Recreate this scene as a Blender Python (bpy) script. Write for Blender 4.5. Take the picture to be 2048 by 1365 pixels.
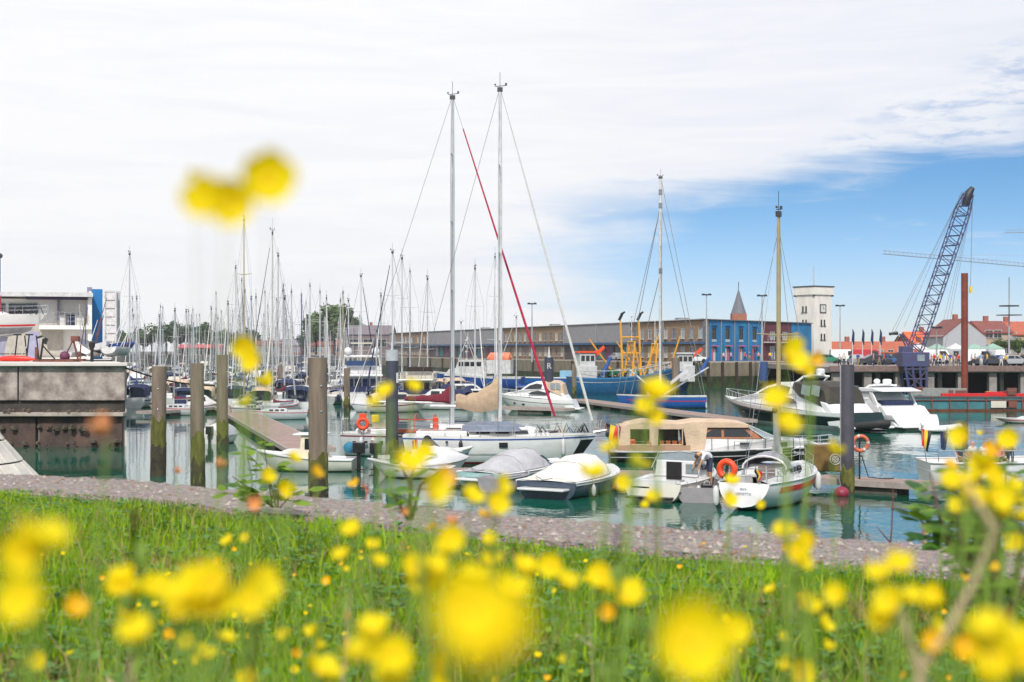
import bpy, math, random
import numpy as np
from mathutils import Vector, Matrix
for _o in list(bpy.data.objects): bpy.data.objects.remove(_o)
SC = bpy.context.scene
C = SC.collection
PI = math.pi
R = math.radians
F = 2844.0          # focal length in photograph pixels: 50 mm on a 36 mm wide frame
EYE = 5.6           # camera height above the water

# ------------------------------------------------------------------ camera
cd = bpy.data.cameras.new('camera'); cam = bpy.data.objects.new('camera', cd); C.objects.link(cam)
cam.location = (0, 0, EYE); cam.rotation_euler = (R(90), 0, 0)
cd.lens = 50; cd.sensor_width = 36; cd.shift_y = 17.5/2048
cd.clip_start = .05; cd.clip_end = 6000
cd.dof.use_dof = True; cd.dof.focus_distance = 62; cd.dof.aperture_fstop = 5.0
SC.camera = cam

# ------------------------------------------------------------------ sky and sun
SUN_EL, SUN_AZ = R(42), R(184)      # azimuth measured clockwise from +Y: behind the camera, to the right
W = bpy.data.worlds.new('World'); SC.world = W; W.use_nodes = True
nt = W.node_tree; N = nt.nodes; L = nt.links; N.clear()
def nd(t, **k):
    n = N.new(t)
    for a, b in k.items(): setattr(n, a, b)
    return n
def mth(op, a, b=None, c=None, clamp=False):
    n = nd('ShaderNodeMath', operation=op, use_clamp=clamp)
    for i, v in enumerate((a, b, c)):
        if v is None: continue
        if isinstance(v, (int, float)): n.inputs[i].default_value = v
        else: L.new(v, n.inputs[i])
    return n.outputs[0]
def sstep(v, lo, hi):
    n = nd('ShaderNodeMapRange', interpolation_type='SMOOTHSTEP')
    L.new(v, n.inputs[0]); n.inputs[1].default_value = lo; n.inputs[2].default_value = hi
    return n.outputs[0]
out = nd('ShaderNodeOutputWorld'); bg = nd('ShaderNodeBackground')
sky = nd('ShaderNodeTexSky', sky_type='NISHITA'); sky.sun_disc = False
sky.sun_elevation = SUN_EL; sky.sun_rotation = SUN_AZ; sky.air_density = 1.0; sky.dust_density = .1; sky.ozone_density = 2.5
hsv = nd('ShaderNodeHueSaturation'); hsv.inputs['Saturation'].default_value = 1.2; hsv.inputs['Value'].default_value = 1.0
L.new(sky.outputs[0], hsv.inputs['Color'])
tc = nd('ShaderNodeTexCoord'); sp = nd('ShaderNodeSeparateXYZ'); L.new(tc.outputs['Generated'], sp.inputs[0])
x, y, z = sp.outputs
hl = mth('SQRT', mth('ADD', mth('MULTIPLY', x, x), mth('MULTIPLY', y, y)))
hx = mth('DIVIDE', x, hl); el = mth('DIVIDE', z, hl)      # sine of the azimuth, tangent of the elevation
def noise(sx, sz, detail, rough, off=0., scale=1., dist=0.):
    cb = nd('ShaderNodeCombineXYZ')
    L.new(mth('MULTIPLY', hx, sx), cb.inputs[0]); L.new(mth('MULTIPLY', el, sz), cb.inputs[1]); 
    L.new(mth('ADD', mth('DIVIDE', y, hl), off), cb.inputs[2])
    n = nd('ShaderNodeTexNoise'); n.inputs['Scale'].default_value = scale; n.inputs['Detail'].default_value = detail
    n.inputs['Roughness'].default_value = rough; n.inputs['Distortion'].default_value = dist
    L.new(cb.outputs[0], n.inputs['Vector']); return n.outputs[0]
n1 = noise(9, 26, 6, .55, 3.1); n2 = noise(7, 60, 5, .6, 7.7, 1, .6); n3 = noise(42, 150, 5, .62, 1.3, 1., .4)
# blue opens to the right, low down; a white deck lies above it and all over the left
hxd = mth('ADD', hx, mth('MULTIPLY', mth('SUBTRACT', n1, .5), .16))
hxd = mth('ADD', hxd, mth('MULTIPLY', mth('SUBTRACT', n2, .5), .10))
side = sstep(hxd, -.02, .135)
eld = mth('ADD', el, mth('MULTIPLY', mth('SUBTRACT', n1, .5), .06))
eld = mth('ADD', eld, mth('MULTIPLY', mth('SUBTRACT', n2, .5), .05))
eld = mth('SUBTRACT', eld, mth('MULTIPLY', mth('MINIMUM', mth('MAXIMUM', mth('SUBTRACT', hx, .12), 0.), .22), .17))
low = mth('SUBTRACT', 1., sstep(eld, .092, .128))
blue = mth('MULTIPLY', side, low)
hole = mth('MULTIPLY', sstep(hx, .285, .36), mth('MULTIPLY', sstep(eld, .118, .14), mth('SUBTRACT', 1., sstep(eld, .150, .178))))
hole = mth('MULTIPLY', mth('MULTIPLY', hole, .75), sstep(n3, .40, .66))
holeb = mth('MULTIPLY', mth('MULTIPLY', sstep(hx, .16, .26), mth('MULTIPLY', sstep(eld, .10, .112), mth('SUBTRACT', 1., sstep(eld, .122, .14)))), mth('MULTIPLY', sstep(n3, .42, .70), .6))
blue = mth('MAXIMUM', blue, mth('MULTIPLY', mth('MAXIMUM', hole, holeb), .85))
wisp = mth('MULTIPLY', sstep(n2, .60, .78), .55)
blue = mth('MULTIPLY', blue, mth('SUBTRACT', 1., wisp), clamp=True)
cl = nd('ShaderNodeMix', data_type='RGBA')       # cloud white: brighter toward the left, faint grey mottling
tone = mth('ADD', mth('MULTIPLY', sstep(hx, -.15, .35), .55), mth('MULTIPLY', mth('SUBTRACT', n2, .44), 1.15), clamp=True)
L.new(tone, cl.inputs[0]); cl.inputs[6].default_value = (9.9, 9.9, 10.05, 1); cl.inputs[7].default_value = (7.7, 8.15, 9.2, 1)
# the clear sky: real sky radiance, deepened away from the horizon the way the photograph shows it
deep = nd('ShaderNodeMix', data_type='RGBA', blend_type='MULTIPLY'); deep.inputs[0].default_value = 1
ramp = nd('ShaderNodeMix', data_type='RGBA'); L.new(sstep(el, 0., .13), ramp.inputs[0])
ramp.inputs[6].default_value = (.74, .86, 1.32, 1); ramp.inputs[7].default_value = (.42, .66, .92, 1)
L.new(hsv.outputs[0], deep.inputs[6]); L.new(ramp.outputs[2], deep.inputs[7])
mx = nd('ShaderNodeMix', data_type='RGBA'); L.new(blue, mx.inputs[0]); L.new(cl.outputs[2], mx.inputs[6]); L.new(deep.outputs[2], mx.inputs[7])
L.new(mx.outputs[2], bg.inputs[0]); bg.inputs[1].default_value = .1
L.new(bg.outputs[0], out.inputs[0])
sd = bpy.data.lights.new('sun', 'SUN'); sd.energy = 3.4; sd.angle = R(1.5); sd.color = (1, .955, .88)
sun = bpy.data.objects.new('sun', sd); C.objects.link(sun)
sv = Vector((math.sin(SUN_AZ)*math.cos(SUN_EL), math.cos(SUN_AZ)*math.cos(SUN_EL), math.sin(SUN_EL)))
sun.rotation_euler = sv.to_track_quat('Z', 'Y').to_euler(); sun.location = (0, -30, 60)
SC.view_settings.view_transform = 'Standard'; SC.view_settings.look = 'None'
SC.view_settings.exposure = 0.02; SC.view_settings.gamma = 1
SC.cycles.use_denoising = True; SC.cycles.max_bounces = 7; SC.cycles.transparent_max_bounces = 12
SC.cycles.caustics_reflective = False; SC.cycles.caustics_refractive = False
SC.cycles.sample_clamp_indirect = 6

# ------------------------------------------------------------------ helpers
def X(px, D): return (px-1024)*D/F
def Z(py, D): return EYE-(py-700)*D/F
def WD(py, z=0.): return (EYE-z)*F/(py-700)        # distance at which height z shows at image row py
def lin(h):
    c = [int(h[i:i+2], 16)/255 for i in (0, 2, 4)]
    return tuple((v/12.92 if v <= .04045 else ((v+.055)/1.055)**2.4) for v in c)
MATS = {}
def mat(name, rgb, rough=.55, metal=0., var=.18, scale=3., bump=0., coat=0., trans=0., var2=None, stretch=None, obj=True):
    """procedural material: a base colour broken up by two noises, optional bump"""
    if name in MATS: return MATS[name]
    if isinstance(rgb, str): rgb = lin(rgb)
    m = bpy.data.materials.new(name); m.use_nodes = True; t = m.node_tree; b = t.nodes['Principled BSDF']
    b.inputs['Roughness'].default_value = rough; b.inputs['Metallic'].default_value = metal
    b.inputs['Coat Weight'].default_value = coat
    tcn = t.nodes.new('ShaderNodeTexCoord'); src = tcn.outputs['Object']
    if stretch:
        mp = t.nodes.new('ShaderNodeMapping'); mp.inputs['Scale'].default_value = stretch; t.links.new(src, mp.inputs[0]); src = mp.outputs[0]
    nz = t.nodes.new('ShaderNodeTexNoise'); nz.inputs['Scale'].default_value = scale; nz.inputs['Detail'].default_value = 5; nz.inputs['Roughness'].default_value = .6
    t.links.new(src, nz.inputs['Vector'])
    cr = t.nodes.new('ShaderNodeValToRGB'); e = cr.color_ramp.elements
    lo = var2 if var2 else tuple(c*(1-var) for c in rgb); 
    if isinstance(lo, str): lo = lin(lo)
    hi = tuple(min(1, c*(1+var*.7)) for c in rgb)
    e[0].position = .32; e[0].color = (*lo, 1); e[1].position = .68; e[1].color = (*hi, 1)
    t.links.new(nz.outputs[0], cr.inputs[0]); t.links.new(cr.outputs[0], b.inputs['Base Color'])
    if bump:
        bp = t.nodes.new('ShaderNodeBump'); bp.inputs['Strength'].default_value = bump; bp.inputs['Distance'].default_value = .05
        nb = t.nodes.new('ShaderNodeTexNoise'); nb.inputs['Scale'].default_value = scale*6; nb.inputs['Detail'].default_value = 4
        t.links.new(src, nb.inputs['Vector']); t.links.new(nb.outputs[0], bp.inputs['Height']); t.links.new(bp.outputs[0], b.inputs['Normal'])
    if trans:      # thin leaves and petals let light through
        tr = t.nodes.new('ShaderNodeBsdfTranslucent'); t.links.new(cr.outputs[0], tr.inputs[0])
        mxs = t.nodes.new('ShaderNodeMixShader'); mxs.inputs[0].default_value = trans
        o = t.nodes['Material Output']; t.links.new(b.outputs[0], mxs.inputs[1]); t.links.new(tr.outputs[0], mxs.inputs[2]); t.links.new(mxs.outputs[0], o.inputs[0])
    MATS[name] = m; return m
def glassmat(name, rgb, rough=.08):
    m = mat(name, rgb, rough, var=.3, scale=.8); m.node_tree.nodes['Principled BSDF'].inputs['Specular IOR Level'].default_value = .8
    return m
white = mat('white gelcoat', (.69, .69, .70), .3, var=.11, scale=1.1, coat=.2, stretch=(1, 1, 2.5))
cream = mat('cream gelcoat', (.60, .56, .49), .3, var=.1, scale=1.2, coat=.2)
offw = mat('weathered white paint', (.54, .54, .55), .5, var=.2, scale=2.5)
greyp = mat('grey painted hull', (.50, .52, .54), .35, var=.08)
navy = mat('navy gelcoat', (.012, .03, .10), .2, var=.2, coat=.4)
teald = mat('dark green hull', (.004, .022, .024), .3, var=.2, coat=.1)
blackp = mat('black paint', (.012, .012, .014), .35, var=.3)
rubber = mat('black rubber', (.02, .02, .022), .6, var=.3)
redp = mat('red paint', (.58, .015, .02), .4, var=.12)
orange = mat('orange plastic', (.80, .07, .015), .45, var=.1)
maroon = mat('maroon canvas', (.16, .012, .03), .8, var=.25, scale=5)
crimson = mat('crimson sail cover', (.42, .012, .06), .75, var=.2, scale=6)
tan = mat('tan canvas', (.58, .43, .31), .85, var=.18, scale=1.4, bump=.6)
beige = mat('beige sail cover', (.44, .32, .22), .85, var=.18, scale=4, bump=.5)
bluec = mat('blue canvas', (.02, .07, .28), .8, var=.2, scale=4)
navyc = mat('navy canvas', (.012, .022, .075), .8, var=.25, scale=4)
whitec = mat('white sailcloth', (.62, .61, .60), .8, var=.15, scale=5, bump=.5)
greyc = mat('grey tarpaulin', (.44, .44, .47), .7, var=.16, scale=2, bump=.8)
alu = mat('anodised aluminium', (.56, .58, .61), .35, metal=.2, var=.08)
golda = mat('gold anodised spar', (.38, .31, .17), .4, metal=.2, var=.12)
blue_spar = mat('dark blue spar', (.03, .06, .2), .4, var=.1)
steel = mat('stainless steel', (.62, .63, .65), .25, metal=.85, var=.08)
wire = mat('rigging wire', (.20, .21, .23), .45, metal=.3, var=.1)
teak = mat('varnished teak', (.36, .12, .035), .3, var=.3, scale=8, stretch=(1, 6, 6), coat=.4)
glassd = glassmat('dark tinted glass', (.012, .016, .02))
teald.node_tree.nodes['Principled BSDF'].inputs['Specular IOR Level'].default_value = .2
glassb = glassmat('blue tinted glass', (.03, .06, .14))
glassl = glassmat('pale reflecting glass', (.22, .27, .30), .12)
deckm = mat('grey deck paint', (.56, .55, .52), .7, var=.12, scale=2)
boot = mat('red antifouling', (.28, .02, .02), .6, var=.25)
ybelt = mat('yellow fabric', (.75, .50, .02), .7)
skin = mat('skin', (.50, .26, .17), .5, var=.08)
hairm = mat('brown hair', (.05, .03, .02), .6, var=.3)
denim = mat('dark blue cloth', (.03, .04, .08), .8)
khaki = mat('khaki cloth', (.30, .24, .12), .8)

class MB:
    def __init__(s): s.v = []; s.f = []; s.mi = []; s.sm = []
    def add(s, vs, fs, mi=0, sm=False):
        o = len(s.v); s.v += [tuple(p) for p in vs]
        for f in fs: s.f.append([o+i for i in f]); s.mi.append(mi); s.sm.append(sm)
        return s
    def box(s, c, d, rz=0, mi=0, ry=0):
        m = Matrix.Translation(c) @ Matrix.Rotation(rz, 4, 'Z') @ Matrix.Rotation(ry, 4, 'Y')
        vs = [m @ Vector((sx*d[0]/2, sy*d[1]/2, sz*d[2]/2)) for sz in (-1, 1) for sy in (-1, 1) for sx in (-1, 1)]
        return s.add(vs, [(0, 2, 3, 1), (4, 5, 7, 6), (0, 1, 5, 4), (2, 6, 7, 3), (0, 4, 6, 2), (1, 3, 7, 5)], mi)
    def bar(s, a, b, r, r2=None, n=6, mi=0, cap=True):
        return s.tube([a, b], [r, r if r2 is None else r2], n, mi, cap)
    def tube(s, pts, rs, n=6, mi=0, cap=True):
        pts = [Vector(p) for p in pts]
        if isinstance(rs, (int, float)): rs = [rs]*len(pts)
        vs = []
        for i, p in enumerate(pts):
            d = (pts[min(i+1, len(pts)-1)]-pts[max(i-1, 0)]).normalized()
            u = d.cross(Vector((0, 0, 1)));  u = u.normalized() if u.length > 1e-3 else Vector((1, 0, 0))
            w = d.cross(u)
            for k in range(n):
                a = 2*PI*k/n; vs.append(p+(u*math.cos(a)+w*math.sin(a))*rs[i])
        fs = [(i*n+k, i*n+(k+1) % n, (i+1)*n+(k+1) % n, (i+1)*n+k) for i in range(len(pts)-1) for k in range(n)]
        s.add(vs, fs, mi, n > 4)
        if cap:
            o = len(s.v)-len(vs)
            s.f.append([o+k for k in range(n)][::-1]); s.f.append([o+len(vs)-n+k for k in range(n)]); s.mi += [mi, mi]; s.sm += [False, False]
        return s
    def loft(s, rings, closed=False, cap0=False, cap1=False, mi=0, sm=True):
        n = len(rings[0]); vs = [p for r in rings for p in r]; m = n if closed else n-1
        fs = [(i*n+k, i*n+(k+1) % n, (i+1)*n+(k+1) % n, (i+1)*n+k) for i in range(len(rings)-1) for k in range(m)]
        o = len(s.v); s.add(vs, fs, mi, sm)
        if cap0: s.f.append([o+k for k in range(n)][::-1]); s.mi.append(mi); s.sm.append(False)
        if cap1: s.f.append([o+len(vs)-n+k for k in range(n)]); s.mi.append(mi); s.sm.append(False)
        return s
    def torus(s, c, Rr, r, ax='y', n=20, m=8, mi=0, a0=0, a1=2*PI, mfun=None):
        full = a1-a0 > 6.28; k = n if full else n+1; rings = []
        for i in range(k):
            a = a0+(a1-a0)*i/n; ring = []
            for j in range(m):
                b = 2*PI*j/m; q = Rr+r*math.cos(b); h = r*math.sin(b)
                p = (q*math.cos(a), h, q*math.sin(a)) if ax == 'y' else ((q*math.cos(a), q*math.sin(a), h) if ax == 'z' else (h, q*math.cos(a), q*math.sin(a)))
                ring.append((c[0]+p[0], c[1]+p[1], c[2]+p[2]))
            rings.append(ring)
        if full: rings.append(rings[0])
        for i in range(len(rings)-1): s.loft([rings[i], rings[i+1]], closed=True, mi=mfun(i) if mfun else mi)
        return s
    def ball(s, c, rx, ry=None, rz=None, n=10, m=6, mi=0):
        ry = ry or rx; rz = rz or rx; rings = []
        for i in range(m+1):
            a = -PI/2+PI*i/m; cc = max(math.cos(a), .02)
            rings.append([(c[0]+rx*cc*math.cos(2*PI*k/n), c[1]+ry*cc*math.sin(2*PI*k/n), c[2]+rz*math.sin(a)) for k in range(n)])
        return s.loft(rings, closed=True, cap0=True, cap1=True, mi=mi)
    def prof(s, pts, w, mi=0):
        """side outline (x,z) given width: w is a half width or a function of (x,z)"""
        if not callable(w): ww = w; w = lambda x, z: ww
        n = len(pts); vs = [(x, -w(x, z), z) for x, z in pts]+[(x, w(x, z), z) for x, z in pts]
        return s.add(vs, [tuple(range(n))[::-1], tuple(range(n, 2*n))]+[(i, (i+1) % n, n+(i+1) % n, n+i) for i in range(n)], mi)
    def pane(s, pts, w, side, off=.012, th=.05, mi=0):
        """thin pane lying on one flank of a body made with prof()"""
        if not callable(w): ww = w; w = lambda x, z: ww
        n = len(pts); vs = [(x, side*(w(x, z)+off), z) for x, z in pts]+[(x, side*(w(x, z)-th), z) for x, z in pts]
        return s.add(vs, [tuple(range(n)), tuple(range(n, 2*n))[::-1]]+[(i, (i+1) % n, n+(i+1) % n, n+i) for i in range(n)], mi)
    def quad(s, a, b, c, d, mi=0): return s.add([a, b, c, d], [(0, 1, 2, 3)], mi)
    def build(s, name, mats, parent=None, bevel=0, loc=None):
        me = bpy.data.meshes.new(name); me.from_pydata([tuple(v) for v in s.v], [], s.f)
        if not isinstance(mats, (list, tuple)): mats = [mats]
        for m in mats: me.materials.append(m)
        me.polygons.foreach_set('material_index', s.mi); me.polygons.foreach_set('use_smooth', s.sm)
        me.validate(); me.update()
        import bmesh
        if len(me.polygons) < 20000:
            bm = bmesh.new(); bm.from_mesh(me); bmesh.ops.recalc_face_normals(bm, faces=bm.faces); bm.to_mesh(me); bm.free()
        if any(s.sm): me.set_sharp_from_angle(angle=R(48))
        o = bpy.data.objects.new(name, me); C.objects.link(o)
        if parent: reg(o, parent)
        if loc: o.location = loc
        if bevel:
            b = o.modifiers.new('bevel', 'BEVEL'); b.width = bevel; b.segments = 2; b.limit_method = 'ANGLE'; b.angle_limit = R(50)
        return o
def tag(o, label, cat, group=None, kind=None):
    o['label'] = label; o['category'] = cat
    if group: o['group'] = group
    if kind: o['kind'] = kind
    return o
def struct(o, kind='structure'): o['kind'] = kind; return o
def thing(name, label, cat, loc=(0, 0, 0), rz=0, group=None, scale=1.):
    o = bpy.data.objects.new(name, None); C.objects.link(o); o.empty_display_size = .3
    o.location = loc; o.rotation_euler = (0, 0, rz)
    if scale != 1.: o.scale = (scale,)*3
    return tag(o, label, cat, group)
KIDS = {}
def reg(c, p): c.parent = p; KIDS.setdefault(p.name, []).append(c); return c
def kids(o): return KIDS.get(o.name, [])
RECACHE = {}
def copy_tree(o, loc=None, rz=None, label=None, scale=None, recolor=None, parent=None, skip=(), group=None):
    c = o.copy(); C.objects.link(c)
    if parent: reg(c, parent)
    if recolor and o.data:
        ms = [m.name if m else '' for m in o.data.materials]
        if any(m in recolor for m in ms):
            key = (o.data.name, tuple(sorted((k, v.name) for k, v in recolor.items())))
            if key not in RECACHE:
                d = o.data.copy()
                for i, m in enumerate(ms):
                    if m in recolor: d.materials[i] = recolor[m]
                RECACHE[key] = d
            c.data = RECACHE[key]
    if loc is not None: c.location = loc
    if rz is not None: c.rotation_euler = (0, 0, rz)
    if scale is not None: c.scale = (scale,)*3
    if label: c['label'] = label
    if group: c['group'] = group
    for ch in kids(o):
        if ch.name.split('.')[0] in skip: continue
        copy_tree(ch, recolor=recolor, parent=c, skip=skip)
    return c
def text(name, s, size, mat_, parent, loc, rot, ext=.004, align='CENTER', sx=1.):
    cu = bpy.data.curves.new(name, 'FONT'); cu.body = s; cu.size = size; cu.extrude = ext; cu.align_x = align; cu.align_y = 'CENTER'
    cu.materials.append(mat_); cu.resolution_u = 3
    q = bpy.data.objects.new(name, cu); C.objects.link(q); bpy.context.view_layer.update()
    me = bpy.data.meshes.new_from_object(q.evaluated_get(bpy.context.evaluated_depsgraph_get())); bpy.data.objects.remove(q)
    o = bpy.data.objects.new(name, me); C.objects.link(o); o.location = loc; o.rotation_euler = rot; reg(o, parent); o.scale = (sx, 1, 1)
    return o
# ------------------------------------------------------------------ water, sea bed, banks
def watermat():
    m = bpy.data.materials.new('harbour water'); m.use_nodes = True; t = m.node_tree; b = t.nodes['Principled BSDF']
    b.inputs['Base Color'].default_value = (.004, .125, .08, 1); b.inputs['Roughness'].default_value = .035; b.inputs['IOR'].default_value = 1.33
    tcn = t.nodes.new('ShaderNodeTexCoord')
    hs = []
    for sc, st, wgt in ((.55, (1, .55, 1), 1.), (2.6, (.8, .6, 1), .34), (.12, (1, .7, 1), 1.6)):
        mp = t.nodes.new('ShaderNodeMapping'); mp.inputs['Scale'].default_value = st; t.links.new(tcn.outputs['Object'], mp.inputs[0])
        nz = t.nodes.new('ShaderNodeTexNoise'); nz.inputs['Scale'].default_value = sc; nz.inputs['Detail'].default_value = 3; nz.inputs['Roughness'].default_value = .5
        t.links.new(mp.outputs[0], nz.inputs['Vector'])
        mm = t.nodes.new('ShaderNodeMath'); mm.operation = 'MULTIPLY'; mm.inputs[1].default_value = wgt; t.links.new(nz.outputs[0], mm.inputs[0]); hs.append(mm.outputs[0])
    a = t.nodes.new('ShaderNodeMath'); a.operation = 'ADD'; t.links.new(hs[0], a.inputs[0]); t.links.new(hs[1], a.inputs[1])
    a2 = t.nodes.new('ShaderNodeMath'); a2.operation = 'ADD'; t.links.new(a.outputs[0], a2.inputs[0]); t.links.new(hs[2], a2.inputs[1])
    # gusts: the open water is rougher than the lee of the left quay and the piles
    gz = t.nodes.new('ShaderNodeTexNoise'); gz.inputs['Scale'].default_value = .05; t.links.new(tcn.outputs['Object'], gz.inputs['Vector'])
    sx = t.nodes.new('ShaderNodeSeparateXYZ'); t.links.new(tcn.outputs['Object'], sx.inputs[0])
    dv = t.nodes.new('ShaderNodeMath'); dv.operation = 'DIVIDE'; t.links.new(sx.outputs[0], dv.inputs[0]); t.links.new(sx.outputs[1], dv.inputs[1])
    mr = t.nodes.new('ShaderNodeMapRange'); mr.interpolation_type = 'SMOOTHSTEP'; t.links.new(dv.outputs[0], mr.inputs[0])
    mr.inputs[1].default_value = -.22; mr.inputs[2].default_value = .12; mr.inputs[3].default_value = .13; mr.inputs[4].default_value = .36
    gm = t.nodes.new('ShaderNodeMath'); gm.operation = 'MULTIPLY'; t.links.new(mr.outputs[0], gm.inputs[0])
    gr = t.nodes.new('ShaderNodeMapRange'); t.links.new(gz.outputs[0], gr.inputs[0]); gr.inputs[1].default_value = .3; gr.inputs[2].default_value = .7; gr.inputs[3].default_value = .6; gr.inputs[4].default_value = 1.2
    t.links.new(gr.outputs[0], gm.inputs[1])
    mb_ = t.nodes.new('ShaderNodeTexNoise'); mb_.inputs['Scale'].default_value = .09; mb_.inputs['Detail'].default_value = 5; t.links.new(tcn.outputs['Object'], mb_.inputs['Vector'])
    wc = t.nodes.new('ShaderNodeValToRGB'); e = wc.color_ramp.elements; e[0].position = .35; e[0].color = (.010, .060, .028, 1); e[1].position = .65; e[1].color = (.003, .115, .085, 1); t.links.new(mb_.outputs[0], wc.inputs[0]); t.links.new(wc.outputs[0], b.inputs['Base Color'])
    bp = t.nodes.new('ShaderNodeBump'); bp.inputs['Distance'].default_value = .11
    t.links.new(a2.outputs[0], bp.inputs['Height']); t.links.new(gm.outputs[0], bp.inputs['Strength']); t.links.new(bp.outputs[0], b.inputs['Normal'])
    return m
w = MB(); w.quad((-1500, 7.0, 0), (1500, 7.0, 0), (1500, 1400, 0), (-1500, 1400, 0)); struct(w.build('water', watermat()))
w = MB(); w.quad((-1600, -60, -3), (1600, -60, -3), (1600, 1650, -3), (-1600, 1650, -3)); struct(w.build('harbour_bed', mat('harbour mud', (.06, .06, .045), .9)))

def ground_mat(name, c1, c2, c3, sc, bump=.6):
    m = bpy.data.materials.new(name); m.use_nodes = True; t = m.node_tree; b = t.nodes['Principled BSDF']; b.inputs['Roughness'].default_value = .9
    tcn = t.nodes.new('ShaderNodeTexCoord'); a = t.nodes.new('ShaderNodeTexNoise'); a.inputs['Scale'].default_value = sc; a.inputs['Detail'].default_value = 8; a.inputs['Roughness'].default_value = .75
    t.links.new(tcn.outputs['Object'], a.inputs['Vector'])
    cr = t.nodes.new('ShaderNodeValToRGB'); e = cr.color_ramp.elements; e[0].position = .34; e[0].color = (*c1, 1); e[1].position = .66; e[1].color = (*c3, 1)
    k = e.new(.5); k.color = (*c2, 1); t.links.new(a.outputs[0], cr.inputs[0])
    v = t.nodes.new('ShaderNodeTexVoronoi'); v.inputs['Scale'].default_value = sc*5; t.links.new(tcn.outputs['Object'], v.inputs['Vector'])
    mx = t.nodes.new('ShaderNodeMix'); mx.data_type = 'RGBA'; mx.blend_type = 'OVERLAY'; mx.inputs[0].default_value = .6
    t.links.new(cr.outputs[0], mx.inputs[6]); t.links.new(v.outputs['Color'], mx.inputs[7])
    h2 = t.nodes.new('ShaderNodeHueSaturation'); h2.inputs['Saturation'].default_value = .75; t.links.new(mx.outputs[2], h2.inputs['Color']); t.links.new(h2.outputs[0], b.inputs['Base Color'])
    bp = t.nodes.new('ShaderNodeBump'); bp.inputs['Strength'].default_value = bump; bp.inputs['Distance'].default_value = .02
    t.links.new(v.outputs['Distance'], bp.inputs['Height']); t.links.new(bp.outputs[0], b.inputs['Normal']); return m
BANK = 4.6
soil = mat('dark soil', (.06, .085, .015), .95, var=.4, scale=6)
outer = [(-60, 56.0), (-10, 16.2), (-4, 11.15), (-2.9, 10.65), (-1.04, 9.17), (0, 8.3), (1.02, 7.7), (1.5, 7.48), (2.16, 7.02), (2.44, 6.77), (6, 4.4), (40, -19)]
inner = [(-61, 54.6), (-10.4, 15.0), (-3.6, 9.98), (-2.55, 9.35), (-1.45, 8.45), (0, 7.36), (.75, 6.85), (1.22, 6.6), (1.75, 6.28), (2.18, 6.02), (5.6, 3.5), (39, -20.5)]
w = MB()
vs = [(a, b, BANK) for a, b in inner]+[(-61, -40, BANK), (39, -40, BANK)]
w.add(vs, [tuple(range(len(inner)))+(len(inner)+1, len(inner))]); w.add([(a, b, BANK) for a, b in inner]+[(a, b, -3) for a, b in inner], [(i, i+1, len(inner)+i+1, len(inner)+i) for i in range(len(inner)-1)])
struct(w.build('grassy_bank', soil))
# coping: a strip of washed-out aggregate, subdivided and slightly uneven
rn = random.Random(3); w = MB(); rings = []
def lerp2(a, b, t): return (a[0]+(b[0]-a[0])*t, a[1]+(b[1]-a[1])*t)
samples = []
for i in range(len(outer)-1):
    k = 24 if -5 < outer[i][0] < 3 else 4
    for j in range(k): samples.append((lerp2(outer[i], outer[i+1], j/k), lerp2(inner[i], inner[i+1], j/k)))
samples.append((outer[-1], inner[-1]))
for o_, i_ in samples:
    e = rn.uniform(-.012, .012); ring = [(o_[0]+e, o_[1]+e, -3), (o_[0]+e, o_[1]+e, BANK-.02)]
    for q in range(7):
        p = lerp2(o_, i_, .02+q*.96/6); ring.append((p[0]+rn.uniform(-.01, .01), p[1]+rn.uniform(-.01, .01), BANK+.03+rn.uniform(-.008, .008)))
    ring.append((i_[0], i_[1], BANK-.05)); rings.append(ring)
w.loft(rings, sm=False)
copm = ground_mat('exposed aggregate concrete', (.15, .105, .09), (.27, .21, .185), (.43, .36, .32), 22)
struct(w.build('stone_coping', copm))
# loose pebbles along the coping
rn = random.Random(5); w = MB()
for i in range(500):
    t = rn.random(); k = rn.randint(2, 8); a = lerp2(outer[k], outer[k+1], t); b = lerp2(inner[k], inner[k+1], t); p = lerp2(a, b, rn.random()**.8)
    r = rn.uniform(.006, .022); q = rn.uniform(0, 3)
    w.add([(p[0]+r*math.cos(q+j*PI/2)*rn.uniform(.7, 1.2), p[1]+r*math.sin(q+j*PI/2)*rn.uniform(.7, 1.2), BANK+.03) for j in range(4)]+[(p[0], p[1], BANK+.03+r*.8)], [(0, 1, 4), (1, 2, 4), (2, 3, 4), (3, 0, 4)], rn.choice((0, 0, 1, 2)))
tag(w.build('gravel', [mat('pale pebble', (.42, .37, .33), .9), mat('grey pebble', (.28, .24, .23), .9), mat('rusty pebble', (.24, .14, .1), .9)]), 'small loose pebbles scattered along the rough stone coping', 'gravel', kind='stuff')

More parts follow.
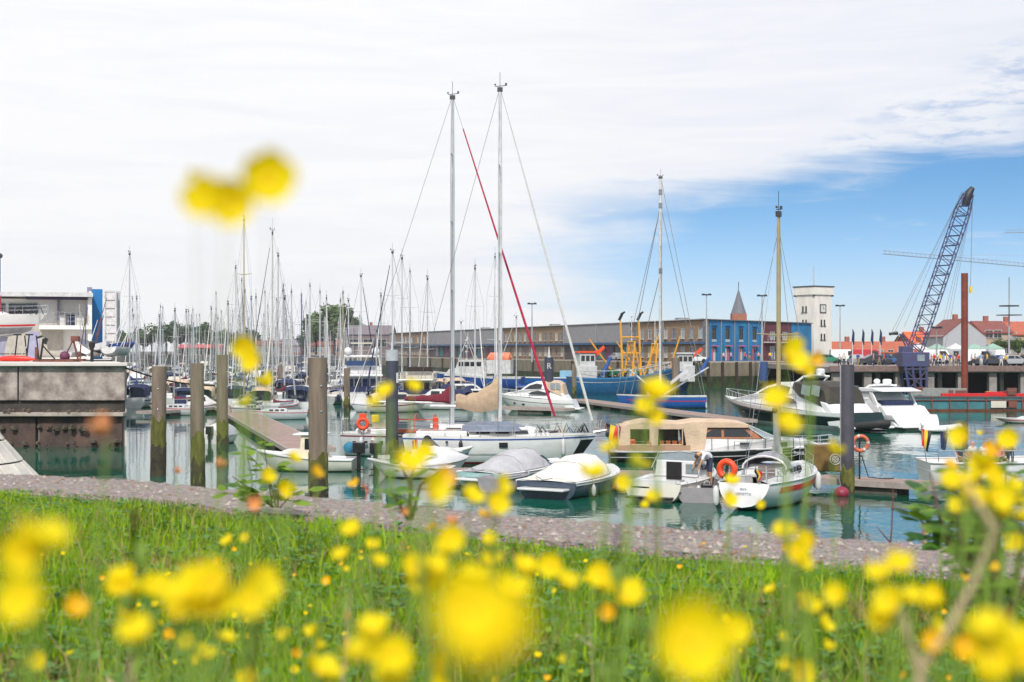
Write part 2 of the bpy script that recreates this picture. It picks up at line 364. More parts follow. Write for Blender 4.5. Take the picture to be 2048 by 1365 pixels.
# pale block revetment left of the coping
blk = mat('pale revetment block', (.62, .58, .52), .85, var=.22, scale=1.5, bump=.4)
rv = thing('stone_revetment', 'rounded slope of pale stone blocks with dark joints below the left quay', 'revetment', (-16.5, 40, 0))
w = MB(); core = []
def rr(zz): return 1.2+(4.3-zz)*.62+.07*(4.3-zz)**2
for j in range(9):
    zz = 4.25-j*.6; r = rr(zz)-.1; core.append([(r*math.cos(R(-150+i*12)), r*math.sin(R(-150+i*12)), zz) for i in range(18)])
w.loft(core, cap0=True); w.build('mortar_bed', mat('dark mortar', (.06, .055, .05), .9), rv)
rn = random.Random(2)
for j in range(8):
    z0 = 4.22-j*.6; z1 = z0-.56; a0 = R(-150+(j % 2)*6)
    for i in range(14):
        aa = a0+i*R(13.5); ab = aa+R(12.6); e = rn.uniform(-.03, .03); w = MB(); q = []
        for (zz, an) in ((z0, aa), (z0, ab), (z1, ab), (z1, aa)):
            for d in (.02+e, -.16): r = rr(zz)+d; q.append((r*math.cos(an), r*math.sin(an), zz))
        w.add(q, [(0, 2, 4, 6), (1, 7, 5, 3), (0, 1, 3, 2), (2, 3, 5, 4), (4, 5, 7, 6), (6, 7, 1, 0)]); w.build('stone', blk, rv, bevel=.03)

# ------------------------------------------------------------------ left quay
conc = mat('stained concrete', (.36, .31, .285), .9, var=.5, scale=1.3, bump=.6, stretch=(1, 1, .9), var2=(.17, .13, .12))
conc2 = mat('dark recess concrete', (.055, .045, .04), .8, var=.5, scale=1.5, bump=.5)
conct = mat('pale quay top', (.62, .58, .55), .85, var=.12, scale=.6)
weedm = mat('seaweed on concrete', (.05, .075, .015), .8, var=.5, scale=3, bump=.5)
D0 = 82.5
_q = [(-22.42, D0+.2), (-30.5, 108), (-52, 185), (-130, 185), (-130, D0+.2)]; w = MB(); w.add([(a, b, -3) for a, b in _q]+[(a, b, 4.8) for a, b in _q], [tuple(range(5)), tuple(range(5, 10))]+[(i, (i+1) % 5, 5+(i+1) % 5, 5+i) for i in range(5)])
lq = struct(w.build('left_quay', conct))
# face panels stand proud of the body, with a dark recess and a ledge under them
for i in range(5):
    x1 = -22.35-i*6.2; MB().box((x1-3.08, D0-.12, 3.72), (6.12, .5, 2.1)).build('face_panel', conc, lq, bevel=.04)
MB().box((-52.3, D0-.25, 4.76), (60.4, 1.1, .2)).build('coping_slab', conct, lq, bevel=.03)
MB().box((-52.5, D0+.0, 2.3), (60, .25, .75)).build('recess', conc2, lq)  # set-back strip in a near-black concrete colour
MB().box((-52.4, D0-.32, 1.88), (60.1, .9, .22)).build('ledge', mat('pale ledge concrete', (.38, .33, .29), .9, var=.3, scale=1.5), lq, bevel=.03)
for i in range(6):
    x1 = -22.5-i*5; MB().box((x1-2.45, D0-.1, .4), (4.8, .35, 2.7)).build('lower_panel', mat('rust stained wet wall', (.085, .05, .042), .75, var=.6, scale=.8, bump=.5, var2=(.02, .017, .014)), lq, bevel=.03)
rn = random.Random(9); w = MB()
for i in range(260):
    xx = -22.5-rn.random()*28; zz = rn.choice((1.98, 1.98, 1.1, .25))+rn.uniform(-.1, .1); w.ball((xx, D0-.35-rn.random()*.35, zz), rn.uniform(.06, .2), n=5, m=3)
tag(w.build('mussels', mat('mussel crust', (.10, .08, .06), .8, var=.5), None), 'crust of mussels and weed along the ledge of the left quay', 'mussels', kind='stuff')

# ------------------------------------------------------------------ far quay and land
FB = [(-700, 900), (-120, 600), (-52, 431), (24.6, 214), (52, 236), (80, 262), (1550, 262), (1550, 1600), (-1500, 1600), (-1500, 900)]
FZ = 3.6
asph = mat('quay asphalt', (.11, .105, .10), .9, var=.2, scale=.4)
w = MB(); n = len(FB); w.add([(a, b, FZ) for a, b in FB], [tuple(range(n))]); w.add([(a, b, FZ) for a, b in FB]+[(a, b, -3) for a, b in FB], [(i, (i+1) % n, n+(i+1) % n, n+i) for i in range(n)])
struct(w.build('far_quay', asph))
# quay wall: stained slabs and timber fenders
qa = Vector((24.6, 214, 0)); qb = Vector((-52, 431, 0)); qc = Vector((52, 236, 0))
def qwall(a, b, name, label, k):
    d = (b-a); Ln = d.length; ang = math.atan2(d.y, d.x); nv = Vector((d.y, -d.x, 0)).normalized()
    if nv.y > 0: nv = -nv
    t = thing(name, label, 'quay wall', a, 0)
    nslab = int(Ln/k); sl = mat('mossy quay masonry', (.22, .185, .135), .9, var=.35, scale=.8, bump=.4, stretch=(1, 1, .5)); wd = mat('tidal weed band', (.035, .055, .012), .85, var=.6, scale=1.2, bump=.5, var2=(.012, .018, .012))
    for i in range(nslab):
        c = d*((i+.5)/nslab)+nv*.25
        MB().box((0, 0, 2.55), (k-.14, .5, 2.1)).build('wall_slab', sl, t, loc=(c.x, c.y, 0)).rotation_euler.z = ang
        MB().box((0, 0, .45), (k-.04, .56, 2.0)).build('weed_band', wd, t, loc=(c.x, c.y, 0)).rotation_euler.z = ang
        if i % 2 == 0 or Ln < 60:
            f = d*(i/nslab)+nv*.7
            MB().box((0, 0, 1.6), (.34, .3, 4.2)).build('fender_post', mat('tarred timber', (.05, .035, .028), .85, var=.4), t, loc=(f.x, f.y, 0)).rotation_euler.z = ang
    c = d*.5+nv*.1
    MB().box((0, 0, FZ+.1), (Ln, .7, .24)).build('coping', mat('quay kerb', (.42, .36, .32), .85, var=.2), t, loc=(c.x, c.y, 0)).rotation_euler.z = ang
    return t
qwall(qa, qb, 'quay_wall', 'long mossy quay wall below the row of low harbour buildings', 5.)
qwall(qa, qc, 'quay_wall', 'weed stained quay wall with dark fender posts below the bright blue shopfronts', 3.)

# ------------------------------------------------------------------ harbour buildings
brick = mat('yellow brown brick', (.29, .195, .125), .9, var=.3, scale=2.2, bump=.3)
clad = mat('grey ribbed cladding', (.28, .275, .295), .6, var=.08, scale=1.2, metal=.1)
bluew = mat('bright blue render', (.014, .19, .42), .8, var=.3, scale=.6, stretch=(1, 1, .4))
maroonw = mat('maroon render', (.13, .03, .045), .75, var=.18)
pinkw = mat('pink shutter', (.62, .12, .2), .6)
sill_m = mat('pale sill', (.5, .47, .44), .8)
CA = Vector((31.2, 230)); CB = Vector((-37, 431)); CE = Vector((55.8, 265))
def hit(px, a, b):     # where the sight line of an image column meets a facade line
    k = (px-1024)/F; d = b-a; s = (k*a.y-a.x)/(d.x-k*d.y); return s*d.length
def facade(a, b, name, label, cat='building'):
    d = b-a; t = thing(name, label, cat, (a.x, a.y, FZ), math.atan2(d.y, d.x)); return t
def fbox(t, x0, x1, z0, z1, y0, y1, name, m, flip=1, bevel=0):
    return MB().box(((x0+x1)/2, flip*(y0+y1)/2, (z0+z1)/2), (abs(x1-x0), abs(y1-y0), z1-z0)).build(name, m, t, bevel=bevel)
def window(t, xc, z0, w_, h, flip=1, frame=None, pane=None, y=0.):
    fr = MB(); q = .09; yy = flip*(y-.06)
    for sx in (-1, 1): fr.box((xc+sx*(w_/2), yy, z0+h/2), (q, .16, h+q))
    for zz in (z0, z0+h): fr.box((xc, yy, zz), (w_+q, .18, q))
    fr.box((xc, yy, z0+h/2), (.05, .1, h)); fr.box((xc, yy, z0+h*.62), (w_, .1, .05))
    f = fr.build('window', frame or offw, t)
    MB().box((xc, flip*(y-.03), z0+h/2), (w_-.04, .05, h-.04)).build('pane', pane or glassd, f); return f
def hole_wall(t, x0, x1, z0, z1, wins, m, flip=1, th=.35, y=0., name='wall'):
    """wall section with real openings: wins = (centre, sill height, width, height)"""
    mb = MB(); wins = sorted(wins); xs = x0
    yy = flip*(y+th/2)
    cols = {}
    for wv in wins: cols.setdefault(round(wv[0], 2), []).append(wv)
    for c in sorted(cols):
        ws = sorted(cols[c], key=lambda v: v[1]); ww = max(v[2] for v in ws)
        a_, b_ = c-ww/2, c+ww/2
        if a_ > xs+.01: mb.box(((xs+a_)/2, yy, (z0+z1)/2), (a_-xs, th, z1-z0))
        zc = z0
        for (cc, zz, w2, hh) in ws:
            if zz > zc+.01: mb.box((c, yy, (zc+zz)/2), (ww, th, zz-zc))
            zc = zz+hh
        if z1 > zc+.01: mb.box((c, yy, (zc+z1)/2), (ww, th, z1-zc))
        xs = b_
    if x1 > xs+.01: mb.box(((xs+x1)/2, yy, (z0+z1)/2), (x1-xs, th, z1-z0))
    return mb.build(name, m, t)
lpipe = mat('zinc downpipe', (.30, .31, .33), .5, metal=.3)
# the long left range: s runs from the corner (px 1410) away to the left
rng = facade(CA, CB, 'harbour_warehouse', 'long low harbour building of brown brick and grey cladding running back to the left')
LEN = (CB-CA).length; H = 6.85
# local -y or +y faces the camera?  the direction runs away to the left, so the visible side is local +y
FL = -1
def slabz(poly, z0, z1):
    n = len(poly); mb = MB(); return mb.add([(a, b, z0) for a, b in poly]+[(a, b, z1) for a, b in poly], [tuple(range(n)), tuple(range(n, 2*n))]+[(i, (i+1) % n, n+(i+1) % n, n+i) for i in range(n)])
body = slabz([(.6, -.45), (9.2, -12), (LEN, -12), (LEN, -.45)], 0, H-.1); body.build('inner_block', mat('dark interior', (.03, .03, .035), .9), rng)
def S(px): return hit(px, CA, CB)
cuts = [(1410, 1262, 'brick'), (1262, 1130, 'clad'), (1130, 1008, 'brick'), (1008, 858, 'clad'), (858, 792, 'brick'), (792, 780, 'clad')]
rn = random.Random(12)
for p0, p1, kind in cuts:
    x0, x1 = S(p0), S(p1)
    if kind == 'brick':
        wins = []; nW = max(2, int((x1-x0)/3.1)); sp_ = (x1-x0)/nW
        for i in range(nW):
            c = x0+sp_*(i+.5); wins += [(c, 3.9, 1.35, 1.75), (c, .7, 1.35, 1.9)]
        hole_wall(rng, x0, x1, 0, H, wins, brick, FL)
        for wv in wins:
            window(rng, wv[0], wv[1], wv[2]-.1, wv[3]-.1, FL, rn.choice((offw, offw, MATS['grey ribbed cladding'])), rn.choice((glassd, glassd, glassl, glassb, mat('drawn blind', (.42, .38, .32), .8))), y=.12)
            MB().box((wv[0], .1, wv[1]-.06), (wv[2]+.2, .3, .1)).build('sill', sill_m, rng)
    else:
        hole_wall(rng, x0, x1, 0, 3.0, [(x0+2.5+i*4.2, .3, 2.6, 2.3) for i in range(int((x1-x0-3)/4.2))], mat('dark base wall', (.09, .075, .08), .85, var=.3), FL)
        for i in range(int((x1-x0-3)/4.2)):
            fbox(rng, x0+1.25+i*4.2, x0+3.75+i*4.2, .3, 2.6, .1, .2, 'loading_door', rn.choice((mat('teal door', (.02, .18, .2), .6), mat('plum door', (.14, .03, .1), .6), glassl, mat('brown door', (.14, .09, .07), .7), blackp)), FL)
        mb = MB(); nr = int((x1-x0)/.6)
        mb.box(((x0+x1)/2, -.05, 5.1), (x1-x0, .5, 3.5))
        for i in range(nr): mb.box((x0+(i+.5)*(x1-x0)/nr, .23, 5.1), (.28, .09, 3.48))
        mb.build('cladding', clad, rng)
    fbox(rng, x0+.02, x1-.02, 2.95, 3.32, -.0, -.62, 'canopy_band', mat('blue canopy band', (.02, .09, .22), .5), FL)
slabz([(-.05, .35), (.2, -.1), (9.2, -12.2), (LEN+.1, -12.2), (LEN+.1, .35)], H, H+.12).build('roof', mat('grey roof membrane', (.16, .16, .17), .8), rng)
fbox(rng, -.05, LEN+.1, H+.1, H+.22, -.42, -.2, 'parapet_cap', offw, FL)
# wall-like details: stair core boxes on the roof
for px in (1322, 1075, 940): fbox(rng, S(px)-.8, S(px)+.8, H+.1, H+.7, 3, 5, 'roof_unit', clad, FL)

shop = facade(CA, CE, 'shop_building', 'bright blue two storey harbour shop building with pink and white shopfronts')
L2 = (CE-CA).length
def S2(px): return hit(px, CA, CE)
slabz([(.6, .45), (9.2, 12), (L2-.2, 12), (L2-.2, .45)], 0, H-.1).build('inner_block', MATS['dark interior'], shop)
wb = []; 
for px in (1428, 1455, 1482, 1509): wb += [(S2(px), 3.75, 1.55, 1.75), (S2(px), .15, 1.6, 2.35)]
hole_wall(shop, 0, S2(1525), 0, H, wb, bluew, 1)
for i, wv in enumerate(wb):
    if i % 2 == 0:
        window(shop, wv[0], wv[1], wv[2]-.1, wv[3]-.1, 1, mat('dark window frame', (.04, .045, .05), .5), glassd, y=.15)
        fbox(shop, wv[0]-.75, wv[0]+.75, 3.3, 3.72, -.08, .05, 'balcony_panel', mat('frosted panel', (.42, .5, .55), .3), 1)
        fbox(shop, wv[0]-.95, wv[0]+.95, 2.56, 2.72, -.5, .0, 'awning_rail', pinkw, 1)
    else:
        fbox(shop, wv[0]-.78, wv[0]+.78, .15, 2.5, .2, .3, 'shop_glass', glassl, 1)
        cols = [(pinkw, whitec), (whitec, pinkw), (pinkw, cream), (orange, bluec)][i//2]
        fbox(shop, wv[0]-.75, wv[0]-.28, .2, 2.3, .02, .16, 'banner', cols[0], 1); fbox(shop, wv[0]+.02, wv[0]+.55, .2, 2.1, .04, .16, 'banner', cols[1], 1)
wm = [(S2(1545), 3.75, 2.0, 1.5), (S2(1570), 3.75, 2.0, 1.5), (S2(1545), .3, 2.2, 2.4), (S2(1570), .3, 2.2, 2.4)]
hole_wall(shop, S2(1525), S2(1583), 0, H, wm, maroonw, 1)
for wv in wm: window(shop, wv[0], wv[1], wv[2]-.1, wv[3]-.1, 1, offw, glassl, y=.15)
fbox(shop, S2(1527), S2(1592), 3.2, 3.4, -.9, .0, 'balcony_slab', offw, 1)
mb = MB()
for i in range(12):
    xx = S2(1527)+(S2(1592)-S2(1527))*i/11; mb.bar((xx, -.85, 3.4), (xx, -.85, 4.4), .03, n=4)
mb.bar((S2(1527), -.85, 4.4), (S2(1592), -.85, 4.4), .04, n=4); mb.build('balcony_rail', offw, shop)
hole_wall(shop, S2(1583), L2, 0, H, [(S2(1592), 3.75, 1.4, 1.5), (S2(1592), .3, 1.6, 2.4)], bluew, 1)
window(shop, S2(1592), 3.8, 1.3, 1.4, 1, offw, glassl, y=.15); window(shop, S2(1592), .35, 1.5, 2.3, 1, offw, glassd, y=.15)
slabz([(-.1, -.3), (.1, .1), (9.2, 12.2), (L2+.15, 12.2), (L2+.15, -.3)], H+.03, H+.17).build('roof', MATS['grey roof membrane'], shop)
MB().box((L2-.0, 6.2, H/2), (.3, 12.2, H)).build('end_wall', bluew, shop)
fbox(shop, S2(1410)-.1, S2(1416), 0, H+.02, -.12, .1, 'corner_strip', brick, 1)

for px in (1412, 1441, 1468, 1496, 1524): MB().bar((S2(px), -.12, .1), (S2(px), -.12, H), .07, n=6).build('downpipe', lpipe, shop)
for px in (1262, 1130, 1008, 858, 1330, 1195, 930): MB().bar((S(px), .34, .1), (S(px), .34, H), .09, n=6).build('downpipe', lpipe, rng)
mb = MB()
for i in range(4): mb.box((S2(1428+27*i), -.12, 5.95), (1.9, .2, .1))
mb.build('lintel', mat('dark blue lintel', (.01, .06, .16), .7), shop)
# white tower
tw = thing('clock_tower', 'square white harbour tower with small paired windows, clock frame and flagpole', 'tower', (X(1627, 275), 275, FZ), R(34))
twm = mat('cream tower render', (.72, .69, .64), .85, var=.13, scale=.9, stretch=(1, 1, .3))
HT = 14.1; s_ = 4.85
MB().box((0, 0, HT/2-.8), (s_, s_, HT-1.6)).build('shaft', twm, tw)
MB().box((0, 0, HT-.8), (s_+.55, s_+.55, 1.5)).build('crown_block', twm, tw)
MB().box((0, 0, HT+.06), (s_+.8, s_+.8, .2)).build('roof', mat('dark roof edge', (.05, .05, .055), .7), tw)
mb = MB()
for sx in (-1, 1):
    for sy in (-1, 1): mb.box((sx*(s_/2+.1), sy*(s_/2+.1), HT-1.7), (.35, .35, .3))
mb.build('bracket', MATS['dark roof edge'], tw)
for face in (0, 1):
    for lvl, zz in enumerate((9.2, 6.6, 3.9)):
        if face == 0 and lvl == 0:       # clock frame on the right-hand face
            fr = MB()
            for dx in (-.75, .75): fr.box((dx, -s_/2-.06, 9.9), (.16, .14, 1.6))
            for dz in (-.75, .75): fr.box((0, -s_/2-.06, 9.9+dz), (1.6, .14, .16))
            cf = fr.build('clock_frame', MATS['dark window frame'], tw)
            MB().box((0, -s_/2-.03, 9.9), (1.35, .08, 1.35)).build('clock_face', whitec, cf)
            h_ = MB(); h_.box((0, -s_/2-.09, 10.1), (.07, .04, .5)); h_.box((.2, -s_/2-.09, 9.9), (.4, .04, .07)); h_.build('clock_hands', blackp, cf); continue
        for dx in (-.42, .42):
            q = (dx, -s_/2-.02, zz+.6) if face == 0 else (-s_/2-.02, dx, zz+.6)
            sz = (.36, .1, 1.15) if face == 0 else (.1, .36, 1.15)
            f = MB().box(q, sz).build('window', glassd, tw)
            q2 = (dx, -s_/2-.1, zz-.02) if face == 0 else (-s_/2-.1, dx, zz-.02)
            MB().box(q2, (.6, .25, .12) if face == 0 else (.25, .6, .12)).build('sill', mat('dark sill', (.1, .09, .085), .8), f)
MB().bar((0, 0, HT), (0, 0, HT+4.1), .13, .07).build('flagpole', steel, tw)

# church spire behind the shops
sp2 = thing('church_spire', 'slender grey church spire on a red brick base behind the blue shops', 'church', (X(1477, 420), 420, FZ))
z0 = Z(641, 420)-FZ; zb = Z(628, 420)-FZ; zt = Z(578, 420)-FZ
MB().box((0, 0, zb/2), (4.2, 4.2, zb)).build('brick_tower', mat('red brick', (.34, .13, .08), .9), sp2)
r0 = [[(r_*math.cos(R(45*k+22.5)), r_*math.sin(R(45*k+22.5)), zz) for k in range(8)] for r_, zz in ((2.35, zb), (1.15, zb+(zt-zb)*.5), (.05, zt))]
MB().loft(r0, closed=True, cap0=True, sm=False).build('spire', mat('slate', (.14, .15, .18), .7, var=.2), sp2)
MB().bar((0, 0, zt-.2), (0, 0, zt+2), .1, n=4).build('finial', blackp, sp2)

# ------------------------------------------------------------------ houses
roof_or = mat('orange pantiles', (.42, .11, .06), .8, var=.25, scale=1.5, bump=.4)
roof_rd = mat('brown red tiles', (.22, .065, .055), .8, var=.25, scale=1.5, bump=.4)
gwall = mat('grey rendered gable', (.40, .41, .44), .85, var=.06)
bwall = mat('beige brick wall', (.42, .33, .25), .9, var=.15)
rwall = mat('red brick wall', (.30, .12, .09), .9, var=.2)
def house(px0, px1, ytop, yeave, D, depth, label, wall, roofm, gable_left=False, wins=None, name='brick_house', chim=1, orient='x', cat='house'):
    x0, x1 = X(px0, D), X(px1, D); he = Z(yeave, D)-FZ; hr = Z(ytop, D)-FZ; wd = x1-x0
    t = thing(name, label, cat, ((x0+x1)/2, D+depth/2, FZ))
    mb = MB()
    if orient == 'x':
        mb.prof([(-depth/2, 0), (depth/2, 0), (depth/2, he), (0, hr-.1), (-depth/2, he)], wd/2)
        wl = mb.build('wall', wall, t); wl.rotation_euler.z = R(90)
        rf = MB(); rf.add([(-wd/2-.3, -depth/2-.4, he-.1), (wd/2+.3, -depth/2-.4, he-.1), (wd/2+.3, 0, hr), (-wd/2-.3, 0, hr), (-wd/2-.3, depth/2+.4, he-.1), (wd/2+.3, depth/2+.4, he-.1),
            (-wd/2-.3, -depth/2-.4, he-.35), (wd/2+.3, -depth/2-.4, he-.35), (wd/2+.3, 0, hr-.3), (-wd/2-.3, 0, hr-.3)], [(0, 1, 2, 3), (3, 2, 5, 4), (6, 7, 1, 0), (0, 3, 9, 6), (1, 7, 8, 2)])
    else:       # gable faces the harbour
        mb.prof([(-wd/2, 0), (wd/2, 0), (wd/2, he), (0, hr-.1), (-wd/2, he)], depth/2); mb.build('wall', wall, t)
        rf = MB(); rf.add([(-wd/2-.3, -depth/2-.1, he-.25), (0, -depth/2-.1, hr+.1), (0, depth/2, hr+.1), (-wd/2-.3, depth/2, he-.25), (wd/2+.3, -depth/2-.1, he-.25), (wd/2+.3, depth/2, he-.25),
            (-wd/2-.3, -depth/2-.1, he-.45), (0, -depth/2-.1, hr-.15), (wd/2+.3, -depth/2-.1, he-.45)], [(0, 1, 2, 3), (1, 4, 5, 2), (0, 6, 7, 1), (1, 7, 8, 4)])
    r_ = rf.build('roof', roofm, t)
    for i in range(chim):
        cx_ = -wd/2+wd*(i+.6)/(chim+.2)
        if orient == 'x': MB().box((cx_, .3, hr+.3), (.9, .9, 1.5)).build('chimney', rwall, r_)
        else: MB().box((.3, 0, hr+.3), (.9, .9, 1.5)).build('chimney', rwall, r_)
    for (wx, wz, ww, wh) in (wins or []):
        window(t, wx*wd/2, wz, ww, wh, 1, offw, glassd if rn.random() < .6 else glassl, y=-depth/2-.02)
    return t
house(1664, 1898, 683, 704, 300, 12, 'long low terrace with a weathered orange red roof behind the flagpoles', rwall, roof_or, chim=3, name='terrace_house', wins=[(-.85+i*.17, .6, 1.2, 1.4) for i in range(11)])
house(1822, 1893, 663, 684, 320, 11, 'house with a bright orange tiled roof behind the blue crane', rwall, mat('bright orange tiles', (.80, .13, .03), .75, var=.15, scale=1.5), wins=[(-.6, 1, 1.3, 1.5), (0, 1, 1.3, 1.5), (.6, 1, 1.3, 1.5)])
house(1808, 1824, 670, 684, 335, 8, 'small grey roofed house beside the bright orange roof', bwall, clad, chim=0)
house(1886, 1972, 638, 672, 282, 14, 'tall plain grey gable end behind the rusty steel pipe pile', gwall, roof_rd, orient='y')
house(1966, 2024, 641, 664, 290, 14, 'beige house with a dark red roof and dormer next to the grey gable', bwall, roof_rd, wins=[(-.6, 1.2, 1.6, 1.9), (0, 1.2, 1.6, 1.9), (.6, 1.2, 1.6, 1.9), (-.6, 4.4, 1.6, 1.6), (0, 4.4, 1.6, 1.6)], chim=1)
house(2010, 2110, 642, 668, 300, 15, 'house with a broad orange roof at the right edge of the picture', bwall, roof_or, wins=[(-.7, 1.2, 1.6, 1.9), (-.2, 1.2, 1.6, 1.9), (.3, 1.2, 1.6, 1.9), (-.7, 4.2, 1.6, 1.5)], chim=2)
house(2100, 2230, 640, 668, 310, 15, 'row house beyond the right edge behind the broad orange roof', rwall, roof_or, chim=2)
house(690, 782, 650, 668, 470, 20, 'mauve grey gabled hall behind the masts in the middle distance', mat('mauve brick', (.20, .15, .16), .9), mat('grey violet slate', (.19, .16, .18), .8), name='gabled_hall', wins=[(-.6, 3, 3, 2.5), (0, 3, 3, 2.5), (.6, 3, 3, 2.5)])
hl_ = [('row of small houses with brownish red roofs left of the round trees', 505, 560, 681, 690), ('dark roofed house between the masts behind the marina', 556, 603, 678, 690), ('red brick house below the big round tree', 600, 650, 680, 691), ('long brick shed right of the round tree beyond the marina', 645, 700, 679, 690)]
for i, (lb, a, b, c, d) in enumerate(hl_): house(a, b, c, d, 560+i*6, 14, lb, rwall if i % 2 else bwall, roof_rd if i != 1 else clad, wins=[(-.6, 1, 2, 2), (0, 1, 2, 2), (.6, 1, 2, 2)], chim=1)
pv = house(355, 440, 689, 695, 520, 12, 'low pavilion with a red and pink fascia on the far left shore', mat('pink plaster', (.45, .22, .25), .8), redp, name='harbour_pavilion', chim=0, wins=[(-.8+i*.2, .4, 3.4, 1.8) for i in range(9)], cat='pavilion')

# ------------------------------------------------------------------ left quay building, block and frame
TD = 118; BZ = 4.82
bl = thing('club_building', 'white two storey club building with a covered balcony on the left quay', 'building', (X(185, TD), TD, BZ), R(16.5))
wr = mat('white render', (.74, .73, .70), .8, var=.05); lil = mat('lilac painted shade', (.30, .28, .38), .8)
hz = lambda py: Z(py, TD)-BZ; xx = lambda px: X(px, TD)-X(185, TD)
zr = hz(592); zf = hz(652)
MB().box((xx(60)-0.2, 5.2, (zr-.25)/2), (xx(88)-xx(-160), 9, zr-.3)).build('main_block', wr, bl)
MB().box((xx(-160)*.5+xx(185)*.5, 4.2, zr+.02), (xx(187)-xx(-160), 11.5, .34)).build('roof', offw, bl)
fbox(bl, xx(85), xx(184), zf-.32, zf, -1.3, 9.6, 'balcony_floor', wr)
fbox(bl, xx(176), xx(184), 0, zr-.16, -.9, 9.5, 'side_wall', wr)
fbox(bl, xx(88), xx(176), 0, zf-.34, 1.0, 9.5, 'ground_floor_wall', wr)
fbox(bl, xx(124), xx(168), .05, zf-.5, .9, .98, 'glazed_front', glassd)
fbox(bl, xx(88), xx(176), zf+.01, zr-.2, 4.4, 9.5, 'balcony_back_wall', lil)  # lilac wall colour carries the shade under the balcony roof
fbox(bl, xx(60), xx(175), zr-.34, zr-.16, -1.2, 4.4, 'soffit', mat('violet painted shade', (.05, .04, .085), .8))  # added slab, its dark colour paints the shade beneath the roof
fbox(bl, xx(88), xx(121), zf+.02, zr-.36, 3.6, 3.86, 'shade_glazing', glassd)  # dark pane added to deepen the shade inside the balcony
fbox(bl, xx(123), xx(172), zr-.95, zr-.36, 3.9, 4.2, 'shade_strip', MATS['violet painted shade'])  # dark strip painting the shade at the top of the balcony
fbox(bl, xx(118), xx(122), zf, zr-.36, .4, .6, 'column', mat('grey violet column', (.22, .2, .28), .6))
fbox(bl, xx(88), xx(117), zf+.05, zr-.5, 3.9, 4.35, 'dark_door', glassd)
fbox(bl, xx(92), xx(107), zf+.95, zf+2.1, 3.45, 3.58, 'green_notice', mat('pale green glass', (.2, .42, .33), .3))
fbox(bl, xx(123), xx(168), zf+.9, zr-.95, 4.2, 4.36, 'white_blind', whitec)
mb = MB()
for i in range(9):
    px = 90+i*10.7; mb.bar((xx(px), -1.2, zf), (xx(px), -1.2, zf+1.1), .025, n=4)
for hh in (.35, .7, 1.1): mb.bar((xx(88), -1.2, zf+hh), (xx(176), -1.2, zf+hh), .022, n=4)
mb.build('balcony_rail', steel, bl)
for px, cm in ((142, navyc), (160, whitec), (131, whitec)): fbox(bl, xx(px)-.35, xx(px)+.35, zf+.01, zf+.9, .2, .9, 'balcony_chair', cm)
for px0, px1 in ((-150, -60), (-50, 20), (26, 80)): fbox(bl, xx(px0), xx(px1), zr-2.4, zr-.7, .55, .68, 'window_band', glassd)
fbox(bl, xx(62), xx(84), .1, zf-.5, .5, .66, 'lilac_panel', mat('lilac panel', (.36, .36, .52), .6))
MB().box((xx(20), .62, 1.6), (9, .2, 2.6)).build('roller_shutter', mat('grey beige shutter', (.44, .41, .36), .7), bl)
MB().bar((xx(8), 2, zr), (xx(8), 2, zr+3.3), .07).build('roof_mast', steel, bl)
MB().ball((xx(8), 2, zr+3.3), .22, n=8).build('roof_lamp', MATS['dark window frame'], bl)
bs = thing('blue_slab_tower', 'tall saturated blue slab standing beside the white club building', 'tower', (X(190, 124), 124, BZ), R(16.5))
MB().box((.18, 0, (Z(580, 124)-BZ)/2), (.9, 3, Z(580, 124)-BZ)).build('slab', mat('saturated blue panel', (.008, .16, .42), .5, var=.05), bs)
MB().box((-.4, 0, (Z(580, 124)-BZ)/2-.1), (.22, 3.1, Z(580, 124)-BZ-.2)).build('white_edge', wr, bs)
MB().box((-.45, 0, Z(583, 124)-BZ), (.4, 2.6, .6)).build('grey_cap', MATS['grey violet column'], bs)
wf = thing('white_frame_tower', 'slim white gridded tower right of the blue slab', 'tower', (X(224, 140), 140, BZ))
hh = Z(583, 140)-BZ; mb = MB()
for sx in (-.55, .55):
    for sy in (-.55, .55): mb.box((sx, sy, hh/2), (.14, .14, hh))
for i in range(8): mb.box((0, -.55, hh*(i+1)/8), (1.1, .1, .1)); mb.box((0, .55, hh*(i+1)/8), (1.1, .1, .1))
mb.build('frame', offw, wf); MB().box((0, 0, hh/2), (.96, .96, hh-.2)).build('infill', mat('pale mesh infill', (.6, .58, .6), .8), wf)

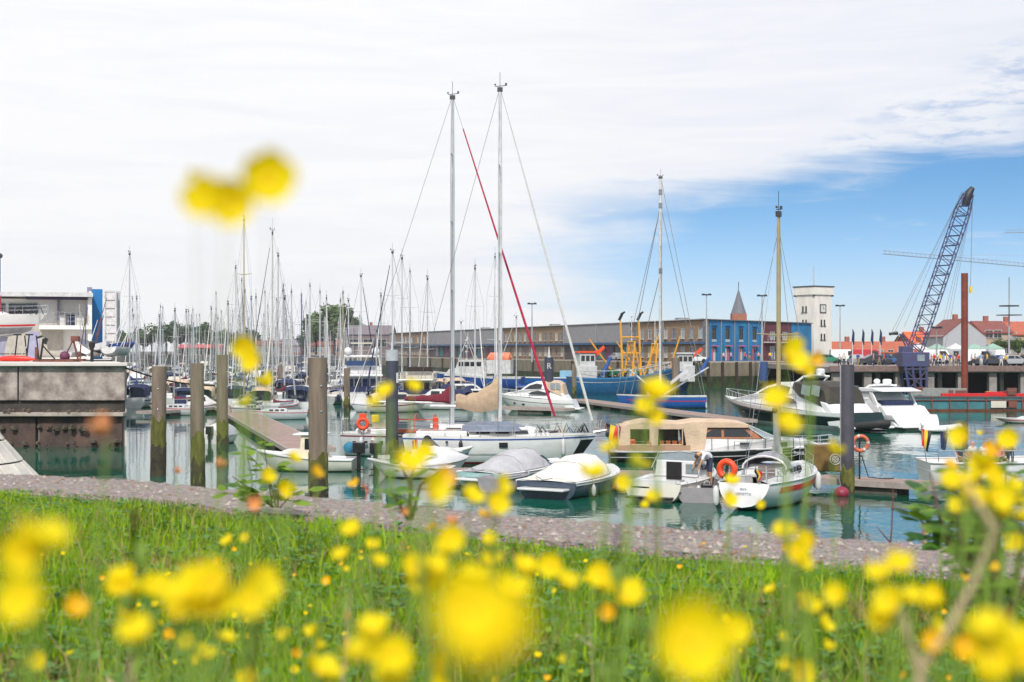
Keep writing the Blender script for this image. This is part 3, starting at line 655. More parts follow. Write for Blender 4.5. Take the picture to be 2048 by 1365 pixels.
# ------------------------------------------------------------------ trees
leafA = mat('tree leaf green', (.10, .155, .05), .7, var=.5, scale=.35, trans=.25)
leafB = mat('dark tree leaf', (.055, .105, .05), .7, var=.5, scale=.35, trans=.2)
bark = mat('bark', (.09, .07, .05), .9)
def tree(label, h, cr, seed, lm, lobes=9, nleaf=1500, flat=1.):
    rn = random.Random(seed); t = thing('tree', label, 'tree'); t['group'] = 'trees along the far left shore'
    mb = MB(); mb.tube([(0, 0, 0), (.1, 0, h*.25), (-.1, .1, h*.55), (0, 0, h*.8)], [h*.035, h*.028, h*.018, .05])
    cs = []
    for i in range(lobes):
        a = rn.uniform(0, 2*PI); q = cr*rn.uniform(.1, .72); cz = h*rn.uniform(.38, .86); r = cr*rn.uniform(.28, .5)*(1.15-abs(cz/h-.6))
        c = Vector((q*math.cos(a), q*math.sin(a), cz)); cs.append((c, r)); mb.bar((0, 0, h*rn.uniform(.25, .5)), c, h*.01, .03, n=4)
    mb.build('trunk', bark, t)
    lf = MB()
    for i in range(nleaf):
        c, r = rn.choice(cs); d = Vector((rn.gauss(0, 1), rn.gauss(0, 1), rn.gauss(0, 1)*flat)).normalized()*r*rn.uniform(.55, 1.08); p = c+d
        u = Vector((rn.uniform(-1, 1), rn.uniform(-1, 1), rn.uniform(-.6, .6))).normalized(); v = u.cross(d.normalized()+Vector((.01, 0, 0))).normalized(); s1 = rn.uniform(.22, .6)*h/11; s2 = s1*rn.uniform(.5, .9)
        lf.add([p-u*s1, p-v*s2, p+u*s1, p+v*s2], [(0, 1, 2, 3)])
    lf.build('crown', lm, t); return t
tp = [tree('big round crowned tree', 17, 7.5, 1, leafA, 14, 2600), tree('tall dark tree on the far shore', 13, 4.4, 2, leafB, 10, 1500), tree('lower bushy tree on the far shore', 10, 4.6, 4, leafA, 9, 1400)]
place = [(0, 632, 540, .95, 'large round tree left of the mauve hall'), (0, 668, 530, 1.12, 'largest round crowned tree behind the masts'), (0, 703, 545, .85, 'round tree touching the mauve hall'), (2, 610, 520, .8, 'small bush at the left foot of the round trees')]
for i in range(17):
    px = 236+i*16.5+rn.uniform(-4, 4); k = 1+(i % 2); place.append((k, px, 620+rn.uniform(-20, 30), (.95+.35*rn.random())*(1.15 if 4 < i < 12 else .85), None))
for i in range(5): place.append((1+i % 2, 712+i*16, 620, .7, None))
first = set(); tcount = {}
for k, px, D, s__, lb in place:
    nth = ['first', 'second', 'third', 'fourth', 'fifth', 'sixth', 'seventh', 'eighth', 'ninth', 'tenth', 'eleventh', 'twelfth', 'thirteenth']
    if not lb:
        key = (k, px > 700); tcount[key] = tcount.get(key, -1)+1
        lb = nth[tcount[key]]+(' dark tree' if k == 1 else ' lighter bushy tree')+(' from the left in the far tree line' if px < 700 else ' right of the round trees, behind the warehouse end')
    if k not in first: first.add(k); o = tp[k]; o.location = (X(px, D), D, FZ); o.scale = (s__,)*3; o['label'] = lb
    else: o = copy_tree(tp[k], (X(px, D), D, FZ), rn.uniform(0, 6), lb, s__)
# shrubs in front of the right hand houses
for j, (px, D) in enumerate(((2005, 268), (2036, 266), (2060, 268))):
    copy_tree(tp[2], (X(px, D), D, FZ), j, ['green tree in front of the beige house', 'green tree at the foot of the broad orange roof', 'green tree beyond the right edge'][j], .42, group='trees before the right hand houses')
# ------------------------------------------------------------------ boats: hull surface shared by every builder
class Hull:
    """x forward from stern (-L/2) to bow (+L/2), z up from the waterline"""
    def __init__(s, L, B, F_, rise=.35, draft=.4, tw=.7, tm=.45, p=2.1, rake=.9, sec=2.2, flare=.0, srake=.25, sheer=.08, lift=0.):
        s.__dict__.update(L=L, B=B, F=F_, rise=rise, draft=draft, tw=tw, tm=tm, p=p, rake=rake, sec=sec, flare=flare, srake=srake, sheer=sheer, lift=lift)
    def hb(s, t):
        if t < s.tm: return s.B/2*(s.tw+(1-s.tw)*math.sin(t/s.tm*PI/2))
        return s.B/2*max(.012, 1-((t-s.tm)/(1-s.tm))**s.p)
    def zs(s, t): return s.F+s.rise*t*t+s.sheer*(1-t)**2
    def zk(s, t): return -s.draft*(.55+.45*min(1, t/.3))*(1-t**4)+s.lift*max(0., 1-t/.4)**1.6
    def pt(s, t, v, sd, off=0.):
        k = max(0., 1-v**s.sec)**(1/s.sec)*(1-s.flare*v*(.3+.7*t)); zt = s.zs(t)
        return (-s.L/2+s.L*t-s.rake*v*t**3+s.srake*v*(1-t)**4, sd*(s.hb(t)*k+off), zt+(s.zk(t)-zt)*v)
    def v_at(s, t, dz): return min(.97, dz/(s.zs(t)-s.zk(t)))
    def hull(s, mats, parent, nt=18, name='hull', wl=None):
        vs_ = [0, .12, .26, .42, .58, .72, .84, .93, 1.]; mb = MB(); rings = []
        for i in range(nt+1):
            t = i/nt; t = t**.9 if t > 0 else 0
            rings.append([s.pt(t, v, -1) for v in vs_]+[s.pt(t, v, 1) for v in vs_[::-1][1:]])
        mb.loft(rings, cap0=True); hh_ = mb.build(name, mats, parent)
        if parent and s.L > 3 and s.rise < 1.4: s.band(.055, -.08, mat('waterline scum', (.10, .10, .045), .8, var=.5, scale=4), parent, 'waterline_stain', 0, .97, .005, absz=True, n=12)
        return hh_
    def band(s, d0, d1, m, parent, name, t0=0., t1=1., off=.012, absz=False, n=20, both=True):
        """stripe following the sheer (depth below it) or, with absz, lying between two heights"""
        mb = MB()
        for sd in ((-1, 1) if both else (-1,)):
            rg = []
            for i in range(n+1):
                t = t0+(t1-t0)*i/n; a, b = ((s.zs(t)-d0, s.zs(t)-d1) if absz else (d0, d1))
                va, vb = s.v_at(t, max(a, 0)), s.v_at(t, max(b, 0)); rg.append([s.pt(t, va+(vb-va)*q/3, sd, off) for q in range(4)])
            mb.loft(rg)
        return mb.build(name, m, parent)
    def rail_strip(s, m, parent, r=.035, name='rub_rail', off=.02, t0=0., dz=0.):
        mb = MB()
        for sd in (-1, 1): mb.tube([Vector(s.pt(t0+(1-t0)*i/16, 0, sd, off))+Vector((0, 0, dz)) for i in range(17)], r, n=5)
        return mb.build(name, m, parent)
    def deck(s, m, parent, drop=.03, camber=.05, name='deck', t0=0., t1=1.):
        rg = []
        for i in range(15):
            t = t0+(t1-t0)*i/14; b = s.hb(t)-.02; z_ = s.zs(t)-drop; xx_ = -s.L/2+s.L*t
            rg.append([(xx_, -b, z_), (xx_, -b*.5, z_+camber*.7), (xx_, 0, z_+camber), (xx_, b*.5, z_+camber*.7), (xx_, b, z_)])
        return MB().loft(rg).build(name, m, parent)
    def X(s, t): return -s.L/2+s.L*t
def ringbuoy(parent, c, ax='y', Rr=.3, m=orange, name='lifebuoy', band=True, r=.07):
    mb = MB(); mb.torus(c, Rr, r, ax, 24, 8, mfun=(lambda i: 1 if band and i % 6 == 0 else 0)); return mb.build(name, [m, offw], parent)
def lifelines(h, parent, t0, t1, hh=.6, n=7, rails=True, r=.014, inset=.08):
    mb = MB()
    for sd in (-1, 1):
        pts = []
        for i in range(n):
            t = t0+(t1-t0)*i/(n-1); p = Vector(h.pt(t, 0, sd, -inset)); mb.bar(p, p+Vector((0, 0, hh)), r, n=4); pts.append(p)
        for q in (1, .52): mb.tube([p+Vector((0, 0, hh*q)) for p in pts], r*.6, n=4)
    st = mb.build('stanchions', steel, parent)
    pu = MB(); a, b = [Vector(h.pt(min(t1, .97), 0, sd, -inset)) for sd in (-1, 1)]; tip = Vector((h.L/2+.05, 0, h.zs(1)))
    for q in (1, .5): pu.tube([a+Vector((0, 0, hh*q)), tip+Vector((0, -.12, hh*q*1.05)), tip+Vector((0, .12, hh*q*1.05)), b+Vector((0, 0, hh*q))], r, n=4)
    pu.bar(tip+Vector((0, -.12, 0)), tip+Vector((0, -.12, hh*1.05)), r, n=4); pu.bar(tip+Vector((0, .12, 0)), tip+Vector((0, .12, hh*1.05)), r, n=4)
    pu.build('pulpit', steel, parent)
def outboard(parent, x_, z_, y_=0, s=1., m=blackp):
    o = MB(); o.loft([[(x_-.05*s+a*s, y_+b*s, z_+c*s) for a, b in ((.16, -.14), (.16, .14), (-.2, .16), (-.3, 0), (-.2, -.16))] for c, a0 in ((.05, 0), (.3, 0), (.45, 0))], closed=True, cap0=True, cap1=True)
    ob = o.build('outboard', m, parent, bevel=.02*s)
    l = MB(); l.box((x_-.1*s, y_, z_-.3*s), (.14*s, .1*s, .75*s)); l.box((x_-.16*s, y_, z_-.55*s), (.34*s, .2*s, .03*s)); l.build('outboard_leg', m, ob)
    return ob
def fender(h, parent, t, sd, m=white, ln=.55, r=.12):
    p = Vector(h.pt(t, 0, sd, r+.02)); mb = MB(); mb.tube([p+Vector((0, 0, -.15)), p+Vector((0, 0, -.22)), p+Vector((0, 0, -.3)), p+Vector((0, 0, -.15-ln)), p+Vector((0, 0, -.24-ln))], [.03, r*.7, r, r, r*.45], n=8)
    f = mb.build('fender', m, parent); MB().bar(p+Vector((0, -sd*r, .1)), p+Vector((0, 0, -.15)), .012, n=4).build('line', wire, f)
def mast(parent, x_, z0, zt, r, m, h, spreaders=2, jib=None, jibr=.06, stay_t=.99, backstay=True, frac=1., top=True, jib_low=.9, shroud=True, wr_=.012, swx=.05):
    mb = MB(); mb.tube([(x_, 0, z0), (x_, 0, z0+(zt-z0)*.75), (x_, 0, zt)], [r, r, r*.72], n=8); ms = mb.build('mast', m, parent)
    sp_ = MB(); lv = [z0+(zt-z0)*(i+1)/(spreaders+1)*1.02 for i in range(spreaders)]; sw = h.B*.30
    for z_ in lv:
        for sd in (-1, 1): sp_.bar((x_, 0, z_), (x_-swx, sd*sw, z_+.06), r*.35, r*.22, n=4)
    sp_.build('spreaders', m, ms)
    if top:
        tp_ = MB(); tp_.bar((x_, 0, zt), (x_, 0, zt+.75), .012, n=4); tp_.bar((x_-.25, 0, zt+.05), (x_+.3, 0, zt+.1), .018, n=4); tp_.box((x_+.3, 0, zt+.16), (.1, .08, .12)); tp_.ball((x_-.24, 0, zt+.14), .05, n=6, m=4); tp_.box((x_, .0, zt-.1), (r*2.6, r*2, .2)); tp_.build('masthead_gear', MATS['dark window frame'], ms)
    rg = MB(); zf = z0+(zt-z0)*frac; bow = Vector((-h.L/2+h.L*stay_t, 0, h.zs(stay_t)+.05)); tt = (x_+h.L/2)/h.L
    if shroud:
        for sd in (-1, 1):
            ch = Vector((x_-.1, sd*(h.hb(tt)-.06), h.zs(tt))); prev = ch
            for z_ in lv: q = Vector((x_-swx, sd*sw, z_+.06)); rg.bar(prev, q, wr_, n=3); rg.bar(Vector((x_-.05, sd*sw, z_)) if False else ch, (x_, 0, z_+.1), wr_*.8, n=3); prev = q
            rg.bar(prev, (x_, 0, zf), wr_, n=3)
    rg.bar(bow, (x_, 0, zf), wr_, n=3)
    if backstay: rg.bar((-h.L/2+.1, 0, h.zs(0)), (x_, 0, zt), wr_, n=3)
    rg.build('rigging', wire, parent)
    if jib:
        a = bow; b = Vector((x_, 0, zf)); p0 = a.lerp(b, .035); p1 = a.lerp(b, jib_low)
        j = MB(); k = 9; j.tube([p0.lerp(p1, i/k) for i in range(k+1)], [jibr*(.75 if i == 0 else 1-.62*i/k) for i in range(k+1)], n=7); j.build('furled_jib', jib, parent)
    return ms
def boom(parent, x_, z_, ln, m, cover=None, fat=.2, bag=None, lift=.05):
    b = MB(); e = (x_-ln, 0, z_+lift); b.bar((x_-.05, 0, z_), e, .07, .06, n=8); bo = b.build('boom', m, parent)
    if cover:
        c = MB(); k = 10; rings = []
        for i in range(k+1):
            t = i/k; xx_ = x_-.1-(ln-.2)*t; rr_ = fat*(1-.62*t)*(1+.09*math.sin(i*2.3)); zz = z_+.05+lift*t
            up = (bag or 1.35)*rr_+(1.6*fat*max(0, 1-t*4)**1.2)
            rings.append([(xx_, -rr_*.75, zz), (xx_, -rr_*.8, zz+up*.5), (xx_, -rr_*.3, zz+up), (xx_, rr_*.3, zz+up), (xx_, rr_*.8, zz+up*.5), (xx_, rr_*.75, zz), (xx_, 0, zz-rr_*.55)])
        c.loft(rings, closed=True, cap0=True, cap1=True); c.build('sail_cover', cover, bo)
    return bo
def coach(parent, h, x0, x1, zb, hgt, w0, mat_=white, wins=3, wm=glassd, slope=.6, shape='round'):
    """coach roof with side windows"""
    pts = [(x0, zb-.05), (x1, zb-.05), (x1-slope*.1, zb+.02), (x1-slope, zb+hgt*.75), (x1-slope-.5, zb+hgt), (x0+.1, zb+hgt), (x0, zb+hgt*.7)]
    wf_ = lambda x_, z_: w0*(1-.22*max(0, (z_-zb)/hgt))*(1-.35*max(0., (x_-x0)/(x1-x0))**2)
    c = MB().prof(pts, wf_).build('coachroof', mat_, parent, bevel=.03)
    ln = (x1-x0-slope-.7)/max(wins, 1)
    for i in range(wins):
        for sd in (-1, 1):
            a = x0+.35+i*ln; MB().pane([(a, zb+hgt*.3), (a+ln*.72, zb+hgt*.3), (a+ln*.66, zb+hgt*.72), (a+.04, zb+hgt*.72)], wf_, sd).build('window', wm, c)
    return c
def sprayhood(parent, x_, zb, w_, m, hh=.75, ln=1.2):
    rg = []
    for t, hs_ in ((0, .72), (.35, .98), (.75, .95), (1, .35)):
        rg.append([(x_+ln*t, w_*math.cos(PI*k/8)*(1-.12*t), zb+hh*hs_*math.sin(PI*k/8)) for k in range(9)])
    s_ = MB().loft(rg, sm=True).build('sprayhood', m, parent)
    f = MB()
    for t, hs_ in ((0, .72), (.75, .95)): f.tube([(x_+ln*t, w_*math.cos(PI*k/8)*(1-.12*t), zb+hh*hs_*math.sin(PI*k/8)+.01) for k in range(9)], .02, n=4)
    f.build('hood_frame', steel, s_)
    return s_
def sloop(label, L=9., B=2.9, mh=12., hullm=white, stripe=None, cover=bluec, jib=whitec, mastm=alu, group=None, hood=navyc, detail=1, spreaders=2, mt=.56, cat='sailboat', name='sailing_boat', rise=.4, Fb=.85):
    t = thing(name, label, cat, group=group); h = Hull(L, B, Fb, rise, .35, .62, .45, 2.0, L*.11, 2.4, 0, .3)
    h.hull(hullm, t, 12 if detail < 2 else 22); h.deck(deckm, t); h.band(.10, .17, stripe or bluec, t, 'sheer_stripe'); 
    h.band(.05, -.09, boot, t, 'boot_stripe', absz=False) if False else None
    zb = h.zs(.4); c = coach(t, h, -L*.16, L*.27, zb, .42, B*.33, hullm if hullm in (white, cream, offw) else white)
    ck = MB(); ck.box((-L*.30, 0, h.zs(.2)+.1), (L*.26, B*.62, .26)); ck.build('cockpit_coaming', white, t, bevel=.04)
    MB().box((-L*.30, 0, h.zs(.2)+.21), (L*.22, B*.36, .06)).build('cockpit_well', teak, t)
    x_ = h.X(mt); mast(t, x_, zb+.35, mh, (.075+.003*L)*(.72 if detail < 2 else 1), mastm, h, spreaders, jib, .05+.003*L)
    boom(t, x_, zb+1.15, L*.36, mastm, cover, .16)
    if hood: sprayhood(t, -L*.20, zb+.32, B*.30, hood, .55, .9)
    if detail: lifelines(h, t, .04, .93, .55, 6, r=.012)
    return t, h
# ------------------------------------------------------------------ hero boats
def put(t, px, D, rz, dz=0.): t.location = (X(px, D), D, dz); t.rotation_euler.z = rz; return t
# far sloop (left mast, crimson furled sail) and near sloop (right mast, beige cover), rafted side by side
t1, h1 = sloop('long grey white yacht with crimson furled foresail and orange lifebuoy at its stern', 11.6, 3.2, 19.1, greyp, maroon, maroon, crimson, alu, hood=None, detail=2, spreaders=4, mt=.505, Fb=1.15, rise=.25)
put(t1, 905+0, 75.5, 0); t1.location.x = X(905, 75.5)-(-5.8+11.6*.505)
for o in list(t1.children):
    if o.name.startswith('furled_jib') or o.name.startswith('rigging') or o.name.startswith('mast'): pass
orp = mat('faded red canvas', (.50, .10, .06), .8, var=.25)
for o in kids(t1):
    if o.name.startswith('boom'):
        o.location.z = .42
        for q in kids(o): q.scale = (.62, 1.6, 1.9); q.location.z = -2.15
f = MB()
for x_ in (-2.9, -1.9, -.9): f.tube([(x_, -1.25, 1.3), (x_, -1.2, 1.95), (x_, -.7, 2.15), (x_, .7, 2.15), (x_, 1.2, 1.95), (x_, 1.25, 1.3)], .025, n=5)
f.tube([(-2.9, -1.2, 1.95), (-.9, -1.2, 1.95)], .025, n=5); f.build('cockpit_frame', redp, t1)
MB().prof([(-3.0, 1.28), (-.3, 1.28), (-.1, 1.42), (-3.0, 1.45)], 1.36).build('red_dodger_cloth', orp, t1)
for a, b in ((-2.75, -2.05), (-1.85, -1.05)):
    MB().box(((a+b)/2, -1.24, 1.66), (b-a, .03, .4)).build('clear_panel', glassl, t1)
MB().box((-.75, -1.3, 1.72), (.24, .14, .75)).build('orange_bag', orange, t1, bevel=.04)
MB().box((-3.15, -1.32, 1.5), (.3, .2, .5)).build('maroon_bag', maroon, t1, bevel=.05)
ho = MB(); ho.torus((-4.55, -1.42, 1.75), .25, .10, 'y', 20, 8, a0=R(0), a1=R(360)); ho.box((-4.55, -1.42, 2.12), (.36, .16, .3)); b_ = ho.build('lifebuoy', orange, t1)
mb = MB(); mb.bar((-4.55, -1.32, 1.0), (-4.55, -1.32, 2.4), .03, n=5); mb.tube([(-5.6, -1.1, 1.9), (-5.75, 0, 1.95), (-5.6, 1.1, 1.9)], .03, n=5)
for yy in (-1.1, 0, 1.1): mb.bar((-5.65, yy, 1.2), (-5.65, yy, 1.95), .025, n=4)
mb.build('stern_rail', steel, t1)
MB().box((-3.9, -1.35, 2.0), (.4, .12, .42)).build('yellow_danbuoy', ybelt, t1, bevel=.05)
mb = MB()
for x_ in (-5.0, -4.4, -3.6): mb.box((x_, -1.4, .78), (.18, .04, .12))
mb.build('porthole', glassd, t1); h1.band(.62, .70, offw, t1, 'rubbing_strake', 0, .8)
for tt in (.1, .3, .72): fender(h1, t1, tt, -1, blackp if tt > .2 else offw)
pb = MB(); pb.tube([(-4.0, -1.62, 1.05), (-4.0, -1.7, .9), (-4.0, -1.7, .25), (-4.0, -1.66, .15)], [.03, .14, .14, .04], n=8); pb.build('fender', mat('soiled white fender', (.55, .52, .44), .6), t1)

t2, h2 = sloop('white yacht moored alongside with beige boom cover, tall white mast and white furled foresail', 9.6, 3.1, 18.6, white, None, None, whitec, mat('white painted spar', (.70, .70, .72), .4), hood=None, detail=2, spreaders=3, mt=.497, Fb=1.32, rise=.12)
put(t2, 1000, 70.5, 0); t2.location.x = X(1000, 70.5)-(-4.8+9.6*.497)
bm_ = MB(); k = 12; rings = []      # the long beige sail bag climbs to a peak at the mast
for i in range(k+1):
    t = i/k; xx_ = -.12-2.1*t; zb_ = 2.42-.22*math.sin(t*PI)+.12*t; top = zb_+.62+.95*(1-t)**1.3+.05*math.sin(i*1.9); w_ = .27-.08*t
    rings.append([(xx_, -w_*.6, zb_), (xx_, -w_*1.2, zb_+(top-zb_)*.35), (xx_, -w_*.8, zb_+(top-zb_)*.8), (xx_, 0, top), (xx_, w_*.8, zb_+(top-zb_)*.8), (xx_, w_*1.2, zb_+(top-zb_)*.35), (xx_, w_*.6, zb_)])
for o in t2.children:
    if o.name.startswith('boom'):
        bm_.loft(rings, closed=True, cap0=True, cap1=True).build('sail_cover', beige, o); o.location.z = .25
hd = MB(); hd.loft([[(x_, 1.15*math.cos(PI*k/8)*s1, 1.6+.46*s1*math.sin(PI*k/8)) for k in range(9)] for x_, s1 in ((-1.9, .55), (-1.5, 1), (.4, 1), (1.2, .55))]); hd.build('inflatable_cover', mat('slate blue cover', (.16, .19, .26), .5, var=.25), t2)
mb = MB()
for x_ in (.15, ): mb.box((x_, -1.535, .98), (.42, .06, .24))
mb.build('hull_window', glassd, t2); MB().box((-2.6, -1.5, 1.12), (.12, .05, .1)).build('vent', blackp, t2)
h2.band(.80, .86, offw, t2, 'rubbing_strake', .05, .7, off=.03)
h2.band(.13, -.05, boot, t2, 'boot_stripe', .0, .96, absz=True)
ds = MB()
for sd in (-1, 1): ds.loft([[h2.pt(t_, v, sd, .02) for v in (.18, .4, .7, .95)] for t_ in (.93, .955, .98, 1.0)])
ds.build('dark_bow_panel', blackp, t2)
for tt, m_ in ((.30, blackp), (.82, offw)): fender(h2, t2, tt, -1, m_, .7, .1)
bp_ = MB(); bp_.bar((4.6, 0, 1.5), (5.25, 0, 1.62), .09, .05, n=6); bp_.bar((4.9, 0, 1.45), (5.0, 0, 2.1), .03, n=4); bp_.build('bow_roller', steel, t2)
mb = MB(); rn = random.Random(4)
for i in range(14): a = rn.uniform(1.2, 4.2); mb.tube([(a, -.9+rn.uniform(-.2, .3), 1.55), (a+.15, -.8, 1.85+rn.uniform(-.1, .2)), (a+.35, -.85, 1.55)], .02, n=4)
mb.build('deck_fittings', blackp, t2)
fl = MB(); fl.bar((.6, -1.3, 1.4), (.6, -1.3, 2.3), .015, n=4); fl.build('flag_staff', steel, t2)

# classic motor cruiser with tan canopy
tc_ = thing('motor_cruiser', 'black hulled motor cruiser with teak framed windows under a long tan canvas canopy', 'motorboat')
hc = Hull(11.1, 3.3, .62, .42, .4, .86, .4, 2.6, .7, 3.2, .12, .05, .04)
hc.hull(blackp, tc_, 22); hc.deck(offw, tc_); hc.rail_strip(offw, tc_, .035, dz=.02); hc.band(.30, .35, offw, tc_, 'white_line', 0, .99); hc.rail_strip(offw, tc_, .03, 'lower_rail', t0=.0, dz=-.02)
wd_ = lambda x_, z_: (1.42-.18*max(0, z_-.7))*(1-.52*max(0., (x_-1.2)/4.4)**2)
c1 = MB().prof([(-1.6, .6), (4.6, .85), (4.9, 1.05), (4.4, 1.28), (2.4, 1.42), (-1.25, 1.42)], wd_).build('deckhouse', white, tc_, bevel=.03)
for a, b, m_ in ((.85, 1.3, glassd), (2.75, 3.2, glassd)):
    for sd in (-1, 1): MB().pane([(a, 1.0), (b, 1.0), (b, 1.2), (a, 1.2)], wd_, sd, .02).build('porthole', m_, c1)
mb = MB()
for x_ in (-.55, .25, 2.1, 2.55, 3.5): 
    for sd in (-1, 1): mb.pane([(x_, .7), (x_+.03, .7), (x_+.03, 1.4), (x_, 1.4)], wd_, sd, .012)
mb.build('panel_joint', MATS['dark window frame'], c1)
cab = MB().prof([(-1.5, 1.4), (1.95, 1.4), (1.3, 2.08), (.2, 2.2), (-.7, 2.0)], lambda x_, z_: 1.3-.2*(z_-1.4)).build('window_band', teak, tc_, bevel=.02)
wdc = lambda x_, z_: 1.3-.2*(z_-1.4)
for pl in ([(-1.1, 1.52), (-.05, 1.52), (-.05, 2.0), (-.55, 1.88)], [(.08, 1.52), (1.45, 1.52), (1.05, 1.98), (.08, 2.0)]):
    for sd in (-1, 1): MB().pane(pl, wdc, sd, .025).build('side_window', glassd, cab)
ws = MB(); ws.add([(2.75, -1.05, 1.42), (2.75, 1.05, 1.42), (1.35, 1.1, 2.12), (1.35, -1.1, 2.12), (2.1, -1.28, 1.42), (1.2, -1.2, 2.1), (2.1, 1.28, 1.42), (1.2, 1.2, 2.1)], [(0, 1, 2, 3), (4, 0, 3, 5), (1, 6, 7, 2)]); ws.build('windscreen', glassl, tc_)
wf2 = MB()
for a, b in (((2.78, -1.05, 1.42), (1.37, -1.1, 2.14)), ((2.78, 0, 1.42), (1.37, 0, 2.14)), ((2.78, 1.05, 1.42), (1.37, 1.1, 2.14)), ((2.1, -1.3, 1.42), (1.2, -1.22, 2.12)), ((1.37, -1.1, 2.14), (1.37, 1.1, 2.14)), ((2.78, -1.05, 1.43), (2.78, 1.05, 1.43)), ((2.1, -1.3, 1.43), (2.78, -1.05, 1.43))): wf2.bar(a, b, .035, n=5)
wf2.build('windscreen_frame', offw, tc_)
def canopy(pts_top, zb, w0, m, parent, name='canopy', open_=None):
    rg = []
    for x_, zt_ in pts_top:
        hh_ = zt_-zb(x_); rg.append([(x_, -w0, zb(x_)), (x_, -w0*.99, zb(x_)+hh_*.72), (x_, -w0*.78, zb(x_)+hh_*.93), (x_, -w0*.3, zt_), (x_, w0*.3, zt_), (x_, w0*.78, zb(x_)+hh_*.93), (x_, w0*.99, zb(x_)+hh_*.72), (x_, w0, zb(x_))])
    return MB().loft(rg, sm=True).build(name, m, parent)
cn = canopy([(-5.0, 2.05), (-4.7, 2.28), (-3.9, 2.5), (-2.9, 2.42), (-2.1, 2.36), (-1.3, 2.5), (.2, 2.46), (1.0, 2.36), (1.35, 2.2)], lambda x_: 2.05 if x_ > -1.4 else 1.95, 1.36, tan, tc_)
for a, b, c_, d in ((-5.15, -4.55, -5.0, -4.55), (-3.5, -3.2, -3.6, -3.15), (-1.75, -.9, -1.95, -.75)):   # canvas curtains between the clear panels
    for sd in (-1, 1): MB().add([(a, sd*1.42, .72), (b, sd*1.42, .72), (d, sd*1.36, 2.12), (c_, sd*1.36, 2.12), (a, sd*1.38, .72), (b, sd*1.38, .72), (d, sd*1.32, 2.12), (c_, sd*1.32, 2.12)], [(0, 1, 2, 3), (7, 6, 5, 4), (0, 3, 7, 4), (1, 5, 6, 2)]).build('curtain', tan, cn)
for a, b in ((-5.15, -1.6),):
    for sd in (-1, 1): MB().box(((a+b)/2, sd*1.41, .86), (b-a, .04, .34)).build('canvas_skirt', mat('brown canvas skirt', (.38, .24, .16), .85), cn)
MB().box((-5.12, 0, 1.4), (.05, 2.7, 1.4)).build('curtain', tan, cn)
cp = mat('clear plastic window', (.35, .37, .33), .15)
for a, b in ((-4.5, -3.55), (-3.1, -1.95)):
    MB().box(((a+b)/2, 1.36, 1.55), (b-a, .02, 1.0)).build('clear_window', cp, cn)
    mb = MB(); mb.box(((a+b)/2, -1.37, 1.07), (b-a, .03, .06)); mb.box((b-.03, -1.37, 1.55), (.05, .03, 1.0)); mb.build('window_hem', tan, cn)
st = MB()
for i in range(6): st.box((-3.6+i*.32, -.5, .98), (.22, .7, .55))
st.build('cockpit_seat', teak, tc_)
MB().box((-4.55, -.6, 1.05), (.6, .7, .6)).build('red_cushion', redp, tc_, bevel=.08)
lifelines(hc, tc_, .55, .95, .5, 7, r=.018)
mb = MB(); mb.box((1.35, -1.72, .72), (.5, .14, .16)); mb.build('side_fender', blackp, tc_)
fg = MB(); fg.bar((-5.5, -.4, .9), (-5.75, -.4, 2.3), .025, n=5); fs_ = fg.build('flag_staff', teak, tc_)
def flag(parent, p, w_, h_, ms, ang=0., droop=.9, name='flag', n=6):
    """hanging tricolour; three bands side by side"""
    mb = MB()
    for b in range(3):
        rg = []
        for i in range(n+1):
            tt = i/n; rg.append([(p[0]+(w_*(b+q)/3)*math.cos(ang)*(1-.35*tt), p[1]+w_*(b+q)/3*math.sin(ang)+.05*math.sin(tt*5+b+q*1.5), p[2]-h_*tt-droop*w_*(b+q)/3*(.35+.3*tt)) for q in (0, .5, 1)])
        mb.loft(rg, mi=b)
    return mb.build(name, ms, parent)
flag(fs_, (-5.74, -.4, 2.25), .75, .75, [blackp, ybelt, redp], 0, 1.1)
text('boat_name', 'Rose Amiral', .26, offw, tc_, (4.15, -1.2, .62), (R(82), 0, R(-0)), sx=1.15).rotation_euler = (R(84), 0, R(22))
put(tc_, 1429, 71.5, 0); tc_.location.x = X(1218, 71.5)+5.55
tc_.rotation_euler.z = R(-1.5); tc_.scale.z = .86

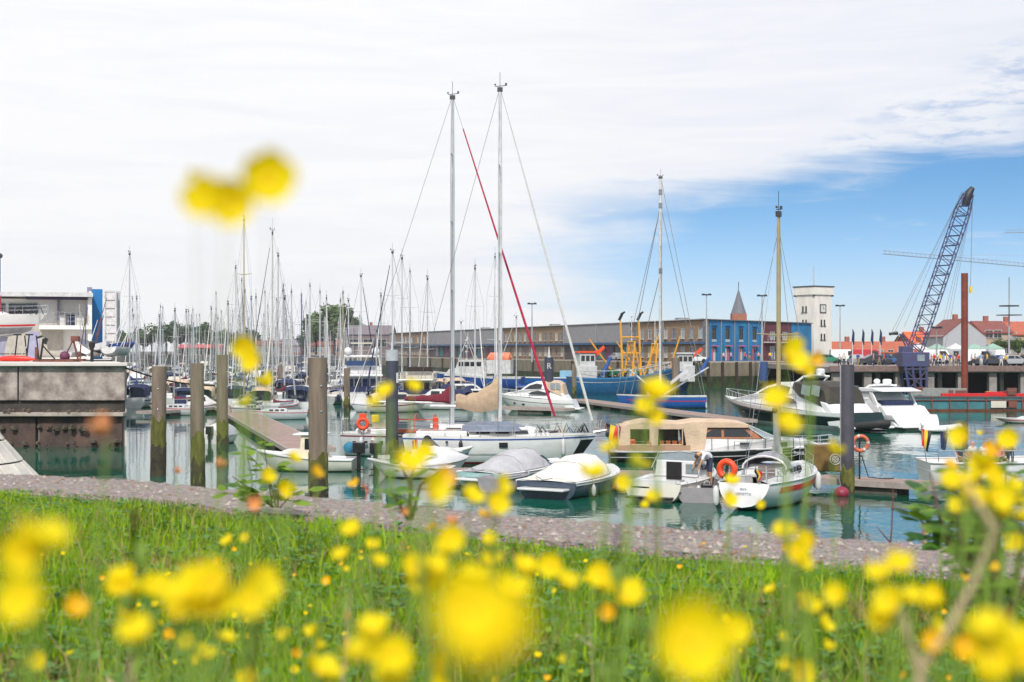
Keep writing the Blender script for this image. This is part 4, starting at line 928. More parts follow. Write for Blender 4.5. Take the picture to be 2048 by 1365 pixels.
# sport yachts
bright = mat('polished white gelcoat', (.80, .80, .81), .25, var=.05, scale=1, coat=.3)
def sport_yacht(label, L=15., hullm=teald, canopym=None, hardtop=False, sc=1., group=None, wt=.42):
    t = thing('sport_yacht', label, 'yacht', group=group, scale=sc); h = Hull(L, 4.3, 1.25, .75, .6, .9, .42, 2.3, 2.6, 2.6, .3, -1.1, .02)
    h.hull(hullm, t, 24); h.deck(white, t)
    h.band(-.0, wt, bright, t, 'white_topside', 0, 1, .02); h.band(wt, wt+.05, steel, t, 'chrome_strip', 0, .99, .035)
    h.band(.32, .0, offw, t, 'boot_stripe', 0, .97, .02, absz=True)
    wf_ = lambda x_, z_: (1.95-.3*max(0, z_-1.4))*(1-.9*max(0., (x_+1)/(L*.62))**2.2)
    up = MB().prof([(-L*.40, 1.2), (L*.36, 1.75), (L*.30, 1.95), (L*.14, 2.35), (L*.05, 2.95), (-L*.05, 3.3), (-L*.18, 3.38), (-L*.22, 3.2), (-L*.27, 2.55), (-L*.37, 1.75)], wf_).build('superstructure', bright, t, bevel=.05)
    for sd in (-1, 1):
        MB().pane([(L*.10, 2.42), (-L*.12, 2.5), (-L*.13, 2.95), (-L*.06, 3.08), (L*.03, 2.85)], wf_, sd, .03).build('upper_window', glassd, up)
        MB().pane([(L*.05, 1.9), (-L*.20, 1.8), (-L*.17, 2.1), (-L*.08, 2.28), (L*.0, 2.15)], wf_, sd, .03).build('side_window', glassd if hullm != teald else mat('bronze glass', (.09, .06, .045), .1), up)
    ws = MB(); ws.add([(L*.13, -.95, 2.42), (L*.15, 0, 2.44), (L*.13, .95, 2.42), (L*.035, 1.15, 3.02), (L*.045, 0, 3.1), (L*.035, -1.15, 3.02)], [(0, 1, 4, 5), (1, 2, 3, 4)]); ws.build('windscreen', glassd, up)
    if canopym:
        rg = []
        for x_, zt_, zb_ in ((-L*.17, 3.42, 2.9), (-L*.22, 3.45, 2.3), (-L*.32, 3.38, 1.9), (-L*.38, 3.05, 1.6), (-L*.41, 1.9, 1.5)):
            rg.append([(x_, -1.86, zb_), (x_, -1.7, zb_+(zt_-zb_)*.8), (x_, -1.2, zt_), (x_, 1.2, zt_), (x_, 1.7, zb_+(zt_-zb_)*.8), (x_, 1.86, zb_)])
        cn_ = MB().loft(rg, sm=False).build('cockpit_canopy', canopym, t)
        for a, b in ((-L*.235, -L*.295), (-L*.305, -L*.36)):
            for sd in (-1, 1): MB().add([(a, sd*1.9, 2.5), (b, sd*1.9, 2.35), (b, sd*1.78, 3.1), (a, sd*1.78, 3.2)], [(0, 1, 2, 3)]).build('canopy_window', glassl, cn_)
    if hardtop:
        MB().prof([(-L*.40, 3.28), (-L*.1, 3.15), (-L*.02, 3.3), (-L*.12, 3.55), (-L*.3, 3.58)], 1.75).build('hardtop', bright, t, bevel=.06)
        for sd in (-1, 1): MB().add([(-L*.33, sd*1.75, 1.7), (-L*.36, sd*1.75, 1.7), (-L*.28, sd*1.7, 3.3), (-L*.25, sd*1.7, 3.3), (-L*.33, sd*1.65, 1.7), (-L*.36, sd*1.65, 1.7), (-L*.28, sd*1.6, 3.3), (-L*.25, sd*1.6, 3.3)], [(0, 1, 2, 3), (4, 7, 6, 5), (0, 3, 7, 4), (1, 5, 6, 2)]).build('hardtop_leg', bright, t)
        MB().box((-L*.3, 0, 2.0), (1.6, 2.6, .9)).build('cockpit_seat', navyc, t, bevel=.1)
    # transom, platform
    MB().prof([(-L*.5-.5, .3), (-L*.42, .3), (-L*.36, 2.05), (-L*.40, 1.95), (-L*.45, 1.3)], 1.86).build('transom', bright, t, bevel=.08)
    MB().box((-L*.5-.55, 0, .28), (1.5, 3.8, .16)).build('swim_platform', bright, t, bevel=.06)
    ar = MB(); ar.tube([(-L*.16, -1.3, 3.3), (-L*.2, -1.2, 3.75), (-L*.2, 1.2, 3.75), (-L*.16, 1.3, 3.3)], [.12, .09, .09, .12], n=6); ar.box((-L*.2, 0, 3.86), (.5, 1.4, .08)); a_ = ar.build('radar_arch', bright, t)
    rd = MB(); rd.tube([(-L*.2, -.4, 3.9), (-L*.2, -.4, 4.05), (-L*.2, -.4, 4.25), (-L*.2, -.4, 4.33)], [.3, .34, .34, .2], n=12); rd.build('radar_dome', bright, a_)
    MB().ball((-L*.2, .5, 4.12), .25, n=12, m=8).build('satellite_dome', bright, a_)
    r_ = MB(); pts = {-1: [], 1: []}
    for sd in (-1, 1):
        for i in range(9):
            q = .52+.46*i/8; p = Vector(h.pt(q, 0, sd, -.15)); r_.bar(p, p+Vector((.12, 0, .62)), .02, n=4); pts[sd].append(p+Vector((.12, 0, .62)))
        r_.tube(pts[sd], .024, n=5)
    r_.bar(pts[-1][-1], pts[1][-1], .024, n=5); r_.build('bow_rail', steel, t)
    for q in (.62, .75): 
        for sd in (-1, 1): MB().ball(h.pt(q, .38, sd, .0), .28, .05, .1, n=10, m=5).build('porthole', glassd, t)
    return t, h
brownc = mat('olive black canopy', (.035, .032, .022), .6, var=.3)
y1, hy1 = sport_yacht('sleek white sport yacht with dark green hull and black cockpit canopy behind the sailboat', 15.6, teald, brownc, wt=.26)
bowp = Vector((X(1450, 113), 113)); stp = Vector((X(1722, 98.2), 98.2)); d = bowp-stp; y1.location = (*((bowp+stp)/2), 0); y1.rotation_euler.z = math.atan2(d.y, d.x); y1.scale = (d.length/15.6, .95, .98)
y1.rotation_euler.z += 0
y2, hy2 = sport_yacht('white sport yacht with white hardtop and navy cockpit seats, stern toward the open water', 13., white, None, True)
d2 = Vector((X(1560, 118), 118))-Vector((X(1852, 98.5), 98.5)); y2.location = (*((Vector((X(1560, 118), 118))+Vector((X(1852, 98.5), 98.5)))/2), 0); y2.rotation_euler.z = math.atan2(d2.y, d2.x); y2.scale = (1.02, .95, .80); _dn = d2.normalized(); y2.location = (X(1838, 99.5)+_dn.x*7.2, 99.5+_dn.y*7.2, 0)
# tenders
def rib(label, L, tubem, eng=True, name='inflatable_dinghy'):
    t = thing(name, label, 'dinghy'); r = L*.075; w_ = L*.22
    mb = MB(); pts = [(-L/2, -w_, r), (0, -w_, r*1.1), (L*.3, -w_*.8, r*1.5), (L*.46, -w_*.3, r*2), (L*.46, w_*.3, r*2), (L*.3, w_*.8, r*1.5), (0, w_, r*1.1), (-L/2, w_, r)]
    mb.tube(pts, [r*.5]+[r]*6+[r*.5], n=10); mb.build('inflated_tube', tubem, t)
    fl_ = MB(); fl_.add([(p[0], p[1]*.95, r*.5) for p in pts], [tuple(range(8))]); fl_.add([(p[0], p[1]*.95, -.05) for p in pts], [tuple(range(8))]); fl_.build('floor', greyp, t)
    MB().box((-L*.44, 0, r*1.2), (.06, w_*1.9, r*2.4)).build('transom', greyp, t); MB().box((0, 0, r*1.6), (L*.09, w_*1.8, .05)).build('thwart', greyp, t)
    if eng: outboard(t, -L*.47, r*2, 0, .9)
    return t
rb = rib('black inflatable tender with outboard on the stern platform of the dark green yacht', 3.6, rubber); rb.location = (X(1737, 96.6), 96.6, .12); rb.rotation_euler.z = math.atan2(d.y, d.x)+R(178)
wr2 = rib('white inflatable dinghy floating off the white yacht stern', 2.7, white, False); wr2.location = (X(1881, 96.6), 96.6, 0); wr2.rotation_euler.z = R(-8)

# small white sailboat with the red stripe
s3 = thing('sailing_boat', 'small white sailboat with a red side stripe, clear sprayhood and orange ring on its stern', 'sailboat')
h3 = Hull(7.0, 2.75, .95, .30, .3, .66, .48, 2.1, .9, 2.0, 0, -.25, .02, .30)
h3.hull(white, s3, 24); h3.band(.18, .36, redp, s3, 'red_stripe', .12, .93, .012); h3.band(.37, .395, redp, s3, 'thin_red_line', .12, .93, .012); h3.band(.06, -.1, blackp, s3, 'boot_stripe', 0, .97, .008, absz=True); h3.deck(white, s3, .0, .06, t0=.36)
h3.rail_strip(white, s3, .04, 'toe_rail')
mb = MB()      # open cockpit: side decks, seats and well
for sd in (-1, 1):
    mb.loft([[h3.pt(t_, 0, sd), (h3.X(t_), sd*.62, h3.zs(t_)+.1), (h3.X(t_), sd*.58, h3.zs(t_)+.08), (h3.X(t_), sd*.56, h3.zs(t_)-.28), (h3.X(t_), sd*.3, h3.zs(t_)-.3), (h3.X(t_), sd*.3, .25)] for t_ in (.0, .1, .2, .3, .38)], sm=False)
mb.build('cockpit', white, s3); MB().box((-2.2, 0, .3), (2.6, .62, .05)).build('cockpit_floor', teak, s3)
MB().box((-3.42, 0, .82), (.12, 1.5, .3)).build('stern_deck', white, s3, bevel=.03)
co = coach(s3, h3, -.95, 2.2, h3.zs(.5)-.02, .42, .86, white, 3, glassd, .8)
db = MB(); db.box((-.98, 0, .98), (.06, .62, .8)); hb_ = db.build('companionway', mat('grey brown hatch', (.20, .17, .16), .5), s3)
mb = MB(); mb.box((-1.02, 0, .98), (.04, .03, .8)); mb.box((-1.02, 0, 1.15), (.04, .62, .03)); mb.build('hatch_trim', offw, hb_)
smk = mat('smoked plastic hood', (.28, .27, .32), .25)
sprayhood(s3, -1.25, 1.28, .82, smk, .62, 1.15)
mb = MB(); mb.tube([(-1.25, .82*math.cos(PI*k/10), 1.3+.46*math.sin(PI*k/10)) for k in range(11)], .035, n=6); mb.build('hood_edge', white, s3)
mast(s3, .45, 1.35, 10.75, .085, golda, h3, 1, None, stay_t=.99, frac=.93, wr_=.010)
mst = MB(); mst.tube([(.35, 0, 1.5), (-.6, -.25, 2.4), (-1.35, -.42, 3.35)], [.13, .11, .06], n=8); bo = mst.build('raised_boom', white, s3)
MB().tube([(.38, 0, 1.35), (.28, 0, 1.9), (.05, -.05, 2.2)], [.17, .2, .1], n=8).build('sail_bundle', whitec, bo)
MB().ball((-1.38, -.43, 3.42), .11, n=8, m=5).build('boom_end_block', blackp, bo)
lifelines(h3, s3, .1, .93, .5, 6, r=.013)
sr = MB()
for z_ in (.5, 1.0): sr.tube([(-2.7, -1.15, .92+z_*.55), (-3.42, -.8, .92+z_*.55), (-3.42, .8, .92+z_*.55), (-2.7, 1.15, .92+z_*.55)], .016, n=5)
for p in ((-3.42, -.8), (-3.42, .8), (-2.7, -1.15), (-2.7, 1.15)): sr.bar((*p, .9), (*p, 1.47), .016, n=4)
sr.build('stern_rail', steel, s3)
hs = MB(); hs.torus((-3.5, .62, 1.42), .27, .115, 'x', 22, 8, a0=R(-62), a1=R(242)); hs.build('horseshoe_buoy', orange, s3)
MB().tube([(-3.5, .62, 1.5), (-3.55, .62, 1.2), (-3.5, .62, 1.02)], [.05, .07, .04], n=6).build('safety_light', blackp, s3)
wn = MB()
for x_, y_ in ((-1.6, -.68), (-1.6, .68), (-.2, -.5), (1.2, -.55)): wn.tube([(x_, y_, 1.05), (x_, y_, 1.2), (x_, y_, 1.25)], [.07, .06, .08], n=8)
wn.build('winch', steel, s3); MB().ball((-.1, -.95, 1.25), .12, .1, .15, n=8, m=5).build('black_ball', blackp, s3)
for tt in (.03, .80, .86): fender(h3, s3, tt, 1 if tt < .1 else -1, white, .6, .12)
fender(h3, s3, .9, -1, white, .5, .11)
fl_ = MB(); fl_.bar((-3.4, -.45, 1.0), (-3.62, -.45, 1.6), .015, n=4); fs2 = fl_.build('flag_staff', steel, s3); flag(fs2, (-3.6, -.45, 1.5), .2, .3, [blackp, ybelt, redp], R(-90), 1.4)
for i, (tx, zz, sz) in enumerate((('SEVA', .76, .11), ('LEEMETTA', .60, .13))): text('transom_lettering', tx, sz, mat('faded grey lettering', (.27, .28, .34), .6), s3, (-3.585-.045*i, 0, zz), (R(78), 0, R(-90)))
cb = Vector((X(1488, 49.4), 49.4)); th = R(62); s3.location = (cb.x+3.5*math.cos(th), cb.y+3.5*math.sin(th), 0); s3.rotation_euler.z = th

# small covered boats and cuddies in the front row
def stern_quarter(t, px, D, L, th=R(57)): t.location = (X(px, D)+L/2*math.cos(th), D+L/2*math.sin(th), 0); t.rotation_euler.z = th
def covered(label, L, B, hullm, coverm, topz=1.35, Fb=.72):
    t = thing('covered_speedboat', label, 'motorboat'); h = Hull(L, B, Fb, .3, .3, .92, .45, 2.2, .8, 2.8, .15, .05, .0)
    h.hull(hullm, t, 20); h.band(0, .13, white, t, 'gunwale_band', 0, 1, .03); h.rail_strip(white, t, .045, 'gunwale'); h.deck(white, t, .02, .08)
    rg = []
    for t_, k, zt_ in ((.03, .93, .12), (.12, .9, .22), (.3, .86, .55), (.45, .84, .72), (.58, .8, .7), (.68, .74, .42), (.8, .55, .14)):
        b = h.hb(t_)*k; z_ = h.zs(t_)+.03; hh_ = zt_*topz/1.35*1.1; rg.append([(h.X(t_), -b, z_), (h.X(t_), -b*.86, z_+hh_*.45), (h.X(t_), -b*.45, z_+hh_*.92), (h.X(t_), 0, z_+hh_), (h.X(t_), b*.45, z_+hh_*.92), (h.X(t_), b*.86, z_+hh_*.45), (h.X(t_), b, z_)])
    cv = MB().loft(rg, cap0=True).build('boat_cover', coverm, t)
    sm_ = MB()
    for r_ in (rg[2], rg[4]): sm_.tube([Vector(p)+Vector((0, 0, .012)) for p in r_], .012, n=4)
    sm_.build('cover_seam', mat('cover seam', (.3, .29, .28), .8), cv)
    MB().box((-L/2-.22, 0, .42), (.55, B*.72, .1)).build('bathing_platform', white, t, bevel=.03)
    MB().box((-L/2+.01, 0, .42), (.06, B*.6, .12)).build('exhaust_slot', blackp, t)
    cl_ = MB()
    for sd in (-.7, .7): cl_.tube([(-L/2+.25, sd*B/2-.12, h.zs(0)+.06), (-L/2+.25, sd*B/2, h.zs(0)+.1), (-L/2+.25, sd*B/2+.12, h.zs(0)+.06)], .02, n=4)
    cl_.build('cleat', blackp, t)
    ro = MB(); ro.tube([(-L/2+.1, .5, .95), (-L/2-.1, .1, .8), (-L/2-.05, -.3, .88)], .014, n=4); ro.build('mooring_line', blackp, t)
    for q in (.2, .6): fender(h, t, q, -1, offw if hullm != navy else white, .4, .09)
    return t, h
c5, hc5 = covered('speedboat under a cream cover with slate blue hull, beside the grey tarpaulin boat', 5.6, 2.75, mat('slate blue hull', (.06, .08, .12), .25, var=.15, coat=.3), mat('cream boat cover', (.70, .68, .64), .75, var=.08, scale=2, bump=.4), 1.5)
stern_quarter(c5, 1092, 53.5, 5.6, R(60)); c5.scale.z = .88
c6, hc6 = covered('speedboat under a taut grey tarpaulin with turquoise hull band and small windscreen', 5.4, 2.5, mat('pale turquoise hull', (.30, .48, .48), .3, var=.15), greyc, 1.5)
stern_quarter(c6, 958, 57.5, 5.4, R(52)); c6.scale.z = .86
MB().add([(1.2, -.8, .95), (1.2, -.2, .98), (.75, -.25, 1.4), (.7, -.7, 1.35), (1.17, -.8, .95), (1.17, -.2, .98), (.72, -.25, 1.4), (.67, -.7, 1.35)], [(0, 1, 2, 3), (7, 6, 5, 4)]).build('windscreen', glassmat('teal perspex', (.08, .28, .32)), c6)
# bathtub-like grey tender wedged between the two covered boats
def workskiff(label, L, B, m, loc, rz):
    t = thing('rowing_boat', label, 'rowing boat', loc, rz); h = Hull(L, B, .55, .1, .2, .95, .4, 3, .4, 3.2, .12, .1, 0); h.hull(m, t, 14); h.rail_strip(mat('grey rub rail', (.3, .3, .32), .6), t, .05)
    rg = [[h.pt(q, 0, -1, -.06), (h.X(q), -h.hb(q)*.8, .25), (h.X(q), h.hb(q)*.8, .25), h.pt(q, 0, 1, -.06)] for q in (.03, .2, .4, .6, .8, .93)]; MB().loft(rg, sm=False, cap0=True).build('inner_shell', m, t)
    for q in (.3, .62): MB().box((h.X(q), 0, .42), (.3, h.hb(q)*1.8, .05)).build('thwart', m, t)
    return t
grb = mat('grey mauve plastic', (.36, .34, .37), .6, var=.12)
workskiff('short grey plastic tender wedged between the two covered speedboats', 2.6, 1.3, grb, (X(1017, 56.5), 56.8, 0), R(57))
sk = workskiff('grey mauve work skiff that the bending man stands in beside the red striped sailboat', 3.4, 1.55, grb, (X(1412, 53.0)-.1, 53.6, 0), R(78))

def cuddy(label, L, B, th, px, D, trim=navyc):
    t = thing('cuddy_cruiser', label, 'motorboat'); h = Hull(L, B, .82, .42, .35, .9, .42, 2.1, 1.1, 2.6, .2, -.1, .0)
    h.hull(mat('ivory gelcoat', (.66, .64, .56), .3, var=.05, coat=.3), t, 22); h.band(.36, .42, navy, t, 'blue_pinstripe', 0, .98, .012); h.rail_strip(white, t, .035, 'gunwale')
    h.deck(white, t, .0, .06, t0=.42)
    mb = MB()
    for sd in (-1, 1): mb.loft([[h.pt(t_, 0, sd), (h.X(t_), sd*(h.hb(t_)-.3), h.zs(t_)+.03), (h.X(t_), sd*(h.hb(t_)-.32), .35)] for t_ in (.02, .1, .2, .3, .45)], sm=False)
    mb.box((-L/2+.22, 0, .70), (.36, B*.72, .5)); mb.build('cockpit_liner', white, t); MB().box((-L*.24, 0, .36), (L*.46, B*.78, .05)).build('cockpit_floor', deckm, t)
    MB().box((-L*.34, .2, .62), (.5, 1.0, .45)).build('seat', cream, t, bevel=.05)
    wf_ = lambda x_, z_: B*.40*(1-.2*max(0, z_-1))*(1-.45*max(0., (x_+.3)/(L*.45))**2)
    cb_ = MB().prof([(-L*.07, .4), (L*.36, 1.1), (L*.22, 1.34), (L*.05, 1.62), (-L*.07, 1.66)], wf_).build('cabin', white, t, bevel=.05)
    MB().box((-L*.07-.02, .12, 1.18), (.06, .62, .82)).build('cabin_door', blackp, cb_); MB().box((-L*.07-.02, -.62, 1.3), (.05, .5, .42)).build('bulkhead_window', glassl, cb_)
    for sd in (-1, 1): MB().pane([(-L*.02, 1.25), (L*.14, 1.22), (L*.08, 1.45), (-L*.02, 1.48)], wf_, sd).build('window', glassd, cb_)
    ws = MB(); ws.tube([(-L*.10, -B*.4, 1.3), (-L*.02, -B*.36, 1.95), (-L*.0, 0, 2.05), (-L*.02, B*.36, 1.95), (-L*.10, B*.4, 1.3)], .025, n=5); ws.build('windscreen_frame', steel, t)
    g = MB(); g.add([(-L*.07, -B*.37, 1.6), (-L*.02, -B*.34, 1.92), (0, 0, 2.02), (-L*.02, B*.34, 1.92), (-L*.07, B*.37, 1.6), (-L*.05, 0, 1.66)], [(0, 1, 2, 5), (5, 2, 3, 4)]); g.build('windscreen', glassl, t)
    lifelines(h, t, .5, .95, .38, 6, r=.016)
    lv = MB(); lv.box((-L/2-.0, .5, .62), (.05, .75, .07)); lv.build('louvre', blackp, t)
    MB().box((-L/2-.2, 0, .2), (.5, B*.7, .08)).build('bathing_platform', blackp, t)
    for q in (.08, .22): fender(h, t, q, -1, offw, .5, .1)
    stern_quarter(t, px, D, L, th); t.scale.z = .82; return t, h
cuddy('ivory cuddy cruiser with an open black cabin door, moored beside the bending man', 5.3, 2.5, R(60), 1305, 52.5)

# little pilot-house boat on the left and its neighbours
pz = thing('pilot_house_boat', 'small white pilothouse fishing boat with black outboard behind the thick wooden pile', 'motorboat')
hp = Hull(4.6, 1.9, .55, .38, .25, .9, .4, 2.2, .7, 2.6, .15, .05, 0); hp.hull(mat('pale ivory hull', (.60, .60, .53), .35, var=.06), pz, 18); hp.deck(white, pz, .02, .05); hp.rail_strip(white, pz, .05)
wp = lambda x_, z_: .68-.08*(z_-.8)
cc = MB().prof([(-1.0, .5), (.55, .62), (.5, 1.0), (.15, 1.0), (0.1, 1.65), (-.85, 1.65), (-.95, 1.0)], wp).build('wheelhouse', mat('warm cream cabin', (.70, .62, .48), .4), pz, bevel=.02)
for a, b in ((-.8, -.5), (-.42, -.08)):
    for sd in (-1, 1): MB().pane([(a, 1.02), (b, 1.02), (b, 1.52), (a, 1.52)], wp, sd, .02).build('window', glassd, cc)
MB().box((-.28, 0, 1.70), (1.5, 1.5, .07)).build('roof', white, pz, bevel=.02)
MB().prof([(.5, .75), (1.25, .78), (.9, .98), (.5, 1.0)], .5).build('cabin_trunk', white, pz, bevel=.03)
MB().tube([(1.5, 0, .9), (1.5, 0, 1.1)], [.06, .03], n=6).build('bollard', blackp, pz)
outboard(pz, -2.35, .75, 0, 1.25); put(pz, 612, 66, R(180)-R(4))
MB().ball((-2.0, -.3, 1.05), .3, .3, .28, n=10, m=6).build('blue_cover_ball', mat('teal blue cover', (.02, .18, .30), .7), pz)

sb = thing('covered_dinghy', 'small white covered dinghy seen from its black outboard, beside the second wooden pile', 'dinghy')
hs_ = Hull(3.6, 1.9, .5, .2, .2, .92, .4, 2.2, .6, 2.6, .1, .05, 0); hs_.hull(white, sb, 14); hs_.rail_strip(offw, sb, .04)
rg = [[(hs_.X(q), hs_.hb(q)*.96*math.cos(PI*k/8), hs_.zs(q)+hh_*math.sin(PI*k/8)) for k in range(9)] for q, hh_ in ((.02, .35), (.2, .62), (.5, .7), (.75, .4), (.95, .1))]
MB().loft(rg, cap0=True).build('boat_cover', white, sb); outboard(sb, -1.85, .55, 0, 1.15); put(sb, 444, 86, R(80))
sb2 = copy_tree(sb, (X(868, 63.5), 63.8, 0), R(38), 'white runabout with raised blue cowling and dark outboard in front of the grey yacht', 1.05)
ex = thing('open_launch', 'little open white launch with a Spanish coloured pennant left of the white runabout', 'motorboat')
he = Hull(3.8, 1.6, .45, .35, .2, .85, .4, 2.1, .8, 2.6, .15, .05, 0); he.hull(white, ex, 14); he.rail_strip(offw, ex, .035); he.deck(deckm, ex, .12, 0.)
MB().prof([(-.6, .3), (.5, .35), (.3, .75), (-.5, .8)], .45).build('console', white, ex, bevel=.04); MB().add([(.32, -.42, .74), (.32, .42, .74), (.0, .38, 1.15), (.0, -.38, 1.15)], [(0, 1, 2, 3)]).build('windscreen', glassb, ex)
fl_ = MB(); fl_.bar((-.2, -.6, .3), (-.2, -.6, 1.7), .018, n=4); fs3 = fl_.build('flag_staff', steel, ex); flag(fs3, (-.18, -.6, 1.65), .22, .8, [redp, ybelt, redp], 0, 1.2)
ex.location = (X(820, 62.5), 62.5, 0); ex.rotation_euler.z = R(172)
c8 = thing('runabout', 'white bow rider with a curved blue windscreen behind the yellow flowers and the steel pile', 'motorboat')
h8 = Hull(4.8, 2.0, .65, .35, .25, .92, .4, 2.2, .8, 2.6, .15, .0, 0); h8.hull(white, c8, 16); h8.band(.25, .33, bluec, c8, 'blue_stripe'); h8.deck(white, c8, .0, .06, t0=.45); h8.rail_strip(offw, c8, .035)
MB().prof([(-.2, .6), (1.6, .85), (.9, 1.05), (-.1, 1.12)], .72).build('foredeck', white, c8, bevel=.05)
MB().loft([[(x_, .75*math.cos(PI*k/8), 1.0+hh_*math.sin(PI*k/8)) for k in range(9)] for x_, hh_ in ((.05, .62), (.45, .1))]).build('windscreen', glassb, c8)
outboard(c8, -2.45, .8, 0, 1.2); c8.location = (X(852, 65.8), 66.3, 0); c8.rotation_euler.z = R(28)
# ------------------------------------------------------------------ piles
timber = mat('weathered pile timber', (.20, .155, .12), .9, var=.35, scale=1.2, bump=.6, stretch=(3, 3, .35))
wetbase = mat('weedy pile foot', (.045, .038, .018), .8, var=.6, scale=2, bump=.5, var2=(.015, .012, .008)); algae = mat('olive algae', (.115, .115, .02), .8, var=.5, scale=2.5, bump=.4, stretch=(2, 2, .6))
def pile(px, D, r, ztop, label, m=timber, wet=2.0, steelp=False, cap=None, group='mooring piles'):
    t = thing('mooring_pile', label, 'pile', (X(px, D), D, 0), 0, group); rn = random.Random(px)
    if not steelp: t.rotation_euler = (R(rn.uniform(-.6, .6)), R(rn.uniform(-.7, .7)), rn.uniform(0, 3))
    mb = MB(); k = 10; n = 14 if not steelp else 20
    zs_ = [wet+(ztop-wet)*i/k for i in range(k+1)]; rings = []
    for z_ in zs_: rings.append([((r*(1+(0 if steelp else rn.uniform(-.05, .05))))*math.cos(2*PI*j/n), r*(1+(0 if steelp else rn.uniform(-.05, .05)))*math.sin(2*PI*j/n), z_) for j in range(n)])
    mb.loft(rings, closed=True, cap1=True, cap0=True); mb.build('shaft', m, t)
    w2 = MB(); rings = [[(r*1.06*(1+rn.uniform(-.06, .06))*math.cos(2*PI*j/n), r*1.06*(1+rn.uniform(-.06, .06))*math.sin(2*PI*j/n), -1.2+(wet+1.25)*i/8+rn.uniform(-.3, .3)*(i == 8)) for j in range(n)] for i in range(9)]
    w2.loft(rings, closed=True, cap1=True); w2.build('algae_band', algae, t)
    w3 = MB(); rings = [[(r*1.09*(1+rn.uniform(-.06, .06))*math.cos(2*PI*j/n), r*1.09*(1+rn.uniform(-.06, .06))*math.sin(2*PI*j/n), -1.2+(wet*.55+1.2)*i/6+rn.uniform(-.35, .25)*(i == 6)) for j in range(n)] for i in range(7)]
    w3.loft(rings, closed=True, cap1=True); w3.build('wet_foot', wetbase, t)
    if cap: c = MB(); c.tube([(0, 0, ztop-.05), (0, 0, ztop+cap)], [r*1.04, r*1.04], n=20); c.build('cap', mat('pale grey pile cap', (.40, .43, .47), .5), t)
    b = MB()
    if not steelp:
        for z_ in (ztop-1.0, ztop-1.9): b.ball((.02, -r*1.0, z_), .04, n=6, m=4)
        b.build('bolt', steel, t)
    return t
pile(316, 63, .32, 4.87, 'leftmost thick timber pile, green weeded at its foot, before the left quay', wet=2.4)
pile(396, 57, .27, 5.06, 'second timber pile from the left, weathered grey-brown', wet=2.1)
pile(445, 84, .33, 5.3, 'timber pile half hidden by a yellow flower beside the long wooden pontoon', wet=1.3)
pile(637, 50.5, .33, 5.32, 'thickest grey timber pile in the middle left, in front of the pilothouse boat', wet=1.7)
dst = mat('dark blue grey steel pile', (.045, .05, .075), .55, var=.25, scale=1.2); dst2 = mat('dark violet steel pile', (.07, .065, .085), .55, var=.3, scale=1.2, bump=.2)
p5 = pile(784, 71, .31, 5.1, 'dark steel pile with a pale grey cap behind the grey yacht stern', dst, 1.0, True, .5)
MB().box((.28, -.2, 4.2), (.1, .12, .5)).build('white_plate', offw, p5)
p6 = pile(1098, 130, .42, 4.9, 'dark steel pile marked with a white letter R in front of the quay wall', dst, 1.2, True, None)
text('pile_letter', 'R', .75, offw, p6, (0, -.46, 4.1), (R(90), 0, 0)); mb = MB(); mb.tube([(0, 0, 4.9), (0, 0, 5.9)], [.16, .02], n=6); mb.build('bird_spike', offw, p6)
p7 = pile(1695, 55.3, .25, 5.02, 'dark violet steel pile on the near pontoon beside the orange lifebuoy', dst2, .9, True, None)
MB().bar((-.27, -.02, .9), (-.27, -.02, 5.0), .035, n=5).build('guide_rail', steel, p7)
pile(1352, 178, .5, 4.6, 'timber dolphin pile beside the dark trawler', timber, 1.4, group='far dolphins'); pile(1527, 205, .62, 3.9, 'blue painted fender pile below the blue shop building', mat('blue painted steel', (.03, .07, .2), .6), 1.0, True, group='far dolphins')
for i, (px, D) in enumerate(((694, 132), (1148, 168), (560, 150))): pile(px, D, .28, 3.9, ['grey pile behind the flybridge yacht', 'pile left of the red and white wheelhouse', 'grey pile among the packed white yachts'][i], timber, 1.2, group='far dolphins')

# ------------------------------------------------------------------ pontoons
plank = mat('grey brown deck board', (.30, .23, .20), .85, var=.25, scale=2.5, bump=.3)
plank2 = mat('reddish deck board', (.34, .235, .205), .85, var=.2, scale=2.5)
floatm = mat('concrete float', (.11, .10, .085), .85, var=.4, scale=1.5)
def pontoon(a, b, w_, label, z=.5, gap=.004, every=5.5, bm=plank, fl=True, bw=.14):
    a = Vector(a); b = Vector(b); d = b-a; Ln = d.length; t = thing('pontoon', label, 'pontoon', (a.x, a.y, 0), math.atan2(d.y, d.x), 'floating pontoons')
    n = int(Ln/bw); mb = MB(); rn = random.Random(int(Ln*10))
    for i in range(n): mb.box((Ln*(i+.5)/n, rn.uniform(-.01, .01), z-.02+rn.uniform(-.004, .004)), (Ln/n-(.02 if bw < .3 else .05), w_-.1, .04), mi=rn.randint(0, 1))
    o = mb.build('deck_boards', [bm, plank2 if bm == plank else bm], t); o['kind'] = 'stuff'
    s_ = MB()
    for sd in (-1, 1): s_.box((Ln/2, sd*(w_/2), z-.12), (Ln, .1, .24))
    s_.box((Ln, 0, z-.12), (.1, w_-.1, .23)); s_.box((0, 0, z-.12), (.1, w_-.1, .23)); s_.build('edge_beam', mat('grey beam', (.36, .31, .29), .85, var=.2), t)
    if fl:
        k = max(1, int(Ln/every))
        for i in range(k): MB().box((Ln*(i+.5)/k, 0, .08), (every*.48, w_-.25, .62)).build('float', floatm, t)
    return t
pontoon((X(900, 60), 60.5), (X(1632, 57.5), 57.8), 2.0, 'long pontoon running behind the front row of small boats')
pontoon((X(1636, 57.3), 57.5), (X(1889, 54.2), 54.4), 1.5, 'narrow pontoon arm right of the dark steel pile', every=4.2)
